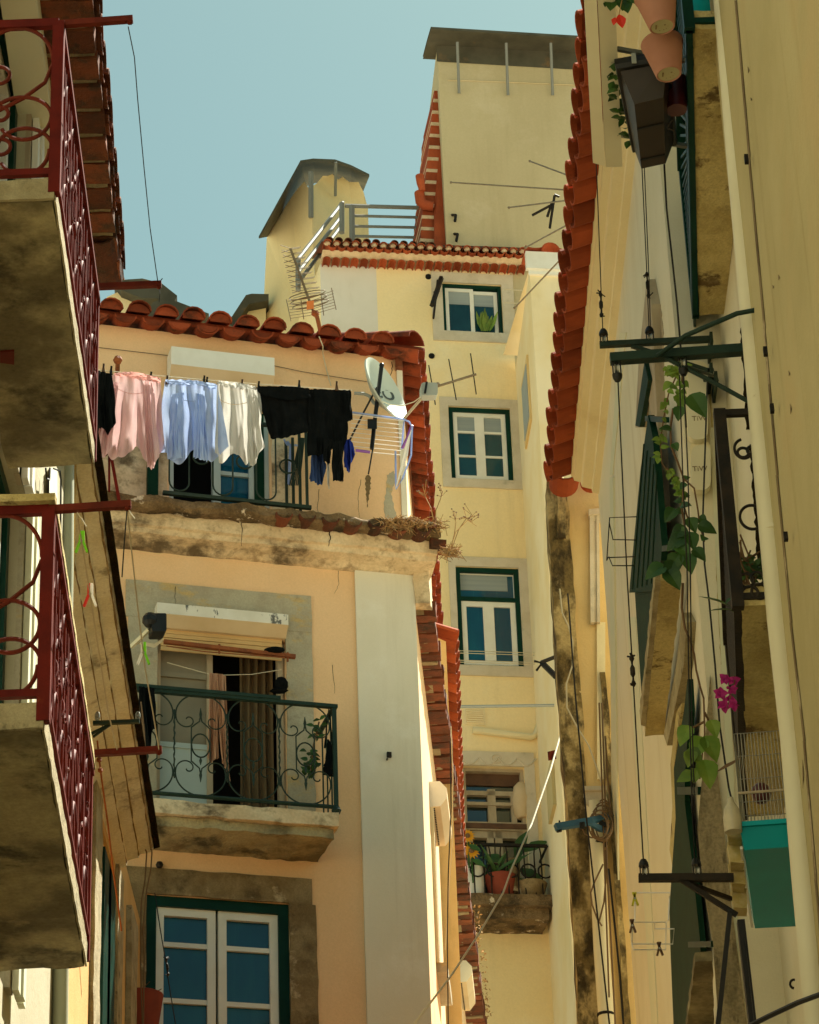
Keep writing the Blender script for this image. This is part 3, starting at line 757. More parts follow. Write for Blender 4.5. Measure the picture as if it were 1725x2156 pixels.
# ---- rear wing: tiled slope beyond the brick eave
B2 = thing('rear_roof', 'terracotta tiled roof slope seen beyond the brick eave of the peach townhouse', 'roof', aty(930, 1500, 31.5))
mb = MB()
P0 = aty(962, 1345, 30.2); zz = P0.z
ed = [aty(962, 1345, 30.2)]; Pn = atz(974, 1700, zz); dr = (Pn - P0); dr.z = 0; L_ = dr.length; dr.normalize(); sd = Vector((-dr.y, dr.x, 0))
u = -.02
while u < L_ * 1.75:
    p = P0 + dr * u
    ax = (sd + Vector((0, 0, .42))).normalized(); up = Vector((.4, 0, 1)).normalized()
    for k in range(2):
        tile(mb, p + ax * .38 * k + Vector((0, 0, jit(.01))), ax, dr, up, .42, .12, 1, rise=.7)
        tile(mb, p + dr * .125 + ax * .38 * k - Vector((0, 0, .05)), ax, dr, up, .42, .12, -1, rise=.6)
    u += .25
mb.build('roof_tiles', M['tile_b'], B2)
mb = MB(); q = lambda u, s, z: P0 + dr * u + sd * s + Vector((0, 0, z))
mb.hexa([q(0, .12, -6), q(L_ * 1.7, .12, -6), q(L_ * 1.7, .12, 0), q(0, .12, 0)], [q(0, .8, -6), q(L_ * 1.7, .8, -6), q(L_ * 1.7, .8, .2), q(0, .8, .2)]); mb.build('wall', M['tan_or'], B2)

# bare patches, stains and cracks on the facade
def patch(pl, px, o, m, nm, parent):
    pts = []
    for (x0, y0), (x1, y1) in zip(px, px[1:] + px[:1]):
        for k in range(5): t = k / 5; pts.append((x0 + (x1 - x0) * t + jit(1.6), y0 + (y1 - y0) * t + jit(1.6)))
    mb = MB(); c = [pl.uz(x, y) for x, y in pts]; mb.prism([pl.p(u, z, -.002) for u, z in c], pl.N * (o + .002)); mb.build(nm, M[m], parent)
patch(OF, [(816, 1000), (828, 992), (834, 1010), (824, 1040), (832, 1075), (838, 1092), (812, 1092), (808, 1070), (812, 1040)], .003, 'stone', 'bare_patch', house)
patch(OF, [(770, 1002), (776, 998), (781, 1006), (780, 1026), (777, 1048), (774, 1070), (771, 1046), (769, 1020)], .002, 'stone_dk', 'rust_stain', house)
def crack(pl, px, parent, m='edge_dk', r=.0022, o=.001):
    pts = [px[0]]
    for p, q in zip(px, px[1:]):
        for k in range(1, 5): t = k / 4; pts.append((p[0] + (q[0] - p[0]) * t + (jit(1.5) if k < 4 else 0), p[1] + (q[1] - p[1]) * t))
    mb = MB(); n = len(pts); mb.tube([pl.hit(x, y, o) for x, y in pts], [r * (1 - .6 * i / n) for i in range(n)], 4); mb.build('crack', M[m], parent)
crack(OF, [(704, 1170), (713, 1205), (714, 1230), (704, 1250)], house)
crack(OF, [(825, 762), (826, 780), (820, 800), (826, 818)], house, r=.004)
crack(OF, [(760, 1010), (754, 1050), (757, 1090)], house); crack(OF, [(672, 1030), (668, 1070), (672, 1100)], house)
crack(OF, [(690, 1108), (696, 1130), (692, 1150)], house, o=.30, r=.006); crack(OF, [(508, 1090), (510, 1120), (509, 1150)], house, o=.30, r=.004)
crack(OF, [(370, 1235), (368, 1255), (372, 1275)], house, o=.03); crack(OF, [(700, 1400), (705, 1460)], house)
# ================================================================ YELLOW HOUSE (far, uphill)
YF = Plane(aty(960, 1000, 42.0), 81.1)
def yu(x, y): return YF.uz(x, y)[0]
def yz(x, y): return YF.uz(x, y)[1]
yh = thing('tall_house', 'tall yellow house with a high bare tower at the end of the alley', 'building', YF.p(yu(1000, 1500), 0))
y_l = yu(676, 640); y_m = yu(936, 400); y_r = yu(1128, 1500); z_ev = yz(900, 566); z_tw = yz(1080, 105)
wins = [(933, 596, 1058, 698, 4), (947, 857, 1078, 1009, 3), (963, 1192, 1098, 1400, 6), (981, 1612, 1112, 1905, 4)]
rects = [YF.rect(a, b, c, d, slope=s) for a, b, c, d, s in wins]
mb = MB()
wall(mb, YF, yu(800, 800), y_r, 0, z_ev, rects, depth=.25)
mb.quad(YF.p(y_l, 0), YF.p(y_l, z_ev), YF.p(y_l - .3, z_ev, -3), YF.p(y_l - .3, 0, -3))
mb.build('wall', M['yellow'], yh)
mb = MB(); mb.quad(YF.p(y_l, 0), YF.p(yu(800, 800), 0), YF.p(yu(800, 800), z_ev), YF.p(y_l, z_ev)); mb.build('wall', M['white_pl'], yh, label='grey white painted strip of the yellow facade')
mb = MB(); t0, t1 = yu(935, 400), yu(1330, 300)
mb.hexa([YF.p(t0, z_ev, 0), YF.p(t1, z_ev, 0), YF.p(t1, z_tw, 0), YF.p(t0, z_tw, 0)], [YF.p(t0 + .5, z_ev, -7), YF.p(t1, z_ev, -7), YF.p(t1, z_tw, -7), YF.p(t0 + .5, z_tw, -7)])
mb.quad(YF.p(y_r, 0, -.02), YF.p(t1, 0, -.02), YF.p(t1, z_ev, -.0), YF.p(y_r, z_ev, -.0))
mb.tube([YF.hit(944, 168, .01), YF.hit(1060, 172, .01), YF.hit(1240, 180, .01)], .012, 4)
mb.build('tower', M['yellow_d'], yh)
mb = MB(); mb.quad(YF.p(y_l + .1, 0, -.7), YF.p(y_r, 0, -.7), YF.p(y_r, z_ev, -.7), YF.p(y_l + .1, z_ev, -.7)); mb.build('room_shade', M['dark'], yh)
# metal cap of the tower: sheet roof curving over, seen from below
c0 = YF.uz(905, 130, .0); zc = yz(1080, 69)
mb = MB()
def cap(a, b):
    u = yu(906, 100) + (t1 - yu(906, 100)) * a
    return YF.p(u, yz(1080, 108) + .35 + .55 * math.sin(b * math.pi * .5) , .75 - 3.5 * b)
zlo = YF.uz(1000, 66, .5)[1]
U0 = YF.uz(910, 68, .5)[0]
def capf(a, b):
    return YF.p(U0 - .02 + (t1 - U0) * a, zlo - .02 + .10 * math.sin(b * 1.5), .52 - .95 * b)
mb.grid(capf, 12, 8); mb.grid(lambda a, b: capf(a, b) + Vector((0, 0, .05)), 12, 8); mb.quad(capf(0, 0), capf(1, 0), capf(1, 0) + Vector((0, 0, .05)), capf(0, 0) + Vector((0, 0, .05)))
mb.quad(YF.p(t0 - .02, zlo - .3, .01), YF.p(t1, zlo - .3, .01), YF.p(t1, zlo + .1, .01), YF.p(t0 - .02, zlo + .1, .01))
mb.build('sheet_roof', M['metal_g'], yh)
mb = MB()
for xx, y0, y1 in ((963, 80, 196), (1066, 82, 200), (1160, 82, 200)):
    mb.tube([YF.hit(xx, y0 + 8, .45), YF.hit(xx + 4, y1, .05)], .024, 6)
each(mb, 'roof_brace', M['rail_g'], yh)
# brick verge down the left edge of the tower
mb = MB(); mo = MB()
yv = 192
while yv < 500:
    t = (yv - 192) / 310; xl = 916 - 30 * t; xr = 931 - 20 * t + (4 if t < .2 else 0)
    for mbx, ya, yb, d in ((mb, yv, yv + 18, .02), (mo, yv + 18, yv + 24.5, .03)):
        a = YF.uz(xl + jit(1), ya, -.3); b = YF.uz(xr, ya, -.3); c = YF.uz(xl, yb, -.3)
        mbx.box(YF, a[0] - d, b[0] + .5, c[1], a[1], -1.6, -.3 + d)
    yv += 24.5
mb.build('brick_verge', M['tile_b'], yh); mo.build('mortar_joints', M['mortar'], yh)
mb = MB(); mb.hexa([YF.hit(914, 440, -.25), YF.hit(938, 440, -.25), YF.hit(932, 300, -.25), YF.hit(927, 300, -.25)], [YF.hit(914, 520, -.1), YF.hit(940, 520, -.1), YF.hit(932, 302, -.35), YF.hit(927, 302, -.35)]); mb.build('brick_slope', M['tile_b'], yh)
# clay elbow pipe
mb = MB(); mb.tube([YF.hit(912, 434, -.2), YF.hit(895, 432, -.2), YF.hit(886, 424, -.2), YF.hit(883, 405, -.2)], [.085, .09, .09, .085], 10); mb.tube([YF.hit(890, 402, -.1), YF.hit(886, 385, -.1), YF.hit(884, 370, -.1)], [.05, .07, .075], 10)
mb.build('vent_pipe', M['tile_b'], yh, smooth=True)
# double clay eave over the facade
mb = MB(); mo = MB()
ue0, ue1 = YF.uz(680, 545, .3)[0], YF.uz(1112, 562, .3)[0]
n = 22; pit = (ue1 - ue0) / n
za0 = YF.uz(690, 541, .2)[1]; za1 = YF.uz(1105, 558, .2)[1]
UPV = Vector((0, 0, 1))
for i in range(n):
    u = ue0 + pit * (i + .5); t = i / n; z = za0 + (za1 - za0) * t
    tile(mb, YF.p(u, z - .06, .22 + jit(.01)), -YF.N, YF.U, UPV, .4, pit * .42, 1, rise=.9, n=8)
    tile(mb, YF.p(u + pit / 2, z + .12, .38 + jit(.01)), -YF.N, YF.U, UPV, .5, pit * .48, -1, rise=.85, n=8)
    tile(mb, YF.p(u, z + .18, .36 + jit(.02)), (-YF.N + UPV * .3).normalized(), YF.U, UPV, .5, pit * .42, 1, rise=.9, n=8)
    mo.ball(YF.p(u, z + .20, .30), pit * .36, 8, (1, .5, .9))
mo.hexa([YF.p(ue0, za0 - .02, 0), YF.p(ue1, za1 - .02, 0), YF.p(ue1, za1 + .09, 0), YF.p(ue0, za0 + .09, 0)], [YF.p(ue0, za0 + .0, .19), YF.p(ue1, za1 + .0, .19), YF.p(ue1, za1 + .07, .30), YF.p(ue0, za0 + .07, .30)])
mb.build('eave_tiles', M['tile_b'], yh); mo.build('eave_mortar', M['mortar'], yh, smooth=False)
mb = MB()
for i in range(12):
    u = YF.uz(692, 500, -.1)[0] + pit * i * 1.0
    if i == 6 : continue
    for k in range(3): tile(mb, YF.p(u + k * .03, za0 + .44 + .09 * k + (.0 if i < 6 else .0), .05 - .36 * k), (-YF.N + UPV * .25).normalized(), YF.U, UPV, .42, pit * .43, 1, rise=1.0, n=8)
    tile(mb, YF.p(u + pit / 2, za0 + .40, .05), (-YF.N + UPV * .25).normalized(), YF.U, UPV, .8, pit * .43, -1, rise=.5)
mb.build('roof_tiles', M['tile_o'], yh)
mb = MB(); mb.quad(YF.p(ue0, za0 + .3, .2), YF.p(ue1, za1 + .27, .2), YF.p(ue1, za1 + .5, -.02), YF.p(ue0, za0 + .9, -1.2)); mb.build('roof', M['tile_o'], yh)
# stone surrounds
surr = [(910, 575, 1083, 718), (929, 838, 1098, 1026), (949, 1173, 1119, 1422), (965, 1582, 1125, 1640)]
for (x0, y0, x1, y1), r in zip(surr, rects):
    q = YF.rect(x0, y0, x1, y1, slope=5); mb = MB(); a, b, c, d = r
    if y0 > 1500: q = (q[0], q[1], c, q[3])
    else: mb.rbox(YF, q[0], q[1], q[2], c, 0, .03, step=.25, amp=.006)
    mb.rbox(YF, q[0], q[1], d, q[3], 0, .03, step=.25, amp=.006)
    mb.rbox(YF, q[0], a, c, d, 0, .03, step=.25, amp=.006); mb.rbox(YF, b, q[1], c, d, 0, .03, step=.25, amp=.006)
    if y0 > 1500:      # carved garlands
        zz = q[3] - .10; um = (q[0] + q[1]) / 2
        for k in range(4):
            u0 = q[0] + (q[1] - q[0]) * (k + .1) / 4; w = (q[1] - q[0]) / 4
            mb.tube([YF.p(u0 + w * i / 10, zz - .12 * math.sin(math.pi * i / 10), .034) for i in range(11)], .012, 4)
        mb.tube([YF.p(um + .07 * math.cos(i * .5), zz - .02 + .07 * math.sin(i * .5), .034) for i in range(13)], .012, 4)
    mb.build('stone_surround', M['stone_lt'], yh)
# windows
a, b, c, d = rects[0]
mb = MB(); frame(mb, YF, a, b, c, d, .05, -.16, -.03, .0); mb.build('window_frame', M['green'], yh)
um = (a + b) / 2
for s0, s1, o in ((a + .05, um + .03, -.06), (um - .02, b - .06, -.09)):
    mb = MB(); frame(mb, YF, s0, s1, c, d - .06 + (.0 if o > -.08 else -.02), .06, o - .03, o); fr = mb.build('window_sash', M['white'], yh)
    mb = MB(); mb.box(YF, s0 + .04, s1 - .04, c + .04, d - .1, o - .025, o - .018); mb.build('glass', M['glass_t'], fr)
    mb = MB(); mb.box(YF, s0 + .06, s1 - .06, d - .36, d - .12, o - .018, o - .012); mb.build('blind', M['blind'], fr)
a, b, c, d = rects[1]
mb = MB(); frame(mb, YF, a, b, c, d, .075, -.16, -.02, .03); mb.build('window_frame', M['green'], yh)
um = (a + b) / 2
for s0, s1 in ((a + .07, um), (um, b - .07)):
    mb = MB(); frame(mb, YF, s0, s1, c + .03, d - .07, .075, -.10, -.05)
    for k in (1, 2): mb.box(YF, s0 + .07, s1 - .07, c + (d - c) * k / 3 - .0, c + (d - c) * k / 3 + .035, -.09, -.055)
    fr = mb.build('window_sash', M['white'], yh)
    mb = MB(); mb.box(YF, s0 + .05, s1 - .05, c + .05, d - .1, -.085, -.078); mb.build('glass', M['glass_t'], fr)
    mb = MB(); mb.box(YF, s0 + .075, s1 - .075, d - .45, d - .145, -.077, -.073); mb.build('blind', M['blind'], fr)
a, b, c, d = rects[2]
zt = YF.rect(970, 1256, 1090, 1262, slope=4)[3]
mb = MB(); frame(mb, YF, a, b, c, d, .075, -.16, -.02, .03); mb.box(YF, a + .07, b - .07, zt - .05, zt + .02, -.15, -.03); mb.build('window_frame', M['green'], yh)
mb = MB(); frame(mb, YF, a + .07, b - .07, zt + .02, d - .075, .012, -.12, -.08); fr = mb.build('transom', M['white'], yh)
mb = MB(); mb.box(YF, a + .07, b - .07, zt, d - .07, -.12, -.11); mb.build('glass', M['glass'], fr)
mb = MB(); mb.box(YF, a + .08, b - .17, zt + .17, d - .08, -.109, -.104); mb.build('blind', M['blind'], fr)
um = (a + b) / 2
for s0, s1 in ((a + .07, um), (um, b - .07)):
    mb = MB(); frame(mb, YF, s0, s1, c + .03, zt - .05, .085, -.10, -.05); fr = mb.build('window_sash', M['white'], yh)
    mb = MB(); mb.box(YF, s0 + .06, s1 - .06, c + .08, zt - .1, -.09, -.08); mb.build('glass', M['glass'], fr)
# balcony door with worn frame
a, b, c, d = rects[3]
mb = MB(); frame(mb, YF, a, b, c, d, .05, -.2, -.08, 0); z1 = YF.rect(990, 1738, 1100, 1745)[3]; z2 = YF.rect(990, 1668, 1100, 1680)[3]; z3 = YF.rect(990, 1690, 1100, 1697)[3]
mb.box(YF, a, b, z1 - .05, z1 + .08, -.2, -.06); mb.box(YF, a, b, z2, z2 + .07, -.2, -.12); mb.box(YF, a, b, z3, z3 + .05, -.2, -.10)
um = (a + b) / 2 - .02
mb.box(YF, um - .11, um - .01, c, z1, -.2, -.1); mb.box(YF, um + .01, um + .12, c, z1, -.2, -.1); mb.box(YF, a + .04, a + .12, c, z1, -.2, -.1); mb.box(YF, b - .15, b - .04, c, z1, -.2, -.1); mb.box(YF, a, b, z1 - .16, z1 - .05, -.2, -.1)
mb.box(YF, um - .07, um + .05, z1, z2 + .1, -.2, -.12); mb.box(YF, um + .28, um + .36, z1, z2, -.2, -.12)
mb.build('door_frame', M['wood_w'], yh)
mb = MB(); mb.box(YF, a, b, c, z2 + .2, -.21, -.205); mb.build('glass', M['glass_d'], yh)
mb = MB(); mb.box(YF, a + .03, b - .03, z2 + .18, d, -.21, -.17); mb.box(YF, a, b, z1 - .03, z1 + .05, -.06, -.04); each(mb, 'door_panel', M['wood_b'], yh)
mb = MB(); yl = YF.hit(1098, 1665, -.1); mb.lathe(yl - Vector((0, 0, .45)), (0, 0, 1), [(.08, 0), (.13, .08), (.15, .3), (.12, .5), (.05, .58)], 12); mb.build('lamp_shade', M['beige'], yh, smooth=True)
zb = YF.rect(1000, 1882, 1150, 1890, .7)[3]; ub0, ub1 = yu(975, 1900), YF.uz(1160, 1890, .55)[0]
mb = MB(); mb.rbox(YF, ub0, ub1, zb - .17, zb, 0, .7, step=.12, amp=.014); mb.rbox(YF, ub0, ub1 - .05, zb - .34, zb - .16, 0, .6, step=.12, amp=.018); mb.build('balcony_slab', M['ledge'], yh, smooth=True)
RO2 = .62; zr0 = zb; zr1 = YF.rect(1000, 1780, 1150, 1786, RO2)[3]; ur1 = YF.uz(1153, 1800, RO2)[0]; ur0 = YF.uz(975, 1800, RO2)[0]
mb = MB(); mb.box(YF, ur0, ur1, zr1 - .02, zr1 + .02, RO2 - .025, RO2 + .025); mb.tube([YF.p(ur1, zr1, RO2), YF.p(ur1, zr1, 0)], .02, 5)
n = 5; w = (ur1 - ur0) / n
for i in range(n):
    u0 = ur0 + w * i
    pts = [YF.p(u0 + w * .2, zr0, RO2), YF.p(u0 + w * .2, zr1 - .12, RO2), YF.p(u0 + w * .26, zr1 - .02, RO2), YF.p(u0 + w * .54, zr1 - .02, RO2), YF.p(u0 + w * .6, zr1 - .12, RO2), YF.p(u0 + w * .62, zr0, RO2)]
    mb.tube(pts, .011, 4)
    mb.tube([YF.p(u0 + w * .82 + .105 * math.cos(t * math.pi / 8), zr0 + (zr1 - zr0) * .5 + .105 * math.sin(t * math.pi / 8), RO2) for t in range(16)], .014, 4, closed=True)
mb.build('balcony_railing', M['iron_k'], yh)
# vent grille, wall pipe, pole, small round holes
mb = MB(); q = YF.rect(981, 1491, 1018, 1523)
for i in range(7): mb.box(YF, q[0], q[1], q[2] + (q[3] - q[2]) * i / 7, q[2] + (q[3] - q[2]) * (i + .55) / 7, 0, .03)
mb.box(YF, q[0] - .03, q[1] + .03, q[2] - .03, q[3] + .03, .0, .012); mb.build('vent_grille', M['yellow_p'], yh)
mb = MB(); mb.tube([YF.hit(996, 1537, .05), YF.hit(1060, 1545, .05), YF.hit(1118, 1552, .05), YF.hit(1128, 1548, .05), YF.hit(1134, 1535, .05), YF.hit(1147, 1495, .05)], .055, 8); mb.tube([YF.hit(1000, 1532, .04), YF.hit(1100, 1545, .04)], .015, 5)
mb.build('wall_pipe', M['cream'], yh, smooth=True)
mb = MB()
for xx, yy in ((909, 750), (902, 583)): mb.lathe(YF.hit(xx, yy, .0), YF.N, [(.05, 0), (.05, .02)], 10)
each(mb, 'weep_hole', M['dark'], yh)
# right hand wing, stepping towards the viewer
wx = thing('side_wing', 'narrow yellow wing with a small tiled cap, beside the dark weathered house corner', 'building', YF.p(yu(1150, 1500), 0))
ztop = YF.uz(1130, 715, .6)[1]
u_e = yu(1128, 1500)
o_w = 2.6
A0 = YF.p(u_e, 0); A1 = YF.p(YF.uz(1136, 900, o_w)[0], 0, o_w)
mb = MB(); e = Vector((0, 0, 1))
zA = YF.uz(1083, 800)[1]
mb.add([A0, A1, A1 + e * ztop, A0 + e * yz(1096, 780)], [(0, 1, 2, 3)]); mb.build('wall', M['yellow_p'], wx)
mb = MB(); B1 = A1 + YF.U * 1.6
mb.quad(A1, B1, B1 + e * ztop, A1 + e * ztop); mb.quad(A1 + e * ztop, B1 + e * ztop, B1 + e * ztop - YF.N * 2.5, A1 + e * ztop - YF.N * 2.5); mb.build('front_wall', M['yellow_p'], wx)
WP = Plane(A1, 81.1); u0 = 0
mb = MB(); mb.box(WP, -.06, 1.6, ztop - .05, ztop + .26, 0, .09); mb.box(WP, -.02, 1.6, ztop - .13, ztop - .05, 0, .05); mb.build('cornice', M['white'], wx)
mb = MB()
for i in range(3):
    tile(mb, WP.p(.32 + i * .5, ztop + .27, .16), -WP.N, WP.U, e, .5, .14, 1, rise=.9); tile(mb, WP.p(.07 + i * .5, ztop + .33, .14), -WP.N, WP.U, e, .5, .14, -1, rise=.3)
mb.build('tile_cap', M['tile_b'], wx)
mb = MB()
d = (A1 - A0).normalized(); L_ = (A1 - A0).length; WS = Plane(A0, math.degrees(math.atan2(d.x, d.y)))
# narrow window in the alley side
zc0, zc1 = YF.uz(1118, 925, 1.2)[1], YF.uz(1118, 790, 1.2)[1]
mb.box(WS, .9, 1.8, zc0, zc1, 0, .03); mb.build('window_frame', M['tan_or'], wx)
mb = MB(); mb.box(WS, .98, 1.72, zc0 + .1, zc1 - .12, .031, .04); mb.build('glass', M['blind'], wx)
zc0 = YF.uz(1143, 1735, 1.2)[1]
mb = MB(); mb.box(WS, 1.2, 1.9, zc0, zc0 + .7, 0, .05); mb.build('window_recess', M['tan'], wx)
# lower lean-to roofs of the wing
for yy, hh in ((1075, .12), ):
    zz = WP.uz(1160, yy)[1]; mb = MB(); mb.box(WP, .28, 1.6, zz - .1, zz + .1, .0, .3); mb.build('flashing', M['metal_g'], wx)
zz = WP.uz(1165, 1160)[1]
mb = MB(); mb.box(WP, .32, 1.6, zz - .32, zz, 0, .25); mb.build('small_cornice', M['white'], wx)
mb = MB(); tile(mb, WP.p(.48, zz + .03, .3), -WP.N, WP.U, e, .5, .17, 1, rise=.9); mb.box(WP, .55, 1.6, zz, zz + .09, 0, .33); mb.build('tile_cap', M['tile'], wx)
mb = MB(); mb.tube([WP.hit(1140, 1395, .05), WP.hit(1168, 1384, .5)], .03, 5); mb.tube([WP.hit(1142, 1396, .05), WP.hit(1170, 1424, .5)], .045, 5); mb.tube([WP.hit(1125, 1392, .05), WP.hit(1142, 1396, .05), WP.hit(1130, 1412, .05)], .018, 5); mb.build('line_bracket', M['iron_k'], wx)
# ---------------------------------------------------------------- chimney blocks
def chimney(pl, px, hood, label, name='chimney', thick=2.0):
    pass
CP = Plane(aty(660, 500, 47.0), 84)
cb = thing('chimney_block', 'broad yellow chimney block under a bent sheet metal hood', 'chimney', CP.p(CP.uz(650, 700)[0], 0))
mb = MB()
# broad side faces: left slope face and right front face
z0 = 0
pA = CP.hit(562, 500); pB = CP.hit(632, 395, .0); pC = CP.hit(654, 400, .6); pD = CP.hit(775, 460, -1.2)
def col(p): return Vector((p.x, p.y, 0))
FL = [CP.hit(553, 690, -1.5), CP.hit(672, 780, .6), CP.hit(654, 402, .6), CP.hit(641, 382, .4), CP.hit(626, 398, .2), CP.hit(612, 418, 0.), CP.hit(573, 478, -1.2), CP.hit(562, 500, -1.5)]
mb.add(FL, [tuple(range(len(FL)))])
FRp = [CP.hit(672, 780, .6), CP.hit(786, 780, -.2), CP.hit(775, 440, -.2), CP.hit(766, 405, -.2), CP.hit(755, 383, -.15), CP.hit(735, 383, -.1), CP.hit(722, 372, 0), CP.hit(712, 378, .1), CP.hit(700, 366, .2), CP.hit(690, 370, .3), CP.hit(680, 370, .4), CP.hit(668, 385, .5), CP.hit(654, 394, .6)]
mb.add(FRp, [tuple(range(len(FRp)))])
bk = [p - CP.N * 2.2 + CP.U * .3 for p in FL]; 
mb.add(FL + bk, [(i, (i + 1) % len(FL), (i + 1) % len(FL) + len(FL), i + len(FL)) for i in range(2, len(FL) - 1)])
bk = [p - CP.N * 2.2 for p in FRp]
mb.add(FRp + bk, [(i, (i + 1) % len(FRp), (i + 1) % len(FRp) + len(FRp), i + len(FRp)) for i in range(1, len(FRp) - 1)])
q = [CP.hit(553, 690, -1.5), CP.hit(672, 780, .6), CP.hit(790, 780, -.2)]
mb.add(q + [Vector((p.x, p.y, 0)) for p in q], [(0, 1, 4, 3), (1, 2, 5, 4)])
mb.build('stack', M['yellow'], cb)
mb = MB()
hoodA = [CP.hit(545, 502, -1.4), CP.hit(633, 342, -1.2), CP.hit(660, 338, .2), CP.hit(706, 340, .8), CP.hit(740, 352, .6), CP.hit(778, 371, .2)]
low = [CP.hit(566, 500, -.4), CP.hit(640, 372, 1.2), CP.hit(664, 366, 1.6), CP.hit(706, 372, 1.6), CP.hit(738, 380, 1.2), CP.hit(764, 398, .6)]
hoodA = [CP.hit(545, 502, .9), CP.hit(633, 342, .9), CP.hit(660, 338, .9), CP.hit(706, 340, .9), CP.hit(740, 352, .7), CP.hit(778, 371, .4)]
low = [CP.hit(570, 497, -2.3), CP.hit(645, 392, -2.3), CP.hit(666, 385, -2.3), CP.hit(706, 388, -2.3), CP.hit(738, 396, -2.3), CP.hit(762, 410, -2.3)]
for p, q in ((hoodA, low),):
    n = len(p); th = Vector((0, 0, .05))
    mb.add(p + q, [(i, i + 1, n + i + 1, n + i) for i in range(n - 1)]); mb.add([a + th for a in p + q], [(i, i + 1, n + i + 1, n + i) for i in range(n - 1)])
    mb.add(p + [a + th for a in p], [(i, i + 1, n + i + 1, n + i) for i in range(n - 1)])
mb.build('hood', M['metal_g'], cb)
mb = MB(); mb.tube([CP.hit(655, 362, .85), CP.hit(655, 458, .62)], .05, 5); mb.tube([CP.hit(707, 341, .9), CP.hit(706, 412, .3)], .03, 5); each(mb, 'hood_brace', M['rail_g'], cb)
for nm, lab, yy, pts, hd in (
        ('chimney', 'pale chimney with a wide dark hood behind the far red arm', 46, [(215, 700), (375, 700), (345, 632), (320, 624), (300, 630), (255, 612), (225, 625)], [(240, 590), (300, 586), (340, 596), (373, 622), (362, 645), (330, 628), (300, 628), (255, 610)]),
        ('chimney', 'low dark hooded chimney between the pale chimney and the small yellow one', 45, [(318, 700), (430, 700), (432, 668), (330, 660)], [(308, 660), (322, 636), (336, 632), (372, 634), (440, 660), (428, 676), (318, 672)]),
        ('chimney', 'small yellow chimney with a slanted hood, just below the broad chimney block', 48, [(488, 720), (560, 720), (560, 640), (540, 636), (520, 648), (505, 668), (492, 690)], [(478, 682), (518, 621), (530, 618), (566, 619), (566, 632), (524, 640), (492, 686)])):
    pl = Plane(aty(400, 640, yy), 86)
    t = thing(nm, lab, 'chimney', Vector((pl.hit(*pts[0]).x + .5, yy, 0)))
    mb = MB(); mb.ppoly(pl, pts, -1.2, .0)
    q = [pl.hit(*pts[0]), pl.hit(*pts[1])]
    mb.hexa([Vector((p.x, p.y, 0)) for p in q] + [p for p in reversed(q)], [Vector((p.x, p.y + 1, 0)) for p in q] + [p + Vector((0, 1, 0)) for p in reversed(q)])
    mb.build('stack', M['yellow'], t)
    mb = MB(); mb.ppoly(pl, hd, -1.6, .25); mb.build('hood', M['metal_g'], t)
# terrace railing of grey tube
tr = thing('terrace_railing', 'grey tube railing on the roof terrace between chimney block and tower', 'railing', YF.hit(820, 505, -1.5))
mb = MB(); o = -1.2
for y0, y1 in ((433, 439), (454, 459), (476, 480), (497, 501)): mb.tube([YF.hit(727 if y0 < 440 else 742, y0, o), YF.hit(945 if y0 < 440 else 935, y1, o)], .035 if y0 < 440 else .025, 6)
for xx in (741, 935): mb.tube([YF.hit(xx, 434, o), YF.hit(xx + 1, 520, o)], .055, 6)
mb.build('railing', M['rail_g'], tr, smooth=True)
mb = MB(); o2 = -.2
for dy in (0, 28, 50): mb.tube([YF.hit(722, 426 + dy * .9, o - .3), YF.hit(628, 545 + dy, o2)], .032, 6)
for xx, y0, y1 in ((720, 428, 490), (628, 545, 610)): mb.tube([YF.hit(xx, y0, o), YF.hit(xx, y1, o)], .05, 6)
mb.build('stair_railing', M['rail_g'], tr, smooth=True)
# ================================================================ LEFT HOUSES
LF = Plane(Vector((-2.15, 0, 0)), 0)
L2F = Plane(Vector((-2.5, 0, 0)), 0)
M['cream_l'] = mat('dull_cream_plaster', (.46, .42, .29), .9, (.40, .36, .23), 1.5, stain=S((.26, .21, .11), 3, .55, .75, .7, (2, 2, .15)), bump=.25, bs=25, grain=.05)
lh = thing('balcony_house', 'cream house with two red railed balconies and a brick eave', 'building', (-3.2, 11, 0))
ZL = aty(256, 595, 16.6).z
w1 = LF.uz(57, 190); w2 = LF.uz(42, 1045)
zs1 = aty(193, 976, 14.3).z; zs2 = aty(178, 2035, 14.3).z
h1 = (w1[0] - 2.2, w1[0], zs1 + .1, w1[1]); h2 = (w2[0] - 2.2, w2[0], zs2 + .1, w2[1])
mb = MB(); wall(mb, LF, 3.0, 16.9, 0, ZL + .1, [h1, h2], depth=.3)
mb.quad(LF.p(16.9, 0), LF.p(16.9, ZL), LF.p(16.9, ZL, -4), LF.p(16.9, 0, -4)); mb.quad(LF.p(3, 0), LF.p(3, ZL), LF.p(3, ZL, -4), LF.p(3, 0, -4))
mb.build('wall', M['cream_l'], lh)
mb = MB(); mb.quad(LF.p(3, 0, -.8), LF.p(16.8, 0, -.8), LF.p(16.8, ZL, -.8), LF.p(3, ZL, -.8)); mb.build('room_shade', M['dark'], lh)
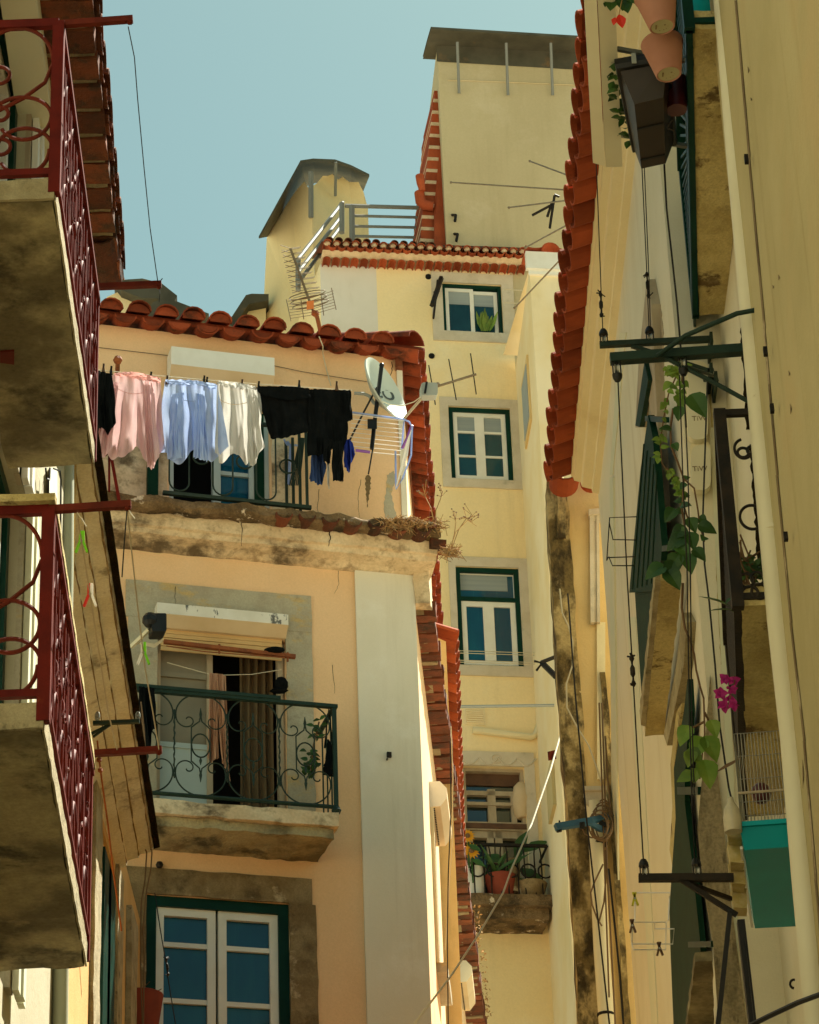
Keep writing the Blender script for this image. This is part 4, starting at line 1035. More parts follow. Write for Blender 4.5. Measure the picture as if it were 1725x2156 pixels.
for h, st in ((h1, 'wood_w'), (h2, 'stone')):
    a, b, c, d = h
    mb = MB(); frame(mb, LF, a - .12, b + .12, c, d + .12, .12, .0, .03, 0); mb.build('stone_surround', M[st], lh)
    mb = MB(); frame(mb, LF, a, b, c, d, .09, -.2, -.05, 0); mb.build('door_frame', M['green'], lh)
    for k in range(4):
        mb = MB(); s0 = a + .1 + (b - a - .2) * k / 4; s1 = a + .1 + (b - a - .2) * (k + 1) / 4 - .01
        frame(mb, LF, s0, s1, c, d - .1, .06, -.16, -.10 + .02 * (k % 2)); fr = mb.build('door_leaf', M['white'], lh)
        mb = MB(); mb.box(LF, s0 + .05, s1 - .05, c + .05, d - .15, -.14, -.13); mb.build('glass', M['glass_d'], fr)
    # folded slatted shutter beside the door
    mb = MB()
    for k in range(3): mb.box(LF, b + .04 + .1 * k, b + .12 + .1 * k, c, d - .03, .035, .07 + .012 * (k % 2))
    each(mb, 'folded_shutter', M['cream_g'] if h is h2 else M['white'], lh)
# eave: flat soffit of old bricks with tile ends
outer = [(194, 0), (208, 128), (222, 224), (236, 380), (248, 490), (258, 596)]
o0 = atz(170, -260, ZL); o1 = atz(257, 592, ZL); dl = o1 - o0; LL = dl.length; dl.normalize(); sl = Vector((-dl.y, dl.x, 0))
mb = MB(); mo = MB(); mt = MB(); u = 0; q = lambda u, s, z: o0 + dl * u + sl * s + Vector((0, 0, z))
pt = .262
while u < LL - .02:
    w = pt * .80; zj = jit(.008)
    mb.rough([q(u, .01 + jit(.008), zj), q(u + w, .01 + jit(.008), zj), q(u + w, .01, .07), q(u, .01, .07)], [q(u, .40, zj), q(u + w, .40, zj), q(u + w, .40, .07), q(u, .40, .07)], step=.06, amp=.007, fr=9)
    mo.rough([q(u + w, .03, .02), q(u + pt, .03, .02), q(u + pt, .03, .07), q(u + w, .03, .07)], [q(u + w, .40, .005), q(u + pt, .40, .005), q(u + pt, .40, .07), q(u + w, .40, .07)], step=.06, amp=.012, fr=11)
    tile(mt, q(u + w / 2, -.03 + jit(.01), .085), (sl + Vector((0, 0, .3))).normalized(), dl, Vector((0, 0, 1)), .42, .115, 1, rise=.8)
    tile(mt, q(u + w / 2 + pt / 2, -.015 + jit(.01), .09), (sl + Vector((0, 0, .3))).normalized(), dl, Vector((0, 0, 1)), .42, .10, -1, rise=.4)
    u += pt
tile(mt, o1 + sl * .12 + dl * .02 + Vector((0, 0, .05)), -dl, sl, Vector((0, 0, 1)), .5, .13, -1, rise=.8)
mb.build('brick_eave', M['tile_o'], lh, smooth=True); mo.build('eave_mortar', M['mortar_d'], lh, smooth=True); mt.build('eave_tiles', M['tile_o'], lh)
mb = MB(); mb.hexa([q(0, .30, -.16), q(LL, .30, -.16), q(LL, .30, .0), q(0, .30, .0)], [q(0, .50, -.16), q(LL, .50, -.16), q(LL, .50, .06), q(0, .50, .06)]); mb.build('fascia', M['cream_g'], lh)
mb = MB(); mb.quad(q(0, .05, .12), q(LL, .05, .12), q(LL, 3, 1.1), q(0, 3, 1.1)); mb.build('roof', M['tile'], lh)
# balconies
def red_balcony(zs, near_px, far_px, th, arms, cap_wood, tag_):
    pn = atz(*near_px, zs); pf = atz(*far_px, zs)
    xw = LF.o.x
    qa = [Vector((xw, pn.y, zs)), Vector((pn.x, pn.y, zs)), Vector((pf.x, pf.y, zs)), Vector((xw, pf.y + .02, zs))]
    up = Vector((0, 0, th))
    mb = MB(); mb.rough([qa[0], qa[1], qa[2], qa[3]], [p + up for p in qa], step=.06, amp=.012, fr=5)
    sb = mb.build('balcony_slab', M['slab'], lh, smooth=True, label='mould stained underside of the %s red railed balcony' % tag_)
    mb = MB(); e = Vector((.012, 0, 0)); mb.rough([qa[1] + e * .3, qa[1] + e * 1.1, qa[1] + e * 1.1 + up, qa[1] + e * .3 + up], [qa[2] + e * .3, qa[2] + e * 1.1, qa[2] + e * 1.1 + up, qa[2] + e * .3 + up], step=.05, amp=.004, fr=7)
    mb.rough([qa[0] - Vector((0, .01, 0)), qa[1] - Vector((-.01, .01, 0)), qa[1] + up - Vector((-.01, .01, 0)), qa[0] + up - Vector((0, .01, 0))], [qa[0] - Vector((0, .03, 0)), qa[1] - Vector((-.01, .03, 0)), qa[1] + up - Vector((-.01, .03, 0)), qa[0] + up - Vector((0, .03, 0))], step=.05, amp=.006, fr=9)
    mb.build('slab_edge', M['slab_edge'], sb, smooth=True)
    # railing
    x0, x1 = pn.x + .008, pf.x + .004
    yn, yf = pn.y - .01, pf.y + .02
    zb, zt = zs + th + .05, zs + th + .93
    P = lambda t, z: Vector((x0 + (x1 - x0) * t, yn + (yf - yn) * t, z))
    mb = MB(); X = Vector((1, 0, 0))
    mb.obox(P(0, zt), P(1, zt), X, .05, .035); mb.obox(P(0, zb), P(1, zb), X, .03, .022)
    mb.obox(P(0, zs + th * .3), P(0, zt), X, .055, .05); mb.obox(P(1, zs + th * .3), P(1, zt), X, .035, .035)
    mb.obox(P(0, zt), Vector((xw, yn, zt)), (0, 0, 1), .045, .035); mb.obox(P(0, zb), Vector((xw, yn, zb)), (0, 0, 1), .035, .03)
    mb.obox(P(1, zt), Vector((xw, yf, zt)), (0, 0, 1), .035, .035); mb.obox(P(1, zb), Vector((xw, yf, zb)), (0, 0, 1), .03, .03)
    rl = mb.build('balcony_railing', M['red'], lh)
    mb = MB(); n = 22
    for k in range(1, n):
        t = k / n; w = .022 if k % 3 == 0 else .011
        mb.obox(P(t, zb), P(t, zt), X, w, .012)
    for k in range(7):
        t0 = (k + .5) / 7; hz = (zt - zb)
        pl = Plane(P(0, 0), math.degrees(math.atan2(x1 - x0, yf - yn))); uc_ = (P(t0, 0) - P(0, 0)).length
        for zc, r in ((zb + hz * .84, .13), (zb + hz * .16, .13), (zb + hz * .5, .10)):
            mb.tube(arcpts(pl, uc_, zc, r, 0, 360, 18, .0)[:-1], .010, 6, closed=True)
        for sg in (-1, 1):
            if RN.random() < .5: continue
            mb.tube([pl.p(uc_ + sg * (.13 - .09 * t), zb + hz * (.34 + .32 * t), .012 * math.sin(9 * t)) for t in [i / 8 for i in range(9)]], .009, 5)
            mb.ball(pl.p(uc_ + sg * .05, zb + hz * .42, .01), .009, 6); mb.ball(pl.p(uc_ + sg * .05, zb + hz * (.5 + jit(.3)), .01), .007, 6)
    mb.build('scroll_panel', M['red'], rl, smooth=True)
    # near end panel: scrolls towards the wall
    mb = MB(); NP = Plane(Vector((0, yn, 0)), 90)
    W = abs(xw - x0); hz = zt - zb
    def S_(pts, r=.010): mb.tube([NP.p(x0 - a, zb + b, 0) for a, b in pts], r, 6)
    big = [(.03 + .23 * (1 - math.cos(t)) * .5 + .0, hz * .78 + .20 * math.sin(t)) for t in [D2R(-20 + 200 * i / 18) for i in range(19)]]
    def arc(cx, cz, r, a0, a1, rz=None, n=18): return [(cx + r * math.cos(D2R(a0 + (a1 - a0) * i / n)), cz + (rz or r) * math.sin(D2R(a0 + (a1 - a0) * i / n))) for i in range(n + 1)]
    S_(arc(.20, hz * .74, .175, 180, 30, .21)); S_([(.025, hz * .72), (.06, hz * .60), (.16, hz * .50), (.28, hz * .42), (.40, hz * .33)])
    S_(arc(.17, hz * .37, .145, 190, 20, .12)); S_(arc(.15, hz * .37, .125, 180, 330, .13))
    S_(arc(.15, hz * .15, .135, 180, 20, .13)); S_(arc(.15, hz * .15, .12, 180, 330, .14))
    S_(arc(.26, hz * .18, .045, 40, 330)); S_(arc(.27, hz * .40, .04, 60, 350)); S_(arc(.28, hz * .66, .05, 60, 350))
    S_(arc(.42, hz * .74, .1, 180, 20, .16)); S_(arc(.42, hz * .3, .1, 180, 20, .16))
    mb.build('end_scrolls', M['red_d'], rl, smooth=True)
    if cap_wood:
        mb = MB(); mb.rough([P(-.02, zt + .02) + X * .03, P(1, zt + .02) + X * .03, P(1, zt + .02) - X * .035, P(-.02, zt + .02) - X * .035], [p + Vector((0, 0, .035)) for p in (P(-.02, zt + .02) + X * .03, P(1, zt + .02) + X * .03, P(1, zt + .02) - X * .035, P(-.02, zt + .02) - X * .035)], step=.06, amp=.004)
        a = P(-.02, zt + .02); mb.rough([a + X * .03, a - X * .6, a - X * .6 + Vector((0, .06, 0)), a + X * .03 + Vector((0, .06, 0))], [p + Vector((0, 0, .035)) for p in (a + X * .03, a - X * .6, a - X * .6 + Vector((0, .06, 0)), a + X * .03 + Vector((0, .06, 0)))], step=.06, amp=.004)
        mb.build('handrail_cap', M['slab_y'], rl)
    mb = MB()
    for (ax, ay, bx, by, near) in arms:
        yy = yn if near else yf
        mb.obox(aty(ax, ay, yy), aty(bx, by, yy), (0, 0, 1), .032, .03)
        tip = aty(bx, by, yy); mb.ball(tip - Vector((.015, 0, .015)), .018, 6)
    each(mb, 'line_arm', M['red_d'], rl)
    return pn, pf, yn, yf
b1 = red_balcony(zs1, (111, 424), (193, 976), .11, [(112, 52, 280, 40, True), (198, 604, 340, 598, False)], False, 'upper')
b2 = red_balcony(zs2, (87, 1540), (178, 2035), .12, [(95, 1074, 276, 1062, True), (192, 1587, 341, 1578, False)], True, 'lower')
# small red plate under the upper slab
mb = MB(); c = [atz(x, y, zs1 - .012) for x, y in ((0, 742), (30, 740), (30, 768), (0, 764))]; mb.prism(c, (0, 0, .012)); mb.build('painted_patch', M['red_d'], lh)
mb = MB(); mb.hexa([LF.hit(104, 986, .03), LF.hit(121, 986, .03), LF.hit(121, 1500, .03), LF.hit(104, 1500, .03)], [LF.hit(104, 986, .0), LF.hit(121, 986, .0), LF.hit(121, 1500, .0), LF.hit(104, 1500, .0)]); mb.build('corner_strip', M['white'], lh)
# downpipe at the end of the cream house
mb = MB(); pts = [aty(141, 900, 16.75), aty(139, 1200, 16.75), aty(133, 1600, 16.75), aty(126, 2200, 16.75)]; mb.tube(pts, .047, 14); dp = mb.build('downpipe', M['pipe_g'], lh, smooth=True)
mb = MB(); mb.tube([LF.hit(96, 985, .05), LF.hit(98, 1008, .05), LF.hit(104, 1010, .05), LF.hit(105, 985, .05)], .006, 5); mb.tube([LF.hit(112, 986, .05), LF.hit(126, 992, .09), LF.hit(128, 1010, .09), LF.hit(126, 1300, .05)], .006, 5); mb.build('wire', M['cable'], lh)
# ---------------------------------------------------------------- second left house with moulded cornice
l2 = thing('cornice_house', 'apricot house with a grey stained moulded cornice, beyond the red balconies', 'building', (-3.2, 21, 0))
zc = aty(333, 1785, 23.4).z
cf = atz(333, 1785, zc); cn = atz(213, 985, zc)
wz = aty(240, 1833, 21).z
pw = L2F.uz(240, 1833); pw0 = L2F.uz(205, 1900)[0]
mb = MB(); wall(mb, L2F, 16.9, 25.6, 0, zc + .15, [(pw0, pw[0], 2, pw[1])], depth=.2)
mb.quad(L2F.p(16.9, 0), L2F.p(16.9, zc), L2F.p(16.9, zc, .4), L2F.p(16.9, 0, .4))
mb.build('wall', M['orange'], l2)
mb = MB(); frame(mb, L2F, pw0, pw[0], 2, pw[1], .16, -.12, -.03, 0); mb.build('window_frame', M['white'], l2)
mb = MB(); frame(mb, L2F, pw0 + .3, pw[0] - .02, 2, pw[1] - .15, .5, -.10, .02, 0); mb.build('shutter', M['green'], l2)
mb = MB(); mb.box(L2F, pw0, pw[0], 2, pw[1], -.19, -.17); mb.build('glass', M['glass_d'], l2)
mb = MB()
for a, b, o in ((pw0 - .45, pw0 - .02, .035), (pw[0] + .1, pw[0] + .5, .03), (pw[0] + 1.0, pw[0] + 1.5, .05)): mb.rbox(L2F, a, b, 2, pw[1] + .1, 0, o, step=.12, amp=.008)
each(mb, 'stone_jamb', M['slab_edge'], l2, smooth=True)
# cornice
d2 = (cf - cn); d2.z = 0; ln = d2.length; d2.normalize(); s2 = Vector((-d2.y, d2.x, 0))
q2 = lambda u, s, z: cn + d2 * u + s2 * s + Vector((0, 0, z))
pr = [(.03, .06), (.0, .015), (.035, .0), (.05, -.006), (.052, -.035), (.15, -.055), (.158, -.085), (.25, -.105), (.26, -.15), (.36, -.20), (.42, -.30), (.50, -.34)]
mb = MB()
def cfn(a, b):
    k = b * (len(pr) - 1); i = min(int(k), len(pr) - 2); t = k - i
    p = q2(-1.2 + (ln + 1.2) * a, pr[i][0] * (1 - t) + pr[i + 1][0] * t, pr[i][1] * (1 - t) + pr[i + 1][1] * t)
    return p + noise.noise_vector(p * 3) * .007 + noise.noise_vector(p * 13) * .004
mb.grid(cfn, 130, 44)
mb.add([q2(ln, s, z) for s, z in pr] + [q2(ln, .5, .06)], [tuple(range(len(pr) + 1))])
M['cornice_g'] = mat('grey_green_cornice', (.74, .74, .62), .92, (.62, .60, .45), 2.2, stain=S((.16, .14, .09), 2.4, .56, .70, .75), stain2=S((.52, .47, .32), 4, .58, .72, .6), bump=.7, bs=18, grain=.1, gs=45)
mb.build('cornice', M['cornice_g'], l2, smooth=True)
mb = MB(); mb.rough([q2(-1.2, -.016, .004), q2(ln, -.016, .004), q2(ln, -.01, .06), q2(-1.2, -.01, .06)], [q2(-1.2, .035, -.012), q2(ln, .035, -.012), q2(ln, .035, .06), q2(-1.2, .035, .06)], step=.05, amp=.004, fr=9)
mb.build('cornice_edge', M['edge_dk'], l2, smooth=True)
for s_, z_, w_ in ((.052, -.03, .008), (.156, -.075, .007), (.258, -.135, .008)):  # dark lines in the grooves: grime plus painted shade to make the steps show
    mb = MB(); mb.tube([q2(-1.2 + (ln + 1.15) * i / 60, s_ + jit(.003), z_ - .006 + jit(.003)) for i in range(61)], [w_ * RN.uniform(.5, 1.3) for i in range(61)], 5); mb.build('grime_shade_line', M['stone_dk'], l2, smooth=True)
mb = MB(); mb.quad(q2(-1.2, .03, .06), q2(ln, .03, .06), q2(ln, .9, .10), q2(-1.2, .9, .10)); mb.build('terrace_floor', M['cornice'], l2)
# cables running down the cornice
for lab, pts, r, m in (('thin brown cable dropping past the end of the grey cornice', [(292, 1490), (302, 1530), (306, 1600), (308, 1700), (302, 1780), (309, 1795), (306, 1850), (298, 1900), (296, 1950), (296, 2040), (300, 2156)], .006, 'cable_b'),
                       ('pale cable hanging outermost beside the dark cornice edge', [(297, 1478), (304, 1540), (309, 1640), (313, 1740), (320, 1795), (318, 1830), (308, 1880), (301, 1960), (304, 2010), (302, 2160)], .006, 'cable_b')):
    mb = MB(); n = len(pts); mb.tube([aty(x, y, 23.2 + .3 * i / n) for i, (x, y) in enumerate(pts)], r, 5); mb.build('cable', M[m], label=lab, cat='cable', smooth=True)
mb = MB(); mb.tube([aty(205, 1560, 20.4), aty(208, 1590, 20.4), aty(214, 1640, 20.5), aty(228, 1740, 20.8), aty(238, 1830, 21), aty(256, 1960, 21.4)], .007, 5)
for y in (1584, 1600, 1622): mb.ball(aty(207 + (y - 1584) * .12, y, 20.4), .022, 6)
mb.build('cable', M['rust'], label='rusty red cable with knots under the green pulley bracket', cat='cable')
mb = MB(); mb.box(L2F, 17.6, 17.72, 2, zc - .4, .02, .05); mb.build('trunking', M['wood_w'], l2)
# green pulley bracket
g = thing('pulley_bracket', 'small weathered green pulley bracket crossing the stained grey cornice', 'bracket', aty(205, 1525, 19.6))
mb = MB(); mb.obox(aty(196, 1523, 19.6), aty(294, 1519, 19.6), (0, 0, 1), .026, .03); mb.obox(aty(192, 1545, 19.62), aty(232, 1526, 19.62), (0, 0, 1), .018, .018); mb.obox(aty(196, 1552, 19.62), aty(238, 1522, 19.62), (0, 0, 1), .014, .014); mb.build('arm', M['iron_gr'], g)
for px in (205, 290):
    mb = MB(); c = aty(px, 1508, 19.6); mb.tube([c + Vector((.012 * math.cos(t), 0, .032 * math.sin(t))) for t in [i * math.pi / 6 for i in range(12)]], .008, 5, closed=True); mb.ball(c, .016, 6); mb.build('pulley', M['steel'], g, smooth=True)
# clothes lines between the red arms, and pegs
def line(lab, pts, r, m, name='clothes_line', cat='clothes line', group=None):
    mb = MB(); mb.tube([Vector(p) for p in pts], r, 5); return mb.build(name, M[m], label=lab, cat=cat, group=group)
line('single wire hanging between the two upper red arms against the sky', [aty(270, 56, b1[2]), aty(283, 120, b1[2] + .5), aty(290, 210, b1[2] + .9), aty(303, 350, b1[2] + 1.5), aty(316, 480, b1[2] + 2.1), aty(333, 598, b1[3])], .0028, 'cable')
mb = MB(); mb.ball(aty(332, 596, b1[3]), .012, 6); mb.tube([aty(333, 598, b1[3]), aty(342, 586, b1[3])], .003, 4); mb.tube([aty(335, 605, b1[3]), aty(337, 618, b1[3]), aty(335, 636, b1[3])], .002, 4); mb.build('wire_knot', M['cable'], label='knot of dark wire on the tip of the far upper red arm', cat='knot')
def peg(px, py, y, cols, lab, s=1.0):
    c = aty(px, py, y); t = thing('clothes_peg', lab, 'clothes peg', c - Vector((0, 0, .04 * s)), 'pegs on the left clothes lines')
    for k, sg in enumerate((-1, 1)):
        mb = MB(); a = c + Vector((sg * .006, 0, .045 * s)); b = c + Vector((sg * .007, 0, 0)); e = c + Vector((sg * .022 * s, 0, -.048 * s))
        mb.obox(a, b, (0, 1, 0), .012 * s, .010 * s); mb.obox(b, e, (0, 1, 0), .012 * s, .009 * s); mb.build('jaw', M[cols[k]], t)
    mb = MB(); mb.tube([c + Vector((0, .008, .0)), c + Vector((0, -.008, .0))], .007, 6); mb.build('spring', M['steel'], t)
peg(172, 1140, 12.1, ('peg_g', 'peg_g'), 'bright green peg high on the line between the lower red arms', 1.15)
peg(190, 1252, 12.6, ('peg_r', 'peg_w'), 'red and clear peg on the line below the bright green peg', 1.25)
peg(302, 1375, 13.2, ('peg_w', 'peg_g'), 'clear and green peg on the line in front of the black floodlight', 1.25)
Yn, Yf = b2[2], b2[3]
line('clothes line with the green and red pegs between the lower red arms', [aty(163, 1080, Yn), aty(166, 1110, Yn + .15), aty(175, 1160, Yn + .4), aty(188, 1240, Yn + .8), aty(203, 1340, Yn + 1.3), aty(228, 1500, Yn + 2.0), aty(247, 1580, Yf)], .0035, 'cable_w')
line('clothes line with a single peg between the tips of the lower red arms', [aty(267, 1068, Yn), aty(275, 1140, Yn + .35), aty(290, 1280, Yn + 1.0), aty(306, 1410, Yn + 1.6), aty(322, 1500, Yn + 2.1), aty(335, 1580, Yf)], .0035, 'cable_w')
line('short dark loose line falling from the near lower red arm', [aty(268, 1068, Yn), aty(262, 1140, Yn), aty(257, 1215, Yn)], .003, 'cable')
line('loose wire end curling from the inner knot of the near lower red arm', [aty(163, 1080, Yn), aty(172, 1092, Yn), aty(182, 1109, Yn)], .003, 'cable_w')
line('loose wire end at the tip of the near lower red arm', [aty(268, 1068, Yn), aty(276, 1082, Yn), aty(284, 1092, Yn)], .003, 'cable_w')
# ================================================================ RIGHT HOUSES
AF = Plane(Vector((1.5, 0, 0)), 0, flip=True)
A2 = Plane(Vector((1.70, 0, 0)), 0, flip=True)
EW = Plane(Vector((0, 14.0, 0)), 90)
BF = Plane(Vector((1.46, 14.0, 0)), -1.04, flip=True)
CE = Plane(Vector((0, 19.9, 0)), 90)
M['tan_dk'] = mat('stained_tan_plaster', (.37, .31, .15), .95, (.42, .35, .17), 6.0, bump=.2)
ta = thing('plaster_house', 'tan plastered house with a bent cream drainpipe in front', 'building', (2.5, 8, 0))
mb = MB(); wall(mb, AF, 3, 11.5, 0, 14, []); mb.quad((1.5, 11.5, 0), (2.6, 11.5, 0), (2.6, 11.5, 14), (1.5, 11.5, 14)); mb.quad((1.5, 3, 0), (5, 3, 0), (5, 3, 14), (1.5, 3, 14)); mb.quad((1.5, 3, 14), (5, 3, 14), (5, 11.5, 14), (1.5, 11.5, 14)); mb.build('wall', M['tan'], ta)
pp = [(1519, -60), (1524, 0), (1552, 330), (1584, 690), (1611, 1000), (1640, 1311), (1668, 1560), (1692, 1850), (1722, 2170)]
mb = MB(); mb.tube([aty(x, y, 11.22) for x, y in pp], .047, 16); dpipe = mb.build('downpipe', M['pipe_w'], ta, smooth=True)
mb = MB(); a = aty(1627, 1117, 11.22); mb.lathe(a - Vector((0, 0, .012)), (0, 0, 1), [(.048, 0), (.053, .004), (.053, .02), (.048, .024)], 16); mb.build('pipe_joint', M['pipe_w'], dpipe, smooth=True)
mb = MB(); mb.tube([aty(x + 33, y, 11.30) for x, y in pp[:6]] + [aty(1652, 1085, 11.3)][:0], .014, 8); mb.tube([aty(x + 31, y, 11.30) for x, y in pp[6:]], .012, 8); mb.build('thin_pipe', M['pipe_w'], ta, smooth=True)
mb = MB()
for x, y in ((1571, 335), (1611, 740), (1625, 860), (1654, 1130), ): mb.obox(AF.hit(x, y - 8, .03), AF.hit(x + 2, y + 8, .03), (1, 0, 0), .016, .02)
each(mb, 'pipe_clip', M['iron_k'], ta)
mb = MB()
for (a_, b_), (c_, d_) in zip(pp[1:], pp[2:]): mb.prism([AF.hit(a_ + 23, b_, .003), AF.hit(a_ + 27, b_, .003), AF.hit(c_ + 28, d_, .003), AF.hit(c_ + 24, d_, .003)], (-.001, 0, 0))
mb.build('pipe_gap_shadow', M['stone_dk'], ta)  # dark strip painted for the shadowed gap between thin pipe and wall
mb = MB()
for x, y, l in ((1639, 578, 12), (1627, 600, 8), (1661, 780, 12), (1664, 850, 22), (1690, 1600, 60), (1575, 140, 14), (1581, 205, 7), (1600, 880, 10)): mb.prism([AF.uz and AF.hit(x, y, .0025), AF.hit(x + 3, y + l * .5, .0025), AF.hit(x + 1, y + l, .0025)], (-.001, 0, 0))
mb.build('plaster_cracks', M['stone_dk'], ta)
# recessed middle house with two balconies
mh = thing('recessed_house', 'pale recessed house part behind the drainpipe with two narrow iron railed balconies', 'building', (2.2, 12.8, 0))
mb = MB(); mb.quad(A2.p(11.4, 0), A2.p(14.1, 0), A2.p(14.1, 14), A2.p(11.4, 14)); mb.build('wall', M['whitewash'], mh)
# white house: end wall facing us + alley face
wh = thing('eaves_house', 'whitewashed house with dark green shutters under the long terracotta eave', 'building', (2.2, 17, 0))
Yb = 19.35
z_e = aty(1152, 1020, 19.4).z
mb = MB(); mb.quad(EW.p(1.46, 0), EW.p(1.9, 0), EW.p(1.9, z_e + .3), EW.p(1.46, z_e + .3))
pB = lambda y: (y - 14.0) / BF.U.y
mb.quad(BF.p(0, 0), BF.p(pB(Yb), 0), BF.p(pB(Yb), z_e + .2), BF.p(0, z_e + .2))
mb.quad(BF.p(pB(Yb), 0), BF.p(pB(Yb), z_e + .2), BF.p(pB(Yb), z_e + .2, -4), BF.p(pB(Yb), 0, -4)); mb.build('wall', M['whitewash'], wh)
# eave tiles, cornice
E0, E1 = atz(1229, 20, z_e), atz(1152, 1015, z_e)
ES = (E1.x - E0.x) / (E1.y - E0.y)
xo = lambda y: E0.x + ES * (y - E0.y)
print('eave', E0, E1)
mb = MB(); y = 12.6
e = Vector((0, 0, 1)); ys = Vector((0, 1, 0))
ax = Vector((1, 0, .30)).normalized(); upx = Vector((-.30, 0, 1)).normalized()
while y < 19.35:
    tile(mb, Vector((xo(y) + .015 + jit(.008), y, z_e + .03 + jit(.006))), ax, ys, upx, .45, .125, -1, rise=.62, n=8)
    tile(mb, Vector((xo(y) + jit(.01), y + .1225, z_e + .055 + jit(.006))), ax, ys, upx, .45, .118, 1, rise=.75, n=8)
    y += .245
mb.build('eave_tiles', M['tile_b'], wh)
mb = MB()
for px, py, yy, r in ((1190, 1030, 19.45, .125), (1250, 1026, 19.5, .10)): tile(mb, aty(px, py - 48, yy), Vector((0, 1, .1)).normalized(), Vector((1, 0, 0)), e, .35, r, -1, rise=.9, n=9)
mb.build('corner_tiles', M['tile_b'], wh)
mb = MB(); mb.quad((1.1, 12.6, z_e + .06), (1.1, 19.4, z_e + .06), (3.5, 19.4, z_e + .9), (3.5, 12.6, z_e + .9)); mb.build('roof', M['tile'], wh)
prf = [(.17, .10), (.17, -.01), (.185, -.02), (.19, -.045), (.235, -.06), (.24, -.085), (.245, -.10), (.31, -.12), (.315, -.15), (.38, -.17)]
mb = MB(); n = len(prf)
y0_, y1_ = 12.6, 19.28
mb.add([Vector((xo(y0_) + x_, y0_, z_e + z)) for x_, z in prf] + [Vector((xo(y1_) + x_, y1_, z_e + z)) for x_, z in prf], [(i, i + 1, n + i + 1, n + i) for i in range(n - 1)])
mb.add([Vector((xo(y1_) + x_, y1_, z_e + z)) for x_, z in prf] + [Vector((xo(y1_) + .5, y1_, z_e + .1))], [tuple(range(n + 1))]); mb.build('cornice', M['cream'], wh)
# painted bands on the alley face
mb = MB(); mb.ppoly(BF, [(1320, 1300), (1338, 1300), (1385, 2156), (1372, 2156)], 0, .006); mb.build('painted_band', M['cream_g'], wh)
mb = MB(); mb.ppoly(BF, [(1305, 700), (1318, 700), (1290, 1000), (1284, 1000)], 0, .006); mb.ppoly(BF, [(1284, 1005), (1291, 1005), (1305, 2156), (1290, 2156)], 0, .012); mb.build('corner_strip', M['cream_g'], wh)
# pointed stone surround of the upper window, seen edge-on, and its green shutter
mb = MB(); mb.ppoly(BF, [(1362, 588), (1372, 640), (1384, 870), (1394, 1100), (1380, 1100), (1370, 870), (1358, 780), (1345, 900), (1338, 900), (1345, 760)], 0, .05); mb.build('stone_surround', M['wood_w'], wh)
mb = MB(); mb.ppoly(BF, [(1357, 762), (1365, 800), (1347, 899), (1338, 896)], .045, .075); mb.build('shutter', M['green_l'], wh)
def louvre(px, o0, o1, parent, name='shutter', mt='green_l', gap=2.2):
    mb = MB(); mb.ppoly(BF, px, o0, o1); s = mb.build(name, M[mt], parent)
    xs = [p[0] for p in px]; ysx = [p[1] for p in px]
    return s
louvre([(1365, 874), (1375, 922), (1394, 1152), (1392, 1180), (1378, 1229), (1372, 1245), (1325, 1248), (1349, 989)], .09, .125, wh)
mb = MB()
for k in range(5):
    a = (1356 + k * 7, 935 + k * 14); b = (1332 + k * 10, 1240 - k * 3)
    mb.tube([BF.hit(*a, .128), BF.hit(*b, .128)], .004, 4)
mb.build('shutter_slats', M['green_l'], wh)
louvre([(1337, 1248), (1377, 1240), (1360, 1500), (1354, 1508)], .05, .085, wh)
mb = MB(); mb.obox(BF.hit(1364, 881, .11), EW.hit(1404, 884, .02), (0, 0, 1), .03, .03); mb.obox(BF.hit(1384, 1157, .11), EW.hit(1418, 1153, .02), (0, 0, 1), .03, .03); mb.obox(BF.hit(1434, 1665, .05), EW.hit(1478, 1665, .02), (0, 0, 1), .04, .04); mb.obox(BF.hit(1455, 1989, .05), EW.hit(1504, 1988, .02), (0, 0, 1), .03, .03); each(mb, 'shutter_stay', M['green'], wh)
louvre([(1448, 1430), (1440, 1500), (1419, 1619), (1423, 1722), (1416, 1818), (1410, 1914), (1412, 2000), (1419, 2170), (1447, 2170), (1477, 2026), (1474, 1978), (1458, 1818), (1442, 1690), (1443, 1626), (1452, 1498)], .03, .06, wh, mt='green_l')
mb = MB(); mb.ppoly(BF, [(1424, 1500), (1436, 1480), (1420, 1610), (1424, 1740), (1417, 1830), (1410, 1790), (1416, 1700), (1412, 1610)], 0, .035); mb.build('stone_surround', M['slab_y'], wh)
# stone window sills seen from below
def sill(px, y0, th, mt, nm='window_sill'):
    z = aty(*px[0], y0).z; mb = MB(); c = [atz(x, y, z) for x, y in px]
    n = len(c); 
    mb.rough([c[0], c[1], c[2], c[3]], [p + Vector((0, 0, th)) for p in c[:4]], step=.05, amp=.006, fr=9); return mb.build(nm, M[mt], wh, smooth=True), z
sill([(1392, 1222), (1436, 1228), (1398, 1547), (1359, 1550)], 14.25, .05, 'slab_y')
sill([(1381, 1215), (1394, 1222), (1360, 1530), (1350, 1526)], 14.22, .09, 'slab_edge')
mb = MB(); mb.ppoly(BF, [(1436, 1290), (1446, 1310), (1440, 1400), (1405, 1570), (1398, 1548), (1425, 1400)], .0, .05); mb.build('sill_bracket', M['slab_edge'], wh)
sill([(1464, 2026), (1501, 2024), (1503, 2170), (1446, 2170)], 13.9, .05, 'slab')
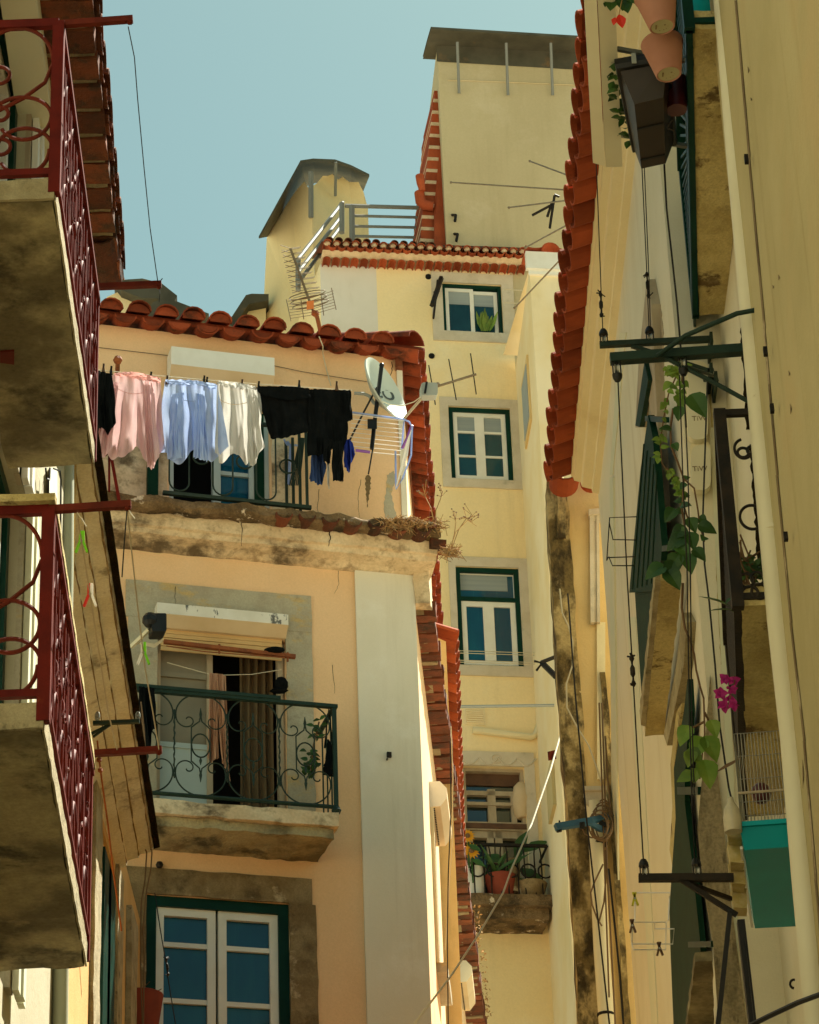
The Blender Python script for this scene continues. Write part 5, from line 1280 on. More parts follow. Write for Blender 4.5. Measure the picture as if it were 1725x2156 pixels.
# rough cast strip and boxes on the end wall
mb = MB(); mb.ppoly(EW, [(1496, 1420), (1504, 1560), (1520, 1700), (1540, 1900), (1575, 2170), (1515, 2170), (1503, 1990), (1480, 1850), (1470, 1740), (1482, 1600)], 0, .03); mb.build('rough_cast', M['pebble'], wh)
mb = MB(); mb.ppoly(EW, [(1494, 900), (1505, 900), (1545, 1600), (1560, 2170), (1545, 2170), (1530, 1600)], 0, .012); mb.build('painted_band', M['cream_g'], wh)
def rounded(x0, y0, x1, y1, r, n=7):
    pts = []
    for cx, cy, a0 in ((x1 - r, y0 + r, -90), (x1 - r, y1 - r, 0), (x0 + r, y1 - r, 90), (x0 + r, y0 + r, 180)):
        pts += [(cx + r * math.cos(D2R(a0 + 90 * i / n)), cy + r * math.sin(D2R(a0 + 90 * i / n))) for i in range(n + 1)]
    return pts
def text(body, pl, px, py, size, m, parent, name='lettering', out=0.0, rot=0.0, mirror=False, sx=1.0):
    cu = bpy.data.curves.new(name, 'FONT'); cu.body = body; cu.size = size; cu.align_x = 'CENTER'; cu.align_y = 'CENTER'; cu.extrude = .0008
    tmp = bpy.data.objects.new('tmp', cu); COL.objects.link(tmp)
    dg = bpy.context.evaluated_depsgraph_get(); me = bpy.data.meshes.new_from_object(tmp.evaluated_get(dg))
    COL.objects.unlink(tmp); bpy.data.objects.remove(tmp)
    u, z = pl.uz(px, py, out); mb = MB(); c, s = math.cos(rot), math.sin(rot)
    mb.add([pl.p(u + (v.co.x * c * sx - v.co.y * s) * (-1 if mirror else 1), z + v.co.x * s * sx + v.co.y * c, out + v.co.z) for v in me.vertices], [tuple(p.vertices) for p in me.polygons])
    return mb.build(name, M[m], parent)
for (x0, y0, x1, y1, tx, ty, lab) in ((1449, 770, 1491, 925, 1473, 881, 'upper rounded cream meter box behind the hanging ivy'), (1456, 937, 1497, 1031, 1474, 987, 'lower rounded cream meter box under the first one')):
    t = thing('meter_box', lab, 'meter box', EW.hit((x0 + x1) / 2, y1, .02), 'rounded meter boxes on the white end wall')
    mb = MB(); mb.ppoly(EW, rounded(x0 - 3, y0 - 10, x1, y1 - 4, 17), .0, .05); mb.build('back_plate', M['cream'], t)
    mb = MB(); mb.ppoly(EW, rounded(x0, y0, x1, y1, 17), .05, .10); mb.build('cover', M['pipe_w'], t)
    text('TiW', EW, tx, ty, .042, 'stone_dk', t, out=.1015)
# mould streaks in the corner by the drainpipe
def streak(pl, px, m, parent, o=.004, amp=2.5, nm='mould_streak'):
    pts = []
    for p, q in zip(px, px[1:] + px[:1]):
        n = max(2, int(math.hypot(q[0] - p[0], q[1] - p[1]) / 9))
        for k in range(n): t = k / n; pts.append((p[0] + (q[0] - p[0]) * t + jit(amp), p[1] + (q[1] - p[1]) * t + jit(1)))
    mb = MB(); mb.prism([pl.p(u, z, -.002) for u, z in (pl.uz(x, y) for x, y in pts)], pl.N * (o + .002)); mb.build(nm, M[m], parent)
streak(A2, [(1561, 690), (1567, 690), (1581, 905), (1573, 905)], 'edge_dk', mh); streak(A2, [(1580, 935), (1587, 935), (1610, 1218), (1600, 1218)], 'edge_dk', mh)
streak(EW, [(1494, 830), (1497, 830), (1512, 1060), (1508, 1060)], 'slab_y', wh, amp=1); streak(EW, [(1507, 1180), (1511, 1180), (1526, 1400), (1518, 1400)], 'slab_y', wh, amp=1)
streak(BF, [(1392, 640), (1398, 700), (1402, 1000), (1396, 1000)], 'wood_w', wh, amp=1)
streak(CE, [(1228, 1040), (1236, 1040), (1232, 1180), (1238, 1420), (1229, 1420)], 'mould', ch, amp=2) if 0 else None
# ---- balconies of the recessed house
def iron_balcony(poly, yfar, th, hrail, mt, rail_m, lab, nb=24):
    z = aty(*poly[1], yfar).z; c = [atz(x, y, z) for x, y in poly]
    c[3] = Vector((1.7, c[0].y, z)); c[2] = Vector((1.7, c[1].y, z))
    up = Vector((0, 0, th)); mb = MB(); mb.rough(c, [p + up for p in c], step=.05, amp=.010, fr=7); s = mb.build('balcony_slab', M[mt], mh, smooth=True, label=lab)
    a, b = c[0] + Vector((-.015, 0, 0)), c[1] + Vector((-.015, 0, 0)); z0, z1 = z + .02, z + hrail
    P = lambda t, zz: Vector((a.x + (b.x - a.x) * t, a.y + (b.y - a.y) * t, zz))
    X = Vector((1, 0, 0)); mb = MB()
    mb.obox(P(0, z0), P(1, z0), X, .035, .03); mb.obox(P(0, z1), P(1, z1), X, .05, .03); mb.obox(P(0, z - .01), P(0, z1 + .015), X, .05, .045); mb.obox(P(1, z - .01), P(1, z1), X, .035, .035)
    W = Vector((1.7, a.y, 0))
    for zz in (z0 + .02, z1): mb.obox(P(0, zz), Vector((1.7, a.y, zz)), (0, 0, 1), .03, .025); mb.obox(P(1, zz), Vector((1.7, b.y, zz)), (0, 0, 1), .03, .025)
    for k in range(1, nb): mb.obox(P(k / nb, z0), P(k / 24, z1), X, .014, .014)
    r = mb.build('balcony_railing', M[rail_m], mh)
    return z, a, b, r, P
zu, ua, ub, ur_, uP = iron_balcony([(1459, 60), (1471, 664), (1540, 660), (1530, 45)], 13.75, .10, .95, 'slab_y', 'green', 'yellow stained slab of the upper narrow balcony', 60)
zl_, la, lb, lr_, lP = iron_balcony([(1562, 1276), (1575, 1720), (1640, 1720), (1620, 1276)], 13.4, .10, .92, 'slab_y', 'iron_k', 'yellow stained slab of the lower narrow balcony')
# solid green lower band of the upper railing
mb = MB(); mb.obox(uP(0, zu + .07), uP(1, zu + .07), (1, 0, 0), .03, .16); mb.obox(uP(0, zu + .3), uP(1, zu + .3), (1, 0, 0), .02, .03); mb.build('rail_band', M['green'], ur_)
# scroll end panel of the lower balcony
mb = MB(); LP = Plane(Vector((0, la.y - .01, 0)), 90)
def sc(cx, cy, r, a0, a1, rx=None, rr=.0065): 
    u, z = LP.uz(cx, cy); k = .0021; mb.tube([LP.p(u + (rx or r) * k * math.cos(D2R(a0 + (a1 - a0) * i / 20)), z - r * k * math.sin(D2R(a0 + (a1 - a0) * i / 20))) for i in range(21)], rr, 6)
sc(1566, 945, 22, -100, -330, 18); sc(1565, 953, 11, 0, 420, 11); sc(1583, 948, 9, 0, 360)
sc(1584, 1089, 27, -60, -300, 24); sc(1572, 1222, 15, 0, 360, 14); sc(1596, 1218, 14, 0, 360, 13); sc(1580, 1250, 16, 150, 400); sc(1600, 1245, 16, 0, 360)
each(mb, 'end_scroll', M['iron_k'], lr_, smooth=True)
# ---- C house: weathered corner beyond
ch = thing('weathered_house', 'narrow apricot house with a mouldy black corner and a blue cable bracket', 'building', (2.2, 24, 0))
cx0 = CE.uz(1184, 1500)[0]; cx1 = CE.uz(1226, 1500)[0]; cz = aty(1182, 1015, 19.9).z
mb = MB(); mb.quad(CE.p(cx0, 0), CE.p(2.2, 0), CE.p(2.2, cz), CE.p(cx0, cz)); mb.quad(CE.p(cx0, 0), CE.p(cx0, cz), CE.p(cx0 + .9, cz, -9), CE.p(cx0 + .9, 0, -9)); mb.build('wall', M['tan_or'], ch)
mb = MB(); mb.rough([CE.p(cx0 - .012, 0, .015), CE.p(cx1, 0, .015), CE.p(cx1, cz, .015), CE.p(cx0 - .012, cz, .015)], [CE.p(cx0 - .012, 0, -.4), CE.p(cx1, 0, -.0), CE.p(cx1, cz, -.0), CE.p(cx0 - .012, cz, -.4)], step=.09, amp=.02, fr=4); mb.build('mouldy_quoin', M['mould'], ch, smooth=True)
mb = MB(); mb.rbox(CE, CE.uz(1170, 1040)[0], CE.uz(1182, 1040)[0] + .02, CE.uz(1175, 1140)[1], cz + .1, -.1, .05, step=.08, amp=.02); mb.build('bracket_stone', M['mould'], ch, smooth=True)
mb = MB()
for k, (x0, x1, o) in enumerate(((1242, 1250, .05), (1250, 1256, .035), (1256, 1262, .05))): mb.ppoly(CE, [(x0, 1082), (x1, 1082), (x1 + 2, 1310), (x0 + 2, 1310)], 0, o)
mb.ppoly(CE, [(1240, 1072), (1278, 1068), (1278, 1080), (1240, 1084)], 0, .07); mb.ppoly(CE, [(1246, 1086), (1278, 1084), (1278, 1094), (1246, 1098)], 0, .04); mb.build('pilaster_moulding', M['stone_lt'], ch)
mb = MB(); mb.ppoly(CE, [(1257, 1310), (1275, 1310), (1275, 1640), (1258, 1640)], 0, .02); mb.build('panel', M['cream'], ch)
mb = MB(); mb.ppoly(CE, [(1234, 1662), (1276, 1662), (1276, 1690), (1262, 1724), (1232, 1690)], 0, .12); mb.ppoly(CE, [(1230, 1655), (1278, 1655), (1278, 1664), (1230, 1664)], 0, .15); mb.build('corbel', M['stone_lt'], ch)
mb = MB(); mb.tube([CE.hit(1250, 1690, .08), CE.hit(1258, 1800, .08), CE.hit(1267, 2000, .08), CE.hit(1279, 2170, .08)], .055, 12); mb.build('downpipe', M['pipe_w'], ch, smooth=True)
mb = MB()
for xx, yy in ((1262, 1780), (1276, 2140)): a = CE.hit(xx, yy, .08); mb.lathe(a, (0, 0, 1), [(.058, 0), (.062, .01), (.058, .02)], 12)
each(mb, 'pipe_clip', M['iron_k'], ch)
mb = MB(); mb.rbox(CE, CE.uz(1276, 1600)[0], CE.uz(1288, 1600)[0], 4, CE.uz(1270, 1420)[1], 0, .04, step=.1, amp=.012); mb.build('worn_edge', M['mould'], ch, smooth=True)
# ================================================================ GROUND, UNSEEN BOUNCE HOUSE BEHIND THE VIEWER
mb = MB(); mb.quad((-400, -400, 0), (400, -400, 0), (400, 400, 0), (-400, 400, 0)); mb.build('ground', M['ground'], kind='structure', base=(0, 0, 0))
bh = thing('bounce_house', 'unseen pale house added behind the viewer to bounce sunlight onto the facades', 'building', (0, -10, 0))  # unseen house, added to throw sunlight back onto the shaded facades
mb = MB(); mb.xbox(-14, 14, -18, -10, 0, 13); mb.build('wall', M['white_pl'], bh)
mb = MB()
for i in range(7):
    for k in range(3): mb.xbox(-12 + i * 3.8, -10.8 + i * 3.8, -10.02, -9.97, 1.5 + k * 4, 3.6 + k * 4)
mb.build('windows', M['glass_d'], bh)
# ================================================================ WASHING
M['blue_s'] = mat('blue_seam', (.26, .34, .55), .9)
LO = .95
def lay(poly, a):
    L_ = [math.hypot(q[0] - p[0], q[1] - p[1]) for p, q in zip(poly, poly[1:])]; t = a * sum(L_); n = len(poly)
    for i, l in enumerate(L_):
        if t <= l or i == n - 2:
            k = min(1, t / max(l, 1e-6)); p1, p2 = poly[i], poly[i + 1]; p0 = poly[i - 1] if i else p1; p3 = poly[i + 2] if i + 2 < n else p2
            return tuple(.5 * (2 * p1[j] + (p2[j] - p0[j]) * k + (2 * p0[j] - 5 * p1[j] + 4 * p2[j] - p3[j]) * k * k + (3 * p1[j] - p0[j] - 3 * p2[j] + p3[j]) * k ** 3) for j in (0, 1))
        t -= l
def seam(top, bot, b0, a0, a1, out, m, parent, nm='yoke_seam'):
    pts = []
    for i in range(15):
        a = a0 + (a1 - a0) * i / 14; p = lay(top, a); q = lay(bot, a); b = b0 + .05 * math.sin(math.pi * i / 14)
        pts.append(OF.hit(p[0] + (q[0] - p[0]) * b, p[1] + (q[1] - p[1]) * b, out))
    mb = MB(); mb.tube(pts, .003, 4); mb.build(nm, M[m], parent)
def cloth(mb, top, bot, folds, amp, out=LO, nu=70, nv=36, seed=0.0, pl=None, topamp=.15):
    pl = pl or OF
    def fn(a, b):
        t = lay(top, a); q = lay(bot, a); X = t[0] + (q[0] - t[0]) * b; Y = t[1] + (q[1] - t[1]) * b
        n1 = noise.noise(Vector((a * 5 + seed, b * 1.2, seed))); n2 = noise.noise(Vector((a * 14 + seed, b * 3, seed + 4)))
        o = amp * (topamp + (1 - topamp) * b ** .8) * (math.sin(2 * math.pi * folds * a + 2.2 * n1 + seed) + .5 * n2) + .012 * n2
        u, z = pl.uz(X, Y, out)
        return pl.p(u + .3 * o * math.cos(6 * a), z, out + o)
    mb.grid(fn, nu, nv)
mb = MB(); mb.tube([OF.hit(150, 774, LO), OF.hit(400, 797, LO), OF.hit(545, 809, LO), OF.hit(742, 822, LO)], .004, 5); mb.build('clothes_line', M['cable_w'], label='line carrying the washing in front of the upper balcony', cat='clothes line')
mb = MB(); mb.tube([OF.hit(195, 730, .02), OF.hit(300, 742, .02), OF.hit(352, 748, .02), OF.hit(578, 770, .02), OF.hit(640, 783, .02), OF.hit(790, 806, .02)], .004, 4); mb.build('cable', M['cable_b'], label='thin cable running along the peach wall past the shutter box', cat='cable')
mb = MB(); mb.tube([OF.hit(672, 708, .30), OF.hit(680, 728, .28), OF.hit(680, 745, .04), OF.hit(688, 780, .02), OF.hit(697, 812, .02)], .006, 5); mb.build('cable', M['cable_w'], label='antenna cable dropping from the roof edge down the peach wall', cat='cable')
G = 'washing on the line of the top storey'
t = thing('shirt', 'pale pink shirt hanging upside on the washing line beside the black garment', 'shirt', OF.hit(290, 970, LO), G)
mb = MB(); cloth(mb, [(232, 790), (285, 789), (337, 799)], [(200, 948), (226, 953), (244, 968), (262, 957), (285, 943), (303, 965), (322, 968), (346, 945)], 3.2, .05, seed=1.3); mb.build('body', M['pink'], t, smooth=True); seam([(232, 790), (337, 799)], [(226, 953), (322, 968)], .16, .2, .72, LO + .05, 'pink_d', t)
mb = MB(); cloth(mb, [(232, 800), (240, 803), (250, 806)], [(196, 930), (215, 960), (232, 948)], .8, .04, LO + .07, 20, 30, 2.0); mb.build('sleeve', M['pink'], t, smooth=True)
mb = MB(); cloth(mb, [(300, 800), (313, 802), (322, 806)], [(307, 968), (320, 985), (331, 966)], .8, .045, LO + .08, 20, 30, 3.0); mb.build('sleeve', M['pink'], t, smooth=True)
mb = MB(); cloth(mb, [(240, 786), (285, 783), (337, 796)], [(240, 793), (285, 795), (337, 806)], 1, .02, LO + .03, 40, 4, 1.0); mb.build('collar', M['pink_d'], t, smooth=True)
t = thing('shirt', 'light blue shirt hanging between the pink and the white shirt', 'shirt', OF.hit(410, 970, LO), G)
mb = MB(); cloth(mb, [(348, 802), (400, 803), (458, 811)], [(334, 948), (358, 972), (392, 968), (412, 945), (424, 969), (448, 968), (476, 945)], 3.6, .05, seed=4.1); mb.build('body', M['blue'], t, smooth=True); seam([(348, 802), (458, 811)], [(348, 960), (460, 960)], .20, .25, .7, LO + .05, 'blue_s', t)
mb = MB(); cloth(mb, [(362, 830), (376, 828), (388, 826)], [(357, 964), (370, 972), (388, 962)], .8, .045, LO + .08, 20, 30, 5.0); mb.build('sleeve', M['blue'], t, smooth=True)
mb = MB(); cloth(mb, [(412, 828), (424, 830), (432, 834)], [(406, 964), (424, 972), (442, 966)], .8, .045, LO + .08, 20, 30, 6.0); mb.build('sleeve', M['blue'], t, smooth=True)
mb = MB(); cloth(mb, [(348, 799), (400, 800), (456, 808)], [(348, 806), (400, 811), (456, 818)], 1.5, .02, LO + .03, 40, 4, 2.0); mb.build('collar', M['blue'], t, smooth=True)
t = thing('shirt', 'white shirt hanging next to the black T-shirt', 'shirt', OF.hit(500, 975, LO), G)
mb = MB(); cloth(mb, [(456, 805), (500, 810), (545, 818)], [(448, 958), (470, 970), (492, 958), (510, 966), (530, 982), (542, 958), (553, 946)], 2.8, .05, seed=7.7); mb.build('body', M['wshirt'], t, smooth=True); seam([(456, 805), (545, 818)], [(460, 965), (545, 960)], .22, .1, .7, LO + .05, 'beige', t)
mb = MB(); cloth(mb, [(520, 816), (531, 818), (541, 822)], [(522, 968), (533, 980), (549, 945)], .9, .04, LO + .08, 20, 30, 8.0); mb.build('sleeve', M['wshirt'], t, smooth=True)
mb = MB(); cloth(mb, [(460, 800), (500, 806), (540, 813)], [(460, 810), (500, 818), (540, 824)], 1.2, .02, LO + .03, 40, 4, 3.0); mb.build('collar', M['wshirt'], t, smooth=True)
mb = MB(); cloth(mb, [(186, 780), (215, 782), (236, 788)], [(182, 898), (205, 912), (214, 900), (228, 911), (243, 892)], 2.2, .045, LO + .17, seed=2.2); mb.build('garment', M['black'], smooth=True, label='crumpled black garment hanging beside the pink shirt, next to the red railing', cat='garment', group=G)
t = thing('t_shirt', 'black T-shirt hanging between the white shirt and the black sweatshirt', 'T-shirt', OF.hit(600, 930, LO), G)
mb = MB(); cloth(mb, [(532, 815), (600, 815), (660, 820)], [(560, 893), (573, 920), (588, 925), (620, 920), (650, 908), (656, 880)], 1.3, .03, seed=3.1); mb.build('body', M['black'], t, smooth=True)
mb = MB(); cloth(mb, [(545, 812), (600, 813), (652, 818)], [(540, 824), (600, 842), (652, 838)], 1, .015, LO + .04, 40, 5, 3.3); mb.build('folded_hem', M['black'], t, smooth=True)
t = thing('sweatshirt', 'black long sleeved top hanging next to the satellite dish', 'sweatshirt', OF.hit(695, 1010, LO), G)
mb = MB(); cloth(mb, [(650, 819), (700, 820), (738, 822)], [(650, 960), (672, 962), (690, 950), (708, 938), (724, 940), (729, 918)], 1.6, .03, seed=5.1); mb.build('body', M['black'], t, smooth=True)
mb = MB(); cloth(mb, [(722, 824), (733, 824), (738, 824)], [(727, 892), (736, 888), (742, 884)], .6, .02, LO + .03, 14, 14, 5.5); mb.build('sleeve', M['black'], t, smooth=True)
mb = MB(); cloth(mb, [(700, 930), (713, 930), (724, 925)], [(703, 1012), (714, 1016), (725, 1012)], .7, .03, LO + .05, 16, 20, 5.8); mb.build('sleeve', M['black'], t, smooth=True)
mb = MB(); cloth(mb, [(680, 925), (692, 925), (700, 925)], [(682, 972), (690, 977), (697, 974)], .7, .02, LO + .06, 16, 16, 6.8); mb.build('sleeve', M['black'], t, smooth=True)
mb = MB(); cloth(mb, [(658, 930), (672, 925), (686, 940)], [(649, 1008), (662, 1020), (678, 1016), (686, 985)], 1.6, .04, LO - .1, seed=6.2); mb.build('shorts', M['navy'], smooth=True, label='navy shorts showing below the black sweatshirt', cat='shorts', group=G)
mb = MB(); cloth(mb, [(724, 930), (734, 924), (744, 935)], [(724, 985), (732, 999), (743, 970), (749, 950)], 1.6, .04, LO - .1, 40, 24, 6.9); mb.build('cloth', M['royal'], smooth=True, label='bright blue cloth hanging behind the edge of the black sweatshirt', cat='cloth', group=G)
mb = MB(); cloth(mb, [(688, 930), (695, 930)], [(689, 1020), (694, 1030)], .6, .02, LO - .05, 10, 20, 1.9); mb.build('towel', M['wshirt'], smooth=True, label='thin white strip of cloth hanging between the sweatshirt sleeves', cat='cloth', group=G)
for i, (px, py) in enumerate(((218, 775), (234, 780), (318, 792), (352, 800), (430, 800), (436, 803), (510, 808), (545, 812), (630, 810), (709, 812))):
    mb = MB(); c = OF.hit(px, py, LO); mb.obox(c - Vector((.008, 0, .05)), c + Vector((.004, 0, .045)), (0, 1, 0), .02, .016); mb.obox(c - Vector((-.012, 0, .05)), c + Vector((-.002, 0, .045)), (0, 1, 0), .02, .010)
    mb.build('clothes_peg', M['black_pl'] if i % 3 else M['wood_b'], label='small dark peg clipped on top of the washing line', cat='clothes peg', group='pegs on the washing line')
mb = MB(); mb.tube([OF.hit(247, 785, .05), OF.hit(248, 765, .5), OF.hit(248, 758, LO)], .022, 6); mb.ball(OF.hit(248, 758, LO), .045, 8); mb.build('line_bracket', M['rust'], label='rusty knob bracket holding the washing line behind the pink shirt', cat='bracket')
mb = MB(); mb.obox(OF.hit(213, 960, .5), OF.hit(232, 948, .5), (0, 1, 0), .05, .03); mb.obox(OF.hit(232, 948, .5), OF.hit(252, 1060, .42), (0, 1, 0), .055, .03); mb.obox(OF.hit(230, 955, .45), OF.hit(230, 1035, .45), (0, 1, 0), .02, .02); mb.build('rail_strut', M['red'], label='red painted bent strut standing on the ledge under the pink shirt', cat='strut')
# ================================================================ DISH, ANTENNAS
Yd = OF.hit(805, 850, .55).y
dn = (_fw * -.30 + (_r * .86 + _u * .5) * .95).normalized()
dc = aty(813, 818, Yd)
dt = thing('satellite_dish', 'pale satellite dish with grey lettering on a black pole', 'satellite dish', aty(782, 945, Yd))
mb = MB(); R0 = .335
prf = [(R0 * k / 8, .11 * (k / 8) ** 2 - .11) for k in range(9)]; prf[0] = (.002, -.11)
mb.lathe(dc, dn, prf + [(R0 + .012, .004), (R0 + .012, -.014), (R0, -.012)] + [(R0 * k / 8, .11 * (k / 8) ** 2 - .125) for k in range(7, 0, -1)] + [(.002, -.125)], 40, cap=False); mb.build('reflector', M['dish'], dt, smooth=True)
mb = MB(); tx = (_r * .87 - _u * .48 - _fw * -1.6); tx = (tx - dn * tx.dot(dn)).normalized(); ty = dn.cross(tx).normalized()
class TP:      # little text plane on the dish
    def uz(s, *a): return (0, 0)
    def p(s, u, z, o=0): r2 = (u * u + z * z); return dc + tx * (u + .0) + ty * (z + .06) + dn * (-.11 + .11 * r2 / R0 ** 2 + .004 + o)
text('meo', TP(), 0, 0, .30, 'ink', dt, sx=1.0)
mb = MB(); mb.tube([aty(804, 768, Yd - .1), aty(790, 880, Yd - .1), aty(783, 945, Yd - .1)], .021, 10); mb.ball(aty(804, 769, Yd - .1), .026, 8); mb.tube([aty(792, 870, Yd - .14), aty(786, 940, Yd - .14), aty(776, 998, Yd - .12)], .008, 6)
mb.tube([aty(794, 815, Yd - .1), aty(764, 872, Yd), aty(737, 926, Yd + .1)], .010, 6); mb.hexa([aty(774, 882, Yd - .2), aty(794, 882, Yd - .2), aty(794, 903, Yd - .2), aty(774, 903, Yd - .2)], [aty(774, 882, Yd), aty(794, 882, Yd), aty(794, 903, Yd), aty(774, 903, Yd)])
mb.build('pole', M['black_pl'], dt, smooth=True)
mb = MB(); mb.tube([aty(746, 828, Yd), aty(766, 829, Yd), aty(778, 834, Yd), aty(787, 848, Yd), aty(797, 856, Yd)], .017, 8); mb.tube([aty(797, 850, Yd), aty(824, 868, Yd + .05), aty(838, 880, Yd)], .012, 6); mb.build('mount', M['grey_pl'], dt, smooth=True)
mb = MB(); mb.obox(aty(850, 882, Yd), aty(897, 828, Yd - .12), (0, 1, 0), .022, .022); mb.build('feed_arm', M['wood_w'], dt)
mb = MB(); mb.ppoly(Plane(aty(905, 818, Yd - .13), 80), rounded(887, 805, 922, 832, 6), -.06, .04); lnb = mb.build('feed_horn', M['grey_pl'], dt)
mb = MB(); mb.obox(aty(899, 804, Yd - .21), aty(895, 828, Yd - .21), (0, 1, 0), .015, .022); mb.build('strap', M['black_pl'], lnb)
mb = MB(); mb.tube([aty(800, 843, Yd), aty(822, 852, Yd - .05), aty(848, 854, Yd - .1), aty(872, 846, Yd - .12), aty(896, 828, Yd - .14)], .005, 5); mb.build('cable', M['cable_w'], dt, smooth=True)
Ya = 29.5
an = thing('boom_antenna', 'thin antenna boom with three rods sticking out behind the satellite dish', 'antenna', aty(922, 811, Ya))
mb = MB(); mb.tube([aty(880, 826, Ya), aty(1003, 788, Ya)], .014, 6); mb.ball(aty(922, 810, Ya), .03); mb.build('boom', M['alu'], an)
for a, b in (((903, 769), (917, 852)), ((945, 756), (961, 842)), ((991, 744), (1003, 830))): mb = MB(); mb.tube([aty(*a, Ya), aty(*b, Ya)], .007, 5); mb.build('rod', M['iron_k'], an)
Yy = 29.0
an = thing('yagi_antenna', 'tall yagi antenna with a wire grid reflector standing on the tiled roof', 'antenna', aty(678, 706, Yy))
mb = MB(); mb.tube([aty(678, 712, Yy), aty(668, 668, Yy), aty(660, 655, Yy)], .026, 6); mb.ball(aty(664, 660, Yy), .05, 6, (1, 1, .7)); mb.build('mast', M['rust'], an)
mb = MB(); b0, b1_ = aty(662, 662, Yy), aty(612, 524, Yy); mb.obox(b0, b1_, (0, 1, 0), .025, .025); mb.build('boom', M['alu'], an)
mb = MB(); mb.hexa([aty(646, 634, Yy - .05), aty(661, 632, Yy - .05), aty(661, 650, Yy - .05), aty(646, 652, Yy - .05)], [aty(646, 634, Yy + .05), aty(661, 632, Yy + .05), aty(661, 650, Yy + .05), aty(646, 652, Yy + .05)]); mb.build('junction_box', M['orange_pl'], an)
mb = MB()
for k in range(10):
    c = b1_.lerp(b0, k / 13.0)
    for sg in (-1, 1):
        w = .11 + .006 * k
        mb.tube([c + _u * .006, c + _r * (sg * w) + _u * (.035 * (1 if sg < 0 else .9)) + _fw * (.1 * sg)], .0045, 4)
        mb.tube([c - _u * .006, c + _r * (sg * w * .9) - _u * .05 * (1 if sg < 0 else -.4) + _fw * (.1 * sg)], .0045, 4)
for k in (10, 11, 12):
    c = b1_.lerp(b0, k / 14.2)
    pts = [c + _r * (.2 * math.cos(t)) + _u * (.035 * math.sin(t) + .05 * math.cos(t)) + _fw * (.1 * math.cos(t)) for t in [i * math.pi / 8 for i in range(16)]]; mb.tube(pts, .006, 4, closed=True)
mb.build('elements', M['alu'], an)
mb = MB()
for k in range(7):
    o = .012 * k
    mb.tube([aty(606 + k * 1, 634 + k * 6, Yy + .1), aty(652, 628 + k * 6, Yy + .1), aty(702 + k * .6, 612 + k * 6, Yy + .15)], .004, 4)
for a, b in (((603, 630), (613, 676)), ((634, 632), (640, 672)), ((676, 620), (682, 664)), ((698, 606), (708, 652))): mb.tube([aty(*a, Yy + .1), aty(*b, Yy + .12)], .005, 4)
mb.build('grid_reflector', M['alu'], an)
# antenna cluster and rods on the tower
an = thing('rod_antenna', 'long thin antenna rods sticking out in front of the high bare tower', 'antenna', aty(1185, 450, 30))
mb = MB()
for a, b in (((950, 384), (1210, 401)), ((1116, 339), (1210, 374)), ((1072, 437), (1210, 420)), ((1107, 521), (1210, 465)), ((1084, 648), (1205, 520))): mb.tube([aty(*a, 33), aty(*b, 31)], .011, 5); mb.ball(aty(*a, 33), .02, 6)
mb.build('rods', M['alu'], an)
mb = MB()
for a, b in (((1168, 412), (1158, 480)), ((1160, 432), (1121, 453)), ((1163, 425), (1153, 456)), ((1168, 410), (1178, 414))): mb.tube([aty(*a, 32.5), aty(*b, 32.5)], .018, 5)
mb.build('folded_elements', M['iron_k'], an)
mb = MB()
for a, b, c in (((938, 452), (960, 453), (958, 466)), ((944, 492), (964, 493), (961, 508))): mb.tube([YF.hit(*a, -.2), YF.hit(*b, .1), YF.hit(*c, .1)], .025, 5)
mb.build('hook', M['iron_k'], label='pair of bent black hooks at the foot of the tower edge', cat='hook')
# clothes line bracket of the highest yellow window
mb = MB(); mb.tube([YF.hit(929, 585, .1), YF.hit(910, 642, .6)], .045, 5); mb.tube([YF.hit(922, 590, .1), YF.hit(913, 670, .55)], .02, 5); mb.tube([YF.hit(915, 615, .4), YF.hit(924, 613, .05)], .02, 5); mb.build('line_bracket', M['iron_k'], label='black folding bracket beside the highest yellow window', cat='bracket')
mb = MB(); mb.tube([YF.hit(1062, 609, .2), YF.hit(1190, 616, .3)], .010, 4); mb.tube([YF.hit(1060, 637, .2), YF.hit(1195, 643, .3)], .010, 4); mb.build('clothes_line', M['cable_w'], label='double clothes line right of the highest yellow window', cat='clothes line')
mb = MB()
for y in (1373, 1378, 1393, 1397): mb.tube([YF.hit(965, y - 3, .3), YF.hit(1128, y + 2, .3)], .006, 4)
mb.build('clothes_line', M['cable_w'], label='fine clothes lines across the tall lower yellow window', cat='clothes line')
mb = MB(); mb.tube([YF.hit(970, 1488, 1.6), YF.hit(1190, 1485, 2.4)], .022, 6); mb.build('cross_pole', M['grey_pl'], label='straight grey pole spanning the gap under the third yellow window', cat='pole')
mb = MB(); mb.grid(lambda a, b: YF.hit(1153 + 17 * a + 2 * b, 1583 - 4 * a + 19 * b, 2.9 + .05 * math.sin(a * 5 + b * 3)), 8, 8); mb.build('red_rag', M['red_d'], smooth=True, label='small square red cloth beside the pale rope', cat='cloth')
# little plant in the highest window
mb = MB()
for k in range(16): b = YF.hit(1022 + jit(10), 697, -.03); leaf(mb, b, Vector((jit(.5), jit(.2) - .1, 1)), -YF.N, .28 + jit(.12), .07)
mb.build('window_plant', M['leaf'], label='small green plant standing inside the highest yellow window', cat='plant')
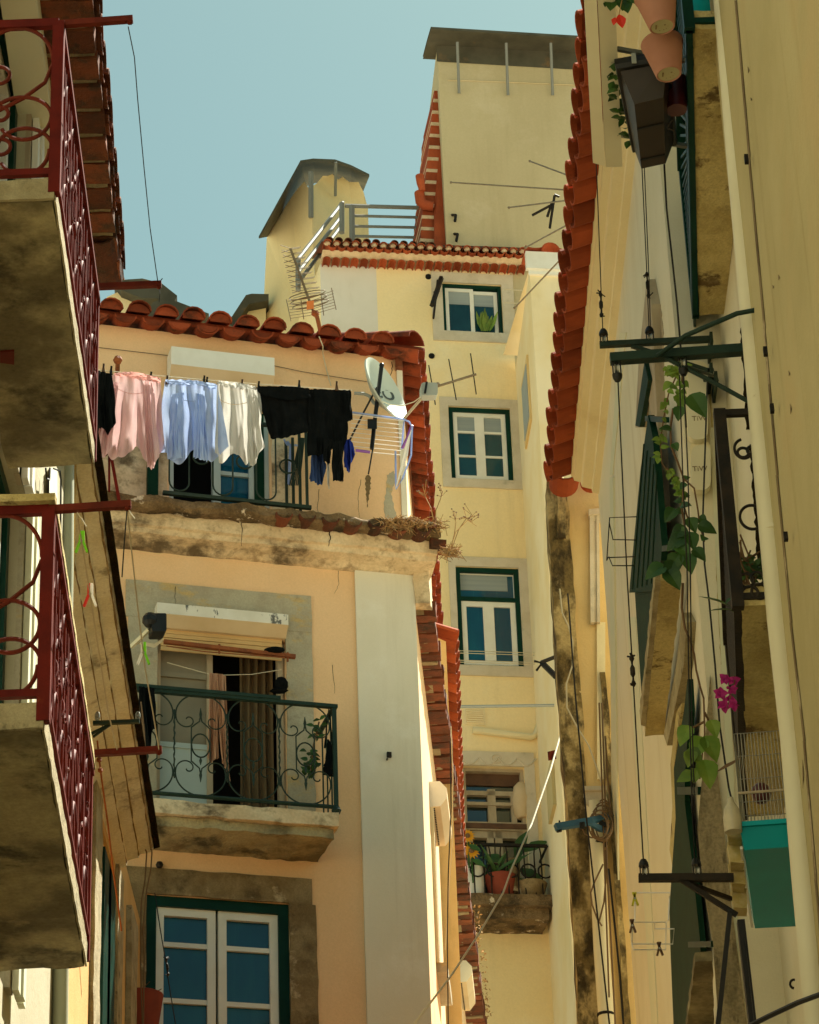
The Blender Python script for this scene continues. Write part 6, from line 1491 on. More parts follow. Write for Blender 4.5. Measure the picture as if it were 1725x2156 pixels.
# ================================================================ DRYING RACKS
dr_ = thing('drying_rack', 'white wire drying rack with purple corners hanging below the dish', 'drying rack', OF.hit(850, 1030, .45))
mb = MB(); o = .75
for k in range(9): mb.tube([OF.hit(742 - k, 872 + k * 9.5, o - .06 * k), OF.hit(850 - k * .8, 886 + k * 9, o - .06 * k)], .0042, 4)
for k in range(8): mb.tube([OF.hit(866 - k * 1.5, 905 + k * 4, o), OF.hit(858 - k * 3.6, 960 + k * 10, o - .15)], .0042, 4)
mb.build('wires', M['white_p'], dr_)
mb = MB(); mb.tube([OF.hit(740, 868, o), OF.hit(848, 882, o), OF.hit(862, 888, o), OF.hit(868, 900, o), OF.hit(866, 958, o - .1), OF.hit(848, 1008, o - .2), OF.hit(834, 1030, o - .2), OF.hit(833, 950, o - .2)], .009, 6); mb.tube([OF.hit(851, 886, o), OF.hit(846, 945, o - .4)], .008, 6); mb.build('frame', M['blue'], dr_, smooth=True)
mb = MB(); mb.tube([OF.hit(868, 895, o), OF.hit(858, 922, o - .1), OF.hit(848, 942, o - .3)], .016, 6); mb.tube([OF.hit(749, 948, o - .4), OF.hit(779, 952, o - .4)], .014, 6); mb.build('corner_cap', M['purple'], dr_, smooth=True)
dr_ = thing('folded_rack', 'folded pale blue drying rack leaning behind the upper balcony railing', 'drying rack', OF.hit(610, 1030, .1))
mb = MB(); mb.tube([OF.hit(605, 930, .15), OF.hit(612, 940, .15), OF.hit(608, 1020, .1)], .014, 6); mb.tube([OF.hit(598, 925, .15), OF.hit(604, 936, .15), OF.hit(630, 938, .15)], .010, 5); mb.build('frame', M['blue'], dr_)
mb = MB()
for k in range(7): mb.tube([OF.hit(632 + k * 1.5, 922, .12), OF.hit(610 + k * 3.4, 1022, .12)], .006, 4)
mb.build('wires', M['iron_gr'], dr_)
# ================================================================ MIDDLE BALCONY THINGS
lp = thing('wall_lamp', 'black floodlight on a pale arm at the corner of the worn roller box', 'lamp', OF.hit(276, 1362, .1))
mb = MB(); mb.ppoly(OF, rounded(320, 1291, 351, 1329, 4), .45, .62); mb.ball(OF.hit(316, 1306, .58), .075, 10); mb.build('head', M['black_pl'], lp, smooth=False)
mb = MB(); mb.obox(OF.hit(276, 1362, .3), OF.hit(314, 1326, .5), (0, 1, 0), .035, .03); mb.build('arm', M['pipe_w'], lp)
mb = MB()
for k in range(3): mb.tube([OF.hit(342, 1328, .5), OF.hit(343 - k, 1345 + 3 * k, .45), OF.hit(325, 1357 + 3 * k, .4), OF.hit(300, 1352 + 2 * k, .35), OF.hit(282, 1356, .3)], .006, 5)
mb.build('cable', M['cable_w'], lp, smooth=True)
t = thing('striped_towel', 'red and beige striped towel hanging over the line in the open balcony door', 'towel', OF.hit(465, 1625, .3))
mb = MB(); cloth(mb, [(441, 1416), (452, 1418), (462, 1420)], [(436, 1598), (448, 1604), (462, 1595)], 1.6, .025, .35, 40, 40, 1.1); mb.build('left_fold', M['towel'], t, smooth=True)
mb = MB(); cloth(mb, [(455, 1418), (468, 1420), (476, 1424)], [(468, 1600), (482, 1640), (486, 1645)], 1.6, .025, .40, 40, 40, 2.1); mb.build('right_fold', M['towel'], t, smooth=True)
mb = MB(); cloth(mb, [(292, 1446), (312, 1447), (326, 1450)], [(300, 1570), (312, 1590), (322, 1540), (336, 1560)], 2, .05, .66, 30, 30, 4.4); mb.build('garment', M['black'], smooth=True, label='dark garment thrown over the green scroll railing under the black floodlight', cat='garment')
mb = MB(); mb.tube([OF.hit(352, 1395, .1), OF.hit(450, 1422, .3), OF.hit(530, 1420, .3), OF.hit(592, 1410, .1)], .004, 4); mb.build('clothes_line', M['cable_w'], label='thin sagging line across the open balcony door', cat='clothes line')
mb = MB(); c = OF.hit(592, 1442, .10); mb.ball(c, .085, 10, (.8, .6, 1)); mb.ball(c + Vector((-.02, -.02, -.07)), .07, 8, (1.3, .6, .4)); mb.build('hat', M['black'], smooth=True, label='black cap hanging on the jamb of the open balcony door', cat='cap')
mb = MB(); c = OF.hit(578, 1369, .2); mb.ball(c, .085, 10, (1.2, .6, .35)); mb.build('bird', M['black'], smooth=True, label='black bundle lying on the rusty rail under the roller box', cat='bundle')
bg = thing('hanging_bag', 'black bag hanging inside the end of the green scroll railing', 'bag', OF.hit(693, 1620, .45))
mb = MB(); mb.rough([OF.hit(682, 1630, .38), OF.hit(702, 1634, .38), OF.hit(706, 1580, .38), OF.hit(692, 1556, .38)], [OF.hit(682, 1630, .5), OF.hit(702, 1634, .5), OF.hit(706, 1580, .5), OF.hit(692, 1556, .5)], step=.03, amp=.02, fr=14); mb.build('body', M['black'], bg, smooth=True); mb = MB(); mb.tube([OF.hit(684, 1575, .45), OF.hit(692, 1490, .5), OF.hit(702, 1575, .45)], .01, 5); mb.build('strap', M['black'], bg)
pt_ = thing('balcony_plant', 'small leafy plant by the black bag behind the scroll railing', 'plant', OF.hit(655, 1625, .4)); mb = MB()
for k in range(34): c = OF.hit(655 + jit(14), 1602 + jit(24), .42 + jit(.06)); leaf(mb, c, Vector((jit(1), jit(1), jit(1))), Vector((0, -1, .4)), .07, .055, heart=True)
for k in range(14): c = OF.hit(668 + jit(12), 1535 + jit(20), .42 + jit(.06)); leaf(mb, c, Vector((jit(1), jit(1), jit(1))), Vector((0, -1, .4)), .08, .05)
mb.build('leaves', M['leaf_d'], pt_); mb = MB(); mb.tube([OF.hit(655, 1625, .42), OF.hit(660, 1570, .42), OF.hit(672, 1520, .42)], .008, 5); mb.build('stem', M['stem'], pt_)
mb = MB(); a = OF.hit(297, 2190, .32); pr_ = thing('flower_pot', 'red clay pot on the sill beside the lower blue window', 'pot', a); mb.lathe(a, (0, 0, 1), [(.13, 0), (.19, .40), (.17, .41)], 18, cap=False); mb.lathe(a, (0, 0, 1), [(.13, 0), (.001, .0)], 18, cap=False); mb.build('pot', M['pot_r'], pr_, smooth=True); mb = MB(); mb.lathe(a - Vector((0, 0, .02)), (0, 0, 1), [(.2, 0), (.23, .06), (.21, .06)], 18); mb.build('saucer', M['maroon'], pr_)
mb = MB()
for k in range(9): mb.tube([a + Vector((jit(.1), jit(.1), .38)), a + Vector((jit(.2), jit(.2), .48))], .004, 4)
mb.build('dry_twigs', M['stem'], pr_)
# ================================================================ WEEDS ON THE LEDGE
def weed(px, py, o, stems, lab, n_low=70, spread=26):
    t = thing('dry_weed', lab, 'weed', OF.hit(px, py, o)) if stems else None; mb = MB()
    for k in range(n_low):
        c = OF.hit(px + jit(spread), py + jit(7), o + jit(.05)); mb.tube([c, c + Vector((jit(.07), jit(.05), .03 + jit(.05))), c + Vector((jit(.11), jit(.06), jit(.09)))], .0035, 3)
    if not stems: mb.build('dry_grass', M['dry'], label=lab, cat='grass'); return
    mb.build('tangle', M['dry'], t)
    if stems:
        mb = MB(); ms = MB()
        for path in stems:
            pts = [OF.hit(x, y, o + jit(.03)) for x, y in path]; mb.tube(pts, .0042, 4)
            for j in range(2, 9):
                a = pts[-1].lerp(pts[-2], RN.random()); b = a + Vector((jit(.10), jit(.06), RN.uniform(.0, .12))); mb.tube([a, b], .0028, 3); ms.ball(b, .010, 5)
        mb.build('stems', M['dry'], t); ms.build('seed_heads', M['stem'], t)
weed(918, 1108, .42, [[(916, 1108), (908, 1070), (897, 1048), (893, 1032)], [(918, 1105), (918, 1075), (928, 1050), (932, 1034)]], 'dry weed tuft with two thin stalks on top of the ledge tiles', 60, 12)
weed(950, 1165, .40, [[(948, 1160), (957, 1125), (960, 1100), (957, 1080)], [(950, 1160), (966, 1115), (982, 1092), (1000, 1086)], [(950, 1150), (960, 1120), (985, 1095), (1004, 1108)]], 'dry weed with branching seed heads growing out of the ledge corner', 90, 13)
weed(850, 1106, .46, [], 'matted dry grass along the ledge tiles', 200, 45)
# ================================================================ THINGS ON THE YELLOW BALCONY
def ypot(px, py, lab, r, h, m, nl, L, W, lm, spread=.5):
    a = YF.hit(px, py, .45); t = thing('potted_plant', lab, 'plant', a); mb = MB(); mb.lathe(a, (0, 0, 1), [(r * .7, 0), (r, h), (r * .9, h)], 14); mb.build('pot', M[m], t, smooth=True); mb = MB()
    for k in range(nl): leaf(mb, a + Vector((jit(r * .5), jit(r * .5), h)), Vector((jit(spread), jit(spread), .55 + jit(.25))), Vector((jit(.4), -1, .2)), L * RN.uniform(.6, 1.1), W, bend=.5)
    mb.build('leaves', M[lm], t)
ypot(1056, 1893, 'red clay pot with drooping narrow leaves on the yellow house balcony', .24, .34, 'pot_r', 22, .5, .06, 'leaf_d', 1.2)
ypot(1119, 1893, 'shallow oval clay planter beside the red pot on the yellow house balcony', .25, .22, 'stone_dk', 6, .25, .04, 'leaf_d', .8)
ypot(1082, 1880, 'tall rubber plant with broad dark leaves on the yellow house balcony', .12, .5, 'stone_dk', 0, .5, .2, 'leaf_d')
pt_ = [o for o in COL.objects if o.name.startswith('potted_plant')][-1]; mb = MB()
for (x, y, dx, dz) in ((1072, 1815, -1, .3), (1060, 1840, -1, -.3), (1085, 1800, .5, 1), (1100, 1795, 1, .5), (1090, 1830, .8, -.4), (1080, 1850, .1, -1), (1098, 1850, .8, -.8), (1075, 1835, -.7, .2), (1088, 1815, .2, .8)): leaf(mb, YF.hit(x, y, .4), Vector((dx, -.2, dz)), Vector((0, -1, .3)), .42, .17)
mb.tube([YF.hit(1082, 1880, .4), YF.hit(1082, 1840, .4), YF.hit(1086, 1800, .4)], .02, 5); mb.build('big_leaves', M['leaf_d'], pt_)
a = YF.hit(996, 1893, .4); mb = MB(); mb.lathe(a, (0, 0, 1), [(.17, 0), (.21, .42), (.215, .44), (.19, .44)], 16); mb.build('bucket', M['white'], smooth=True, label='white bucket below the sunflowers on the yellow house balcony', cat='bucket')
for (x, y, r, lab) in ((993, 1791, .105, 'artificial sunflower tied to the yellow house balcony rail'), (985, 1760, .09, 'smaller sunflower half hidden above the brick eave')):
    t = thing('sunflower', lab, 'flower', YF.hit(x, y + 12, .68)); c = YF.hit(x, y, .7); mb = MB()
    for k in range(15): an_ = k * 2 * math.pi / 15; leaf(mb, c, YF.U * math.cos(an_) + Vector((0, 0, math.sin(an_))), YF.N, r * 1.25, r * .42, .1)
    mb.build('petals', M['yellow_f'], t); mb = MB(); mb.ball(c + YF.N * .01, r * .42, 10, (1, .5, 1)); mb.build('centre', M['stem'], t, smooth=True)
    mb = MB(); mb.tube([c - YF.N * .02, c - Vector((0, 0, .5))], .012, 5); leaf(mb, c - Vector((0, 0, .14)), Vector((.5, -.2, -.3)), Vector((0, -1, .3)), .22, .1); mb.build('stem', M['leaf_d'], t)
_wo = lambda u: (_o0.lerp(_o1, (SF.p(u, 0).y - _o0.y) / (_o1.y - _o0.y)) - SF.o).dot(SF.N) - .02
t = thing('eave_weed', 'pale dry fine leaved weed growing along the lower brick eave', 'weed', SF.p(9.2, ZB + .1, .3)); mb = MB()
for k in range(160):
    u = RN.uniform(8.0, 11.8); c = SF.p(u, ZB + .12 + RN.random() * .16, _wo(u) + RN.random() * .10); leaf(mb, c, Vector((jit(1), jit(1), jit(1))), Vector((jit(1), jit(1), 1)), .04, .022)
mb.build('leaves', M['dry'], t)
# ================================================================ RIGHT: BRACKETS, PULLEYS, LINES
def pulley(parent, px, py, y, s=1.0, up=True):
    c = aty(px, py, y); sg = 1 if up else -1
    mb = MB()
    for e in (-1, 1): mb.obox(c + Vector((e * .016 * s, 0, -.022 * s)), c + Vector((e * .016 * s, 0, .03 * s)), (0, 1, 0), .02 * s, .005)
    mb.lathe(c + Vector((0, 0, sg * .028 * s)), (0, 0, sg), [(.022 * s, 0), (.020 * s, .014 * s), (.012 * s, .03 * s)], 10); mb.tube([c, c - Vector((0, 0, sg * .035 * s))], .006, 6); b = mb.build('pulley', M['black_pl'], parent, smooth=True)
    mb = MB(); mb.lathe(c - Vector((.009 * s, 0, 0)), (1, 0, 0), [(.012, 0), (.022 * s, .0), (.016 * s, .009 * s), (.022 * s, .018 * s), (.012, .018 * s)], 14); mb.build('wheel', M['steel'], b, smooth=True)
Yb1 = 11.38
bt = thing('line_bracket', 'large dark green steel clothes line bracket in front of the drainpipe', 'bracket', aty(1575, 740, Yb1))
mb = MB(); mb.obox(aty(1285, 756, Yb1), aty(1612, 733, Yb1), (0, 1, 0), .045, .042); mb.build('boom', M['iron_g'], bt)
mb = MB(); mb.tube([aty(1384, 749, Yb1 - .03), aty(1445, 706, Yb1 - .1), aty(1552, 660, 11.08), aty(1617, 648, 11.08)], .011, 8); mb.tube([aty(1385, 745, Yb1), aty(1490, 798, Yb1), aty(1578, 846, Yb1)], .0105, 8); mb.tube([aty(1383, 747, Yb1 + .03), aty(1440, 770, Yb1 + .1), aty(1500, 790, Yb1 + .4)], .008, 8); mb.build('strut', M['iron_g'], bt, smooth=True)
mb = MB()
for x, y, h in ((1617, 640, 18), (1613, 736, 18)): p = aty(x, y, 11.1 if y < 700 else 11.3); mb.hexa([p + Vector((-.010, 0, -.04)), p + Vector((.012, 0, -.04)), p + Vector((.012, 0, .04)), p + Vector((-.010, 0, .04))], [p + Vector((-.010, .04, -.04)), p + Vector((.012, .04, -.04)), p + Vector((.012, .04, .04)), p + Vector((-.010, .04, .04))])
each(mb, 'wall_plate', M['iron_g'], bt)
pulley(bt, 1299, 777, Yb1, 1.05, False); pulley(bt, 1438, 766, Yb1, 1.0, False)
Yb2 = 13.8
bt2 = thing('line_bracket', 'thinner green clothes line bracket with two pulleys on top, behind the large one', 'bracket', aty(1498, 716, Yb2))
mb = MB(); mb.obox(aty(1263, 726, Yb2), aty(1498, 714, Yb2), (0, 1, 0), .03, .03); mb.build('boom', M['iron_gr'], bt2)
mb = MB(); mb.obox(aty(1330, 728, Yb2), aty(1490, 780, Yb2), (0, 1, 0), .018, .022); mb.obox(aty(1488, 780, Yb2), aty(1500, 779, Yb2 + .1), (0, 0, 1), .02, .02); mb.obox(aty(1484, 799, Yb2), aty(1510, 800, Yb2 + .1), (0, 0, 1), .02, .02); mb.build('strut', M['iron_gr'], bt2)
mb = MB()
for x, y in ((1498, 713), (1498, 778), (1508, 796)): p = aty(x, y, Yb2); mb.xbox(p.x - .008, p.x + .008, p.y - .02, p.y + .25, p.z - .032, p.z + .032)
each(mb, 'wall_plate', M['iron_gr'], bt2)
pulley(bt2, 1272, 716, Yb2, 1.15); pulley(bt2, 1369, 711, Yb2, 1.15)
Yb3 = 11.75
bt3 = thing('line_bracket', 'lower dark clothes line bracket reaching left from the teal cage', 'bracket', aty(1550, 1850, Yb3))
mb = MB(); mb.obox(aty(1345, 1849, Yb3), aty(1545, 1848, Yb3), (0, 1, 0), .03, .03); mb.build('boom', M['iron_k'], bt3)
mb = MB(); mb.obox(aty(1436, 1855, Yb3), aty(1540, 1893, Yb3 + .15), (0, 1, 0), .014, .018); mb.obox(aty(1430, 1850, Yb3), aty(1552, 1927, Yb3), (0, 1, 0), .016, .02); mb.build('strut', M['iron_k'], bt3)
mb = MB(); mb.obox(aty(1538, 1915, Yb3), aty(1508, 2200, Yb3 + .1), (0, 1, 0), .02, .02); mb.build('pole', M['cable'], label='thin black pole hanging straight down under the lower dark bracket', cat='pole'); mb = MB(); mb.obox(aty(1560, 1940, Yb3), aty(1590, 2200, Yb3), (0, 1, 0), .045, .03); mb.obox(aty(1568, 1950, Yb3), aty(1595, 2190, Yb3 - .2), (0, 1, 0), .008, .008); mb.build('cable_bundle', M['cable'], label='dark cable bundle hanging under the teal cage', cat='cable')
pulley(bt3, 1357, 1838, Yb3, 1.0); pulley(bt3, 1468, 1836, Yb3, 1.0)
def wire(lab, pts, r=.003, m='cable', turn=None, group=None, cat='clothes line', name='clothes_line'):
    P_ = [aty(x, y, yy) for x, y, yy in pts]; t = None
    if turn:
        t = thing(name, lab, cat, P_[-1], group); mb = MB(); mb.tube(P_, r, 5); mb.build('rope', M[m], t)
        mb = MB(); a = aty(*turn[0]); b = aty(*turn[1]); mb.tube([a.lerp(b, k / 10) for k in range(11)], [.004, .012, .005, .004, .011, .011, .011, .004, .005, .012, .004], 7)
        for c in (a.lerp(b, .05), a.lerp(b, .95)):
            for k in range(4): mb.tube([c, c + Vector((jit(.025), jit(.02), jit(.02)))], .004, 4)
        mb.build('turnbuckle', M['iron_k'], t)
    else:
        mb = MB(); mb.tube(P_, r, 5); mb.build(name, M[m], label=lab, cat=cat, group=group)
wire('rope with a turnbuckle rising from the outer top pulley past the tiled eave', [(1238, -40, 12.6), (1258, 400, 13.3), (1267, 640, 13.7), (1270, 705, 13.8)], .003, 'cable', ((1265, 615, 13.7), (1267, 668, 13.75)))
wire('twin rope with a turnbuckle rising from the inner top pulley', [(1352, 352, 13.2), (1362, 570, 13.6), (1367, 700, 13.8)], .003, 'cable', ((1362, 572, 13.6), (1366, 628, 13.7)))
wire('second strand beside the twin rope under the brown planter', [(1357, 352, 13.2), (1367, 590, 13.6), (1370, 700, 13.8)], .003)
wire('black cable running from the brown planter down past the ivy', [(1399, 346, 12.3), (1404, 440, 12.3), (1414, 530, 12.35), (1426, 640, 12.4), (1436, 760, 12.45), (1445, 900, 12.5)], .005, cat='cable', name='cable')
wire('tight rope joining the upper and lower outer pulleys', [(1301, 790, Yb1), (1320, 1200, Yb1 + .1), (1333, 1420, Yb1 + .15), (1345, 1640, Yb1 + .2), (1356, 1830, Yb3)], .0032, 'cable', ((1330, 1380, Yb1 + .14), (1335, 1446, Yb1 + .15)))
wire('long rope of the pair through the ivy, nearer the shutter', [(1431, 790, Yb1), (1438, 1000, Yb1), (1447, 1200, Yb1 + .1), (1452, 1500, Yb1 + .15), (1458, 1700, Yb1 + .2), (1464, 1830, Yb3)], .003)
wire('long rope of the pair through the ivy, nearer the meter boxes', [(1440, 790, Yb1), (1449, 1000, Yb1), (1454, 1200, Yb1 + .1), (1457, 1500, Yb1 + .15), (1463, 1700, Yb1 + .2), (1472, 1830, Yb3)], .003)
wire('black cable slanting past the orchid to the cage', [(1490, 800, 12.8), (1480, 1100, 12.6), (1484, 1190, 12.5), (1494, 1270, 12.4), (1506, 1400, 12.3), (1516, 1530, 12.2), (1535, 1660, 12.1), (1546, 1705, 12)], .0045, cat='cable', name='cable')
wire('dark cable crossing the blue bracket down the mouldy corner', [(1196, 1250, 19.5), (1212, 1466, 19.4), (1236, 1730, 19.2), (1262, 1960, 19.0), (1285, 2170, 18.8)], .006, cat='cable', name='cable')
wire('short dark cable beside the grey downpipe at the foot of the mouldy house', [(1282, 1830, 18.5), (1296, 1960, 18.4), (1306, 2060, 18.3), (1314, 2170, 18.2)], .007, cat='cable', name='cable')
wire('pale wire curling down the mouldy black corner', [(1179, 1240, 19.8), (1184, 1290, 19.8), (1198, 1320, 19.8), (1206, 1350, 19.8), (1206, 1400, 19.8), (1193, 1440, 19.8), (1194, 1490, 19.8), (1215, 1530, 19.8), (1240, 1570, 19.7), (1258, 1620, 19.7), (1280, 1690, 19.7)], .006, 'cable_w', cat='cable', name='cable')
wire('long pale rope slanting across the gap to the foot of the orange house', [(868, 2162, 20), (950, 2055, 20.6), (1010, 1965, 21.4), (1060, 1880, 22.2), (1080, 1824, 22.6), (1120, 1735, 23.4), (1160, 1620, 24.2), (1184, 1535, 25)], .008, 'cable_w', cat='rope', name='rope')
wire('thin dark wire beside the hexagonal shutter boxes', [(948, 1560, 26), (950, 1700, 26.3), (944, 1840, 26.6), (942, 1980, 27), (944, 2160, 27.4)], .006, cat='cable', name='cable')
wire('pale wire running along the brick eave edge', [(950, 1530, 26.6), (954, 1640, 26.9), (952, 1780, 27.3), (944, 1900, 27.8), (938, 2000, 28)], .005, 'cable_w', cat='cable', name='cable')
wire('thick black cable crossing the bottom right corner', [(1560, 2170, 10.4), (1620, 2140, 10.2), (1680, 2112, 10.0), (1740, 2090, 9.8)], .010, cat='cable', name='cable')
wire('dark line with a knot hanging in front of the lower blue window', [(326, 1880, 23), (338, 1960, 23), (350, 2030, 23), (354, 2060, 23), (362, 2110, 23), (372, 2170, 23)], .0045, 'cable', ((350, 2015, 23), (355, 2055, 23)))
# blue bracket with cable coils
bb = thing('cable_bracket', 'blue painted forked bracket holding loops of cable at the mouldy corner', 'bracket', aty(1290, 1735, 19.6))
mb = MB(); mb.obox(aty(1170, 1742, 19.4), aty(1246, 1729, 19.5), (0, 1, 0), .04, .045); mb.obox(aty(1240, 1730, 19.5), aty(1287, 1717, 19.7), (0, 1, 0), .035, .04); mb.obox(aty(1240, 1730, 19.5), aty(1264, 1746, 19.6), (0, 1, 0), .03, .035); mb.obox(aty(1263, 1745, 19.6), aty(1286, 1750, 19.7), (0, 1, 0), .03, .035); mb.build('arm', M['blue_p'], bb)
mb = MB()
for x, y in ((1175, 1748), (1180, 1747), (1224, 1741), (1229, 1740)): p = aty(x, y, 19.42); mb.tube([p + Vector((0, 0, .03)), p - Vector((0, 0, .015))], .012, 6)
mb.tube([aty(1178, 1728, 19.4), aty(1180, 1740, 19.4)], .006, 4); mb.obox(aty(1262, 1733, 19.6), aty(1284, 1740, 19.6), (0, 1, 0), .03, .03); mb.build('insulator', M['black_pl'], bb)
mb = MB()
for k in range(7):
    cx, cy, rx, ry = 1262 + k * 1.5, 1738 + jit(3), 22 + jit(5), 26 + k * 3.0
    mb.tube([aty(cx + rx * math.cos(t), cy + ry * math.sin(t) - k * 1.5, 19.55 + .02 * k) for t in [D2R(-170 + 330 * i / 22 + k * 9) for i in range(23)]], .0055, 4)
for path in ([(1225, 1742), (1232, 1756), (1245, 1764), (1258, 1763)], [(1270, 1820), (1252, 1858), (1244, 1880), (1247, 1905), (1258, 1935), (1268, 1950)], [(1276, 1790), (1276, 1850), (1272, 1900), (1262, 1940)], [(1275, 1550), (1280, 1640), (1286, 1700)], [(1262, 1480), (1266, 1600), (1270, 1720), (1276, 1900), (1283, 2100)], [(1268, 1480), (1273, 1640), (1278, 1800), (1288, 2000), (1296, 2160)]):
    mb.tube([aty(x, y, 19.6) for x, y in path], .006, 4)
mb.build('cable_coil', M['cable_b'], bb, smooth=True)
# wire hanger frames
def rack(lab, loops, yy, m, r=.0032, pegs=()):
    mb = MB()
    for l in loops: mb.tube([aty(x, y, yy + (.1 if i % 2 else 0)) for i, (x, y) in enumerate(l)], r, 5)
    mb.build('wire_rack', M[m], label=lab, cat='rack')
rack('black wire rack jutting out beside the tall green shutter', [[(1340, 1088), (1284, 1090), (1278, 1180), (1282, 1172), (1290, 1191), (1334, 1191)], [(1336, 1172), (1279, 1174)], [(1283, 1100), (1291, 1136), (1338, 1137)]], 13.4, 'iron_k')
rack('pale wire rack with two hoops beside the lower green shutter', [[(1337, 1881), (1340, 1880), (1412, 1880), (1410, 1890), (1408, 1938), (1403, 1942), (1337, 1942), (1338, 1881)], [(1332, 1950), (1331, 1985), (1334, 2000), (1402, 2000), (1403, 1944)], [(1379, 1942), (1379, 1956), (1420, 1956), (1417, 1988), (1331, 1988)]], 12.6, 'white_p', .003)
for (x, y, m, lab) in ((1337, 1893, 'peg_y', 'yellow green peg on the lower wire rack'), (1332, 1950, 'wood_b', 'brown peg clipped upright beside the lower wire rack'), (1389, 1998, 'wood_b', 'brown peg hanging under the lower wire rack')):
    t = thing('clothes_peg', lab, 'clothes peg', aty(x, y + 12, 12.55)); c = aty(x, y, 12.55)
    for sg in (-1, 1): mb = MB(); mb.obox(c + Vector((sg * .012, 0, -.03)), c + Vector((-sg * .006, 0, .03)), (0, 1, 0), .012, .009); mb.build('jaw', M[m], t)
    mb = MB(); mb.tube([c + Vector((0, -.008, 0)), c + Vector((0, .008, 0))], .005, 6); mb.build('spring', M['steel'], t)
# ================================================================ RIGHT: POTS, PLANTER, CAGE, PLANTS
mb = MB(); zg = aty(1275, 352, 12.6).z; c = [atz(x, y, zg) for x, y in ((1276, 352), (1311, 351), (1293, -60), (1256, -60))]
t = thing('cover_box', 'long cream box profile hanging under the tiled eave beside the brown planter', 'cover', c[0])
mb.prism(c, (0, 0, .05)); dv = Vector((-.062, 0, .0)); mb.hexa([c[0] + Vector((-.004, 0, .006)), c[0] + dv + Vector((0, 0, .03)), c[0] + dv + Vector((0, 0, .055)), c[0] + Vector((-.004, 0, .05))], [c[3] + Vector((-.004, 0, .006)), c[3] + dv + Vector((0, 0, .03)), c[3] + dv + Vector((0, 0, .055)), c[3] + Vector((-.004, 0, .05))])
mb.build('profile', M['pipe_w'], t); mb = MB(); 
for k in (.15, .6): a = c[1].lerp(c[2], k); mb.obox(a + Vector((0, 0, .03)), Vector((1.70, a.y + .3, a.z + .1)), (0, 0, 1), .02, .02)
mb.build('support_arm', M['steel'], t)
# planter trough
zp = aty(1336, 219, 11.75).z
bt_ = [atz(x, y, zp) for x, y in ((1336, 219), (1397, 205), (1402, 344), (1351, 355))]; hz = .19
def rim(p, e): c = (bt_[0] + bt_[1] + bt_[2] + bt_[3]) / 4; d = p - c; return c + Vector((d.x * (1 + e), d.y * (1 + e * .35), hz))
tp = [rim(p, .75) for p in bt_]; tp2 = [rim(p, .92) for p in bt_]
t = thing('planter_trough', 'dark brown plastic planter trough hung below the pink pots', 'planter', bt_[0])
mb = MB(); mb.hexa(bt_, tp); mb.build('trough', M['brown_pl'], t)
mb = MB(); mb.hexa([p - Vector((0, 0, .012)) for p in tp2], [p + Vector((0, 0, .02)) for p in tp2]); mb.hexa([p * .5 + q * .5 - Vector((0, 0, hz * .18)) for p, q in zip(tp, tp2)], [p - Vector((0, 0, .012)) for p in tp2]); mb.build('rim', M['black_pl'], t)
mb = MB()
for k in (.38, .86):
    a, b = bt_[0].lerp(bt_[3], k), bt_[1].lerp(bt_[2], k); mb.obox(a - Vector((0, 0, .003)), b - Vector((0, 0, .003)), (0, 1, 0), .012, .005)
each(mb, 'rib', M['black_pl'], t); mb = MB(); mb.obox(tp2[0].lerp(tp2[1], .35) + Vector((0, -.006, -.03)), tp2[0].lerp(tp2[1], .35) + Vector((0, -.006, .03)), (1, 0, 0), .022, .006); mb.build('clip', M['grey_pl'], t)
mb = MB()
for k in range(40): a = tp2[0].lerp(tp2[3], RN.random()); leaf(mb, a + Vector((-.01 + jit(.02), 0, RN.uniform(-.01, .12))), Vector((-.6 + jit(.8), jit(1), jit(.6))), Vector((0, 0, 1)), .05, .04)
for x, y in ((1292, 160), (1290, 188)): leaf(mb, aty(x + 6, y, 11.8), Vector((-1, 0, -.3)), Vector((0, -1, .5)), .045, .04)
mb.build('leaves', M['leaf_d'], t)
for px, py, yy, lab in ((1409, 157, 11.45, 'pink flower pot seen from below, lower of two beside the green railing'), (1395, 57, 11.2, 'pink flower pot seen from below, upper one at the picture top')):
    c = aty(px, py, yy); ax_ = Vector((-.10, .02, 1)).normalized(); t = thing('flower_pot', lab, 'pot', c, 'pink pots on the upper right balcony')
    mb = MB(); mb.lathe(c, ax_, [(.050, .004), (.056, 0), (.060, .004), (.096, .175), (.100, .178), (.100, .188), (.09, .188), (.088, .17)], 36, cap=False); mb.build('pot', M['pot_p'], t, smooth=True)
    mb = MB(); mb.lathe(c, ax_, [(.001, .006), (.0505, .005)], 30, cap=False); bs = mb.build('base', M['pot_b'], t)
    mb = MB(); xx = ax_.cross(Vector((0, 1, 0))).normalized(); yy_ = ax_.cross(xx)
    def dot(a, b, r): mb.lathe(c + xx * a + yy_ * b + ax_ * .0025, ax_, [(.001, 0), (r, 0)], 8, cap=False)
    for a, b, r in ((-.012, .012, .005), (-.02, -.014, .003), (-.008, -.022, .003), (.01, -.026, .003), (-.026, .0, .002)): dot(a, b, r)
    mb.obox(c + xx * .028 + yy_ * .016 + ax_ * .002, c + xx * .028 - yy_ * .012 + ax_ * .002, xx, .007, .002); mb.build('base_marks', M['stone_dk'], bs)
    mb = MB(); mb.lathe(c, ax_, [(.001, .17), (.09, .17)], 24, cap=False); mb.build('soil', M['stem'], t)
mb = MB(); mb.lathe(aty(1425, 232, 11.9), (0, 0, 1), [(.05, 0), (.07, .17), (.065, .17)], 16); mb.build('pot', M['maroon'], smooth=True, label='dark red pot half hidden behind the green railing', cat='pot')
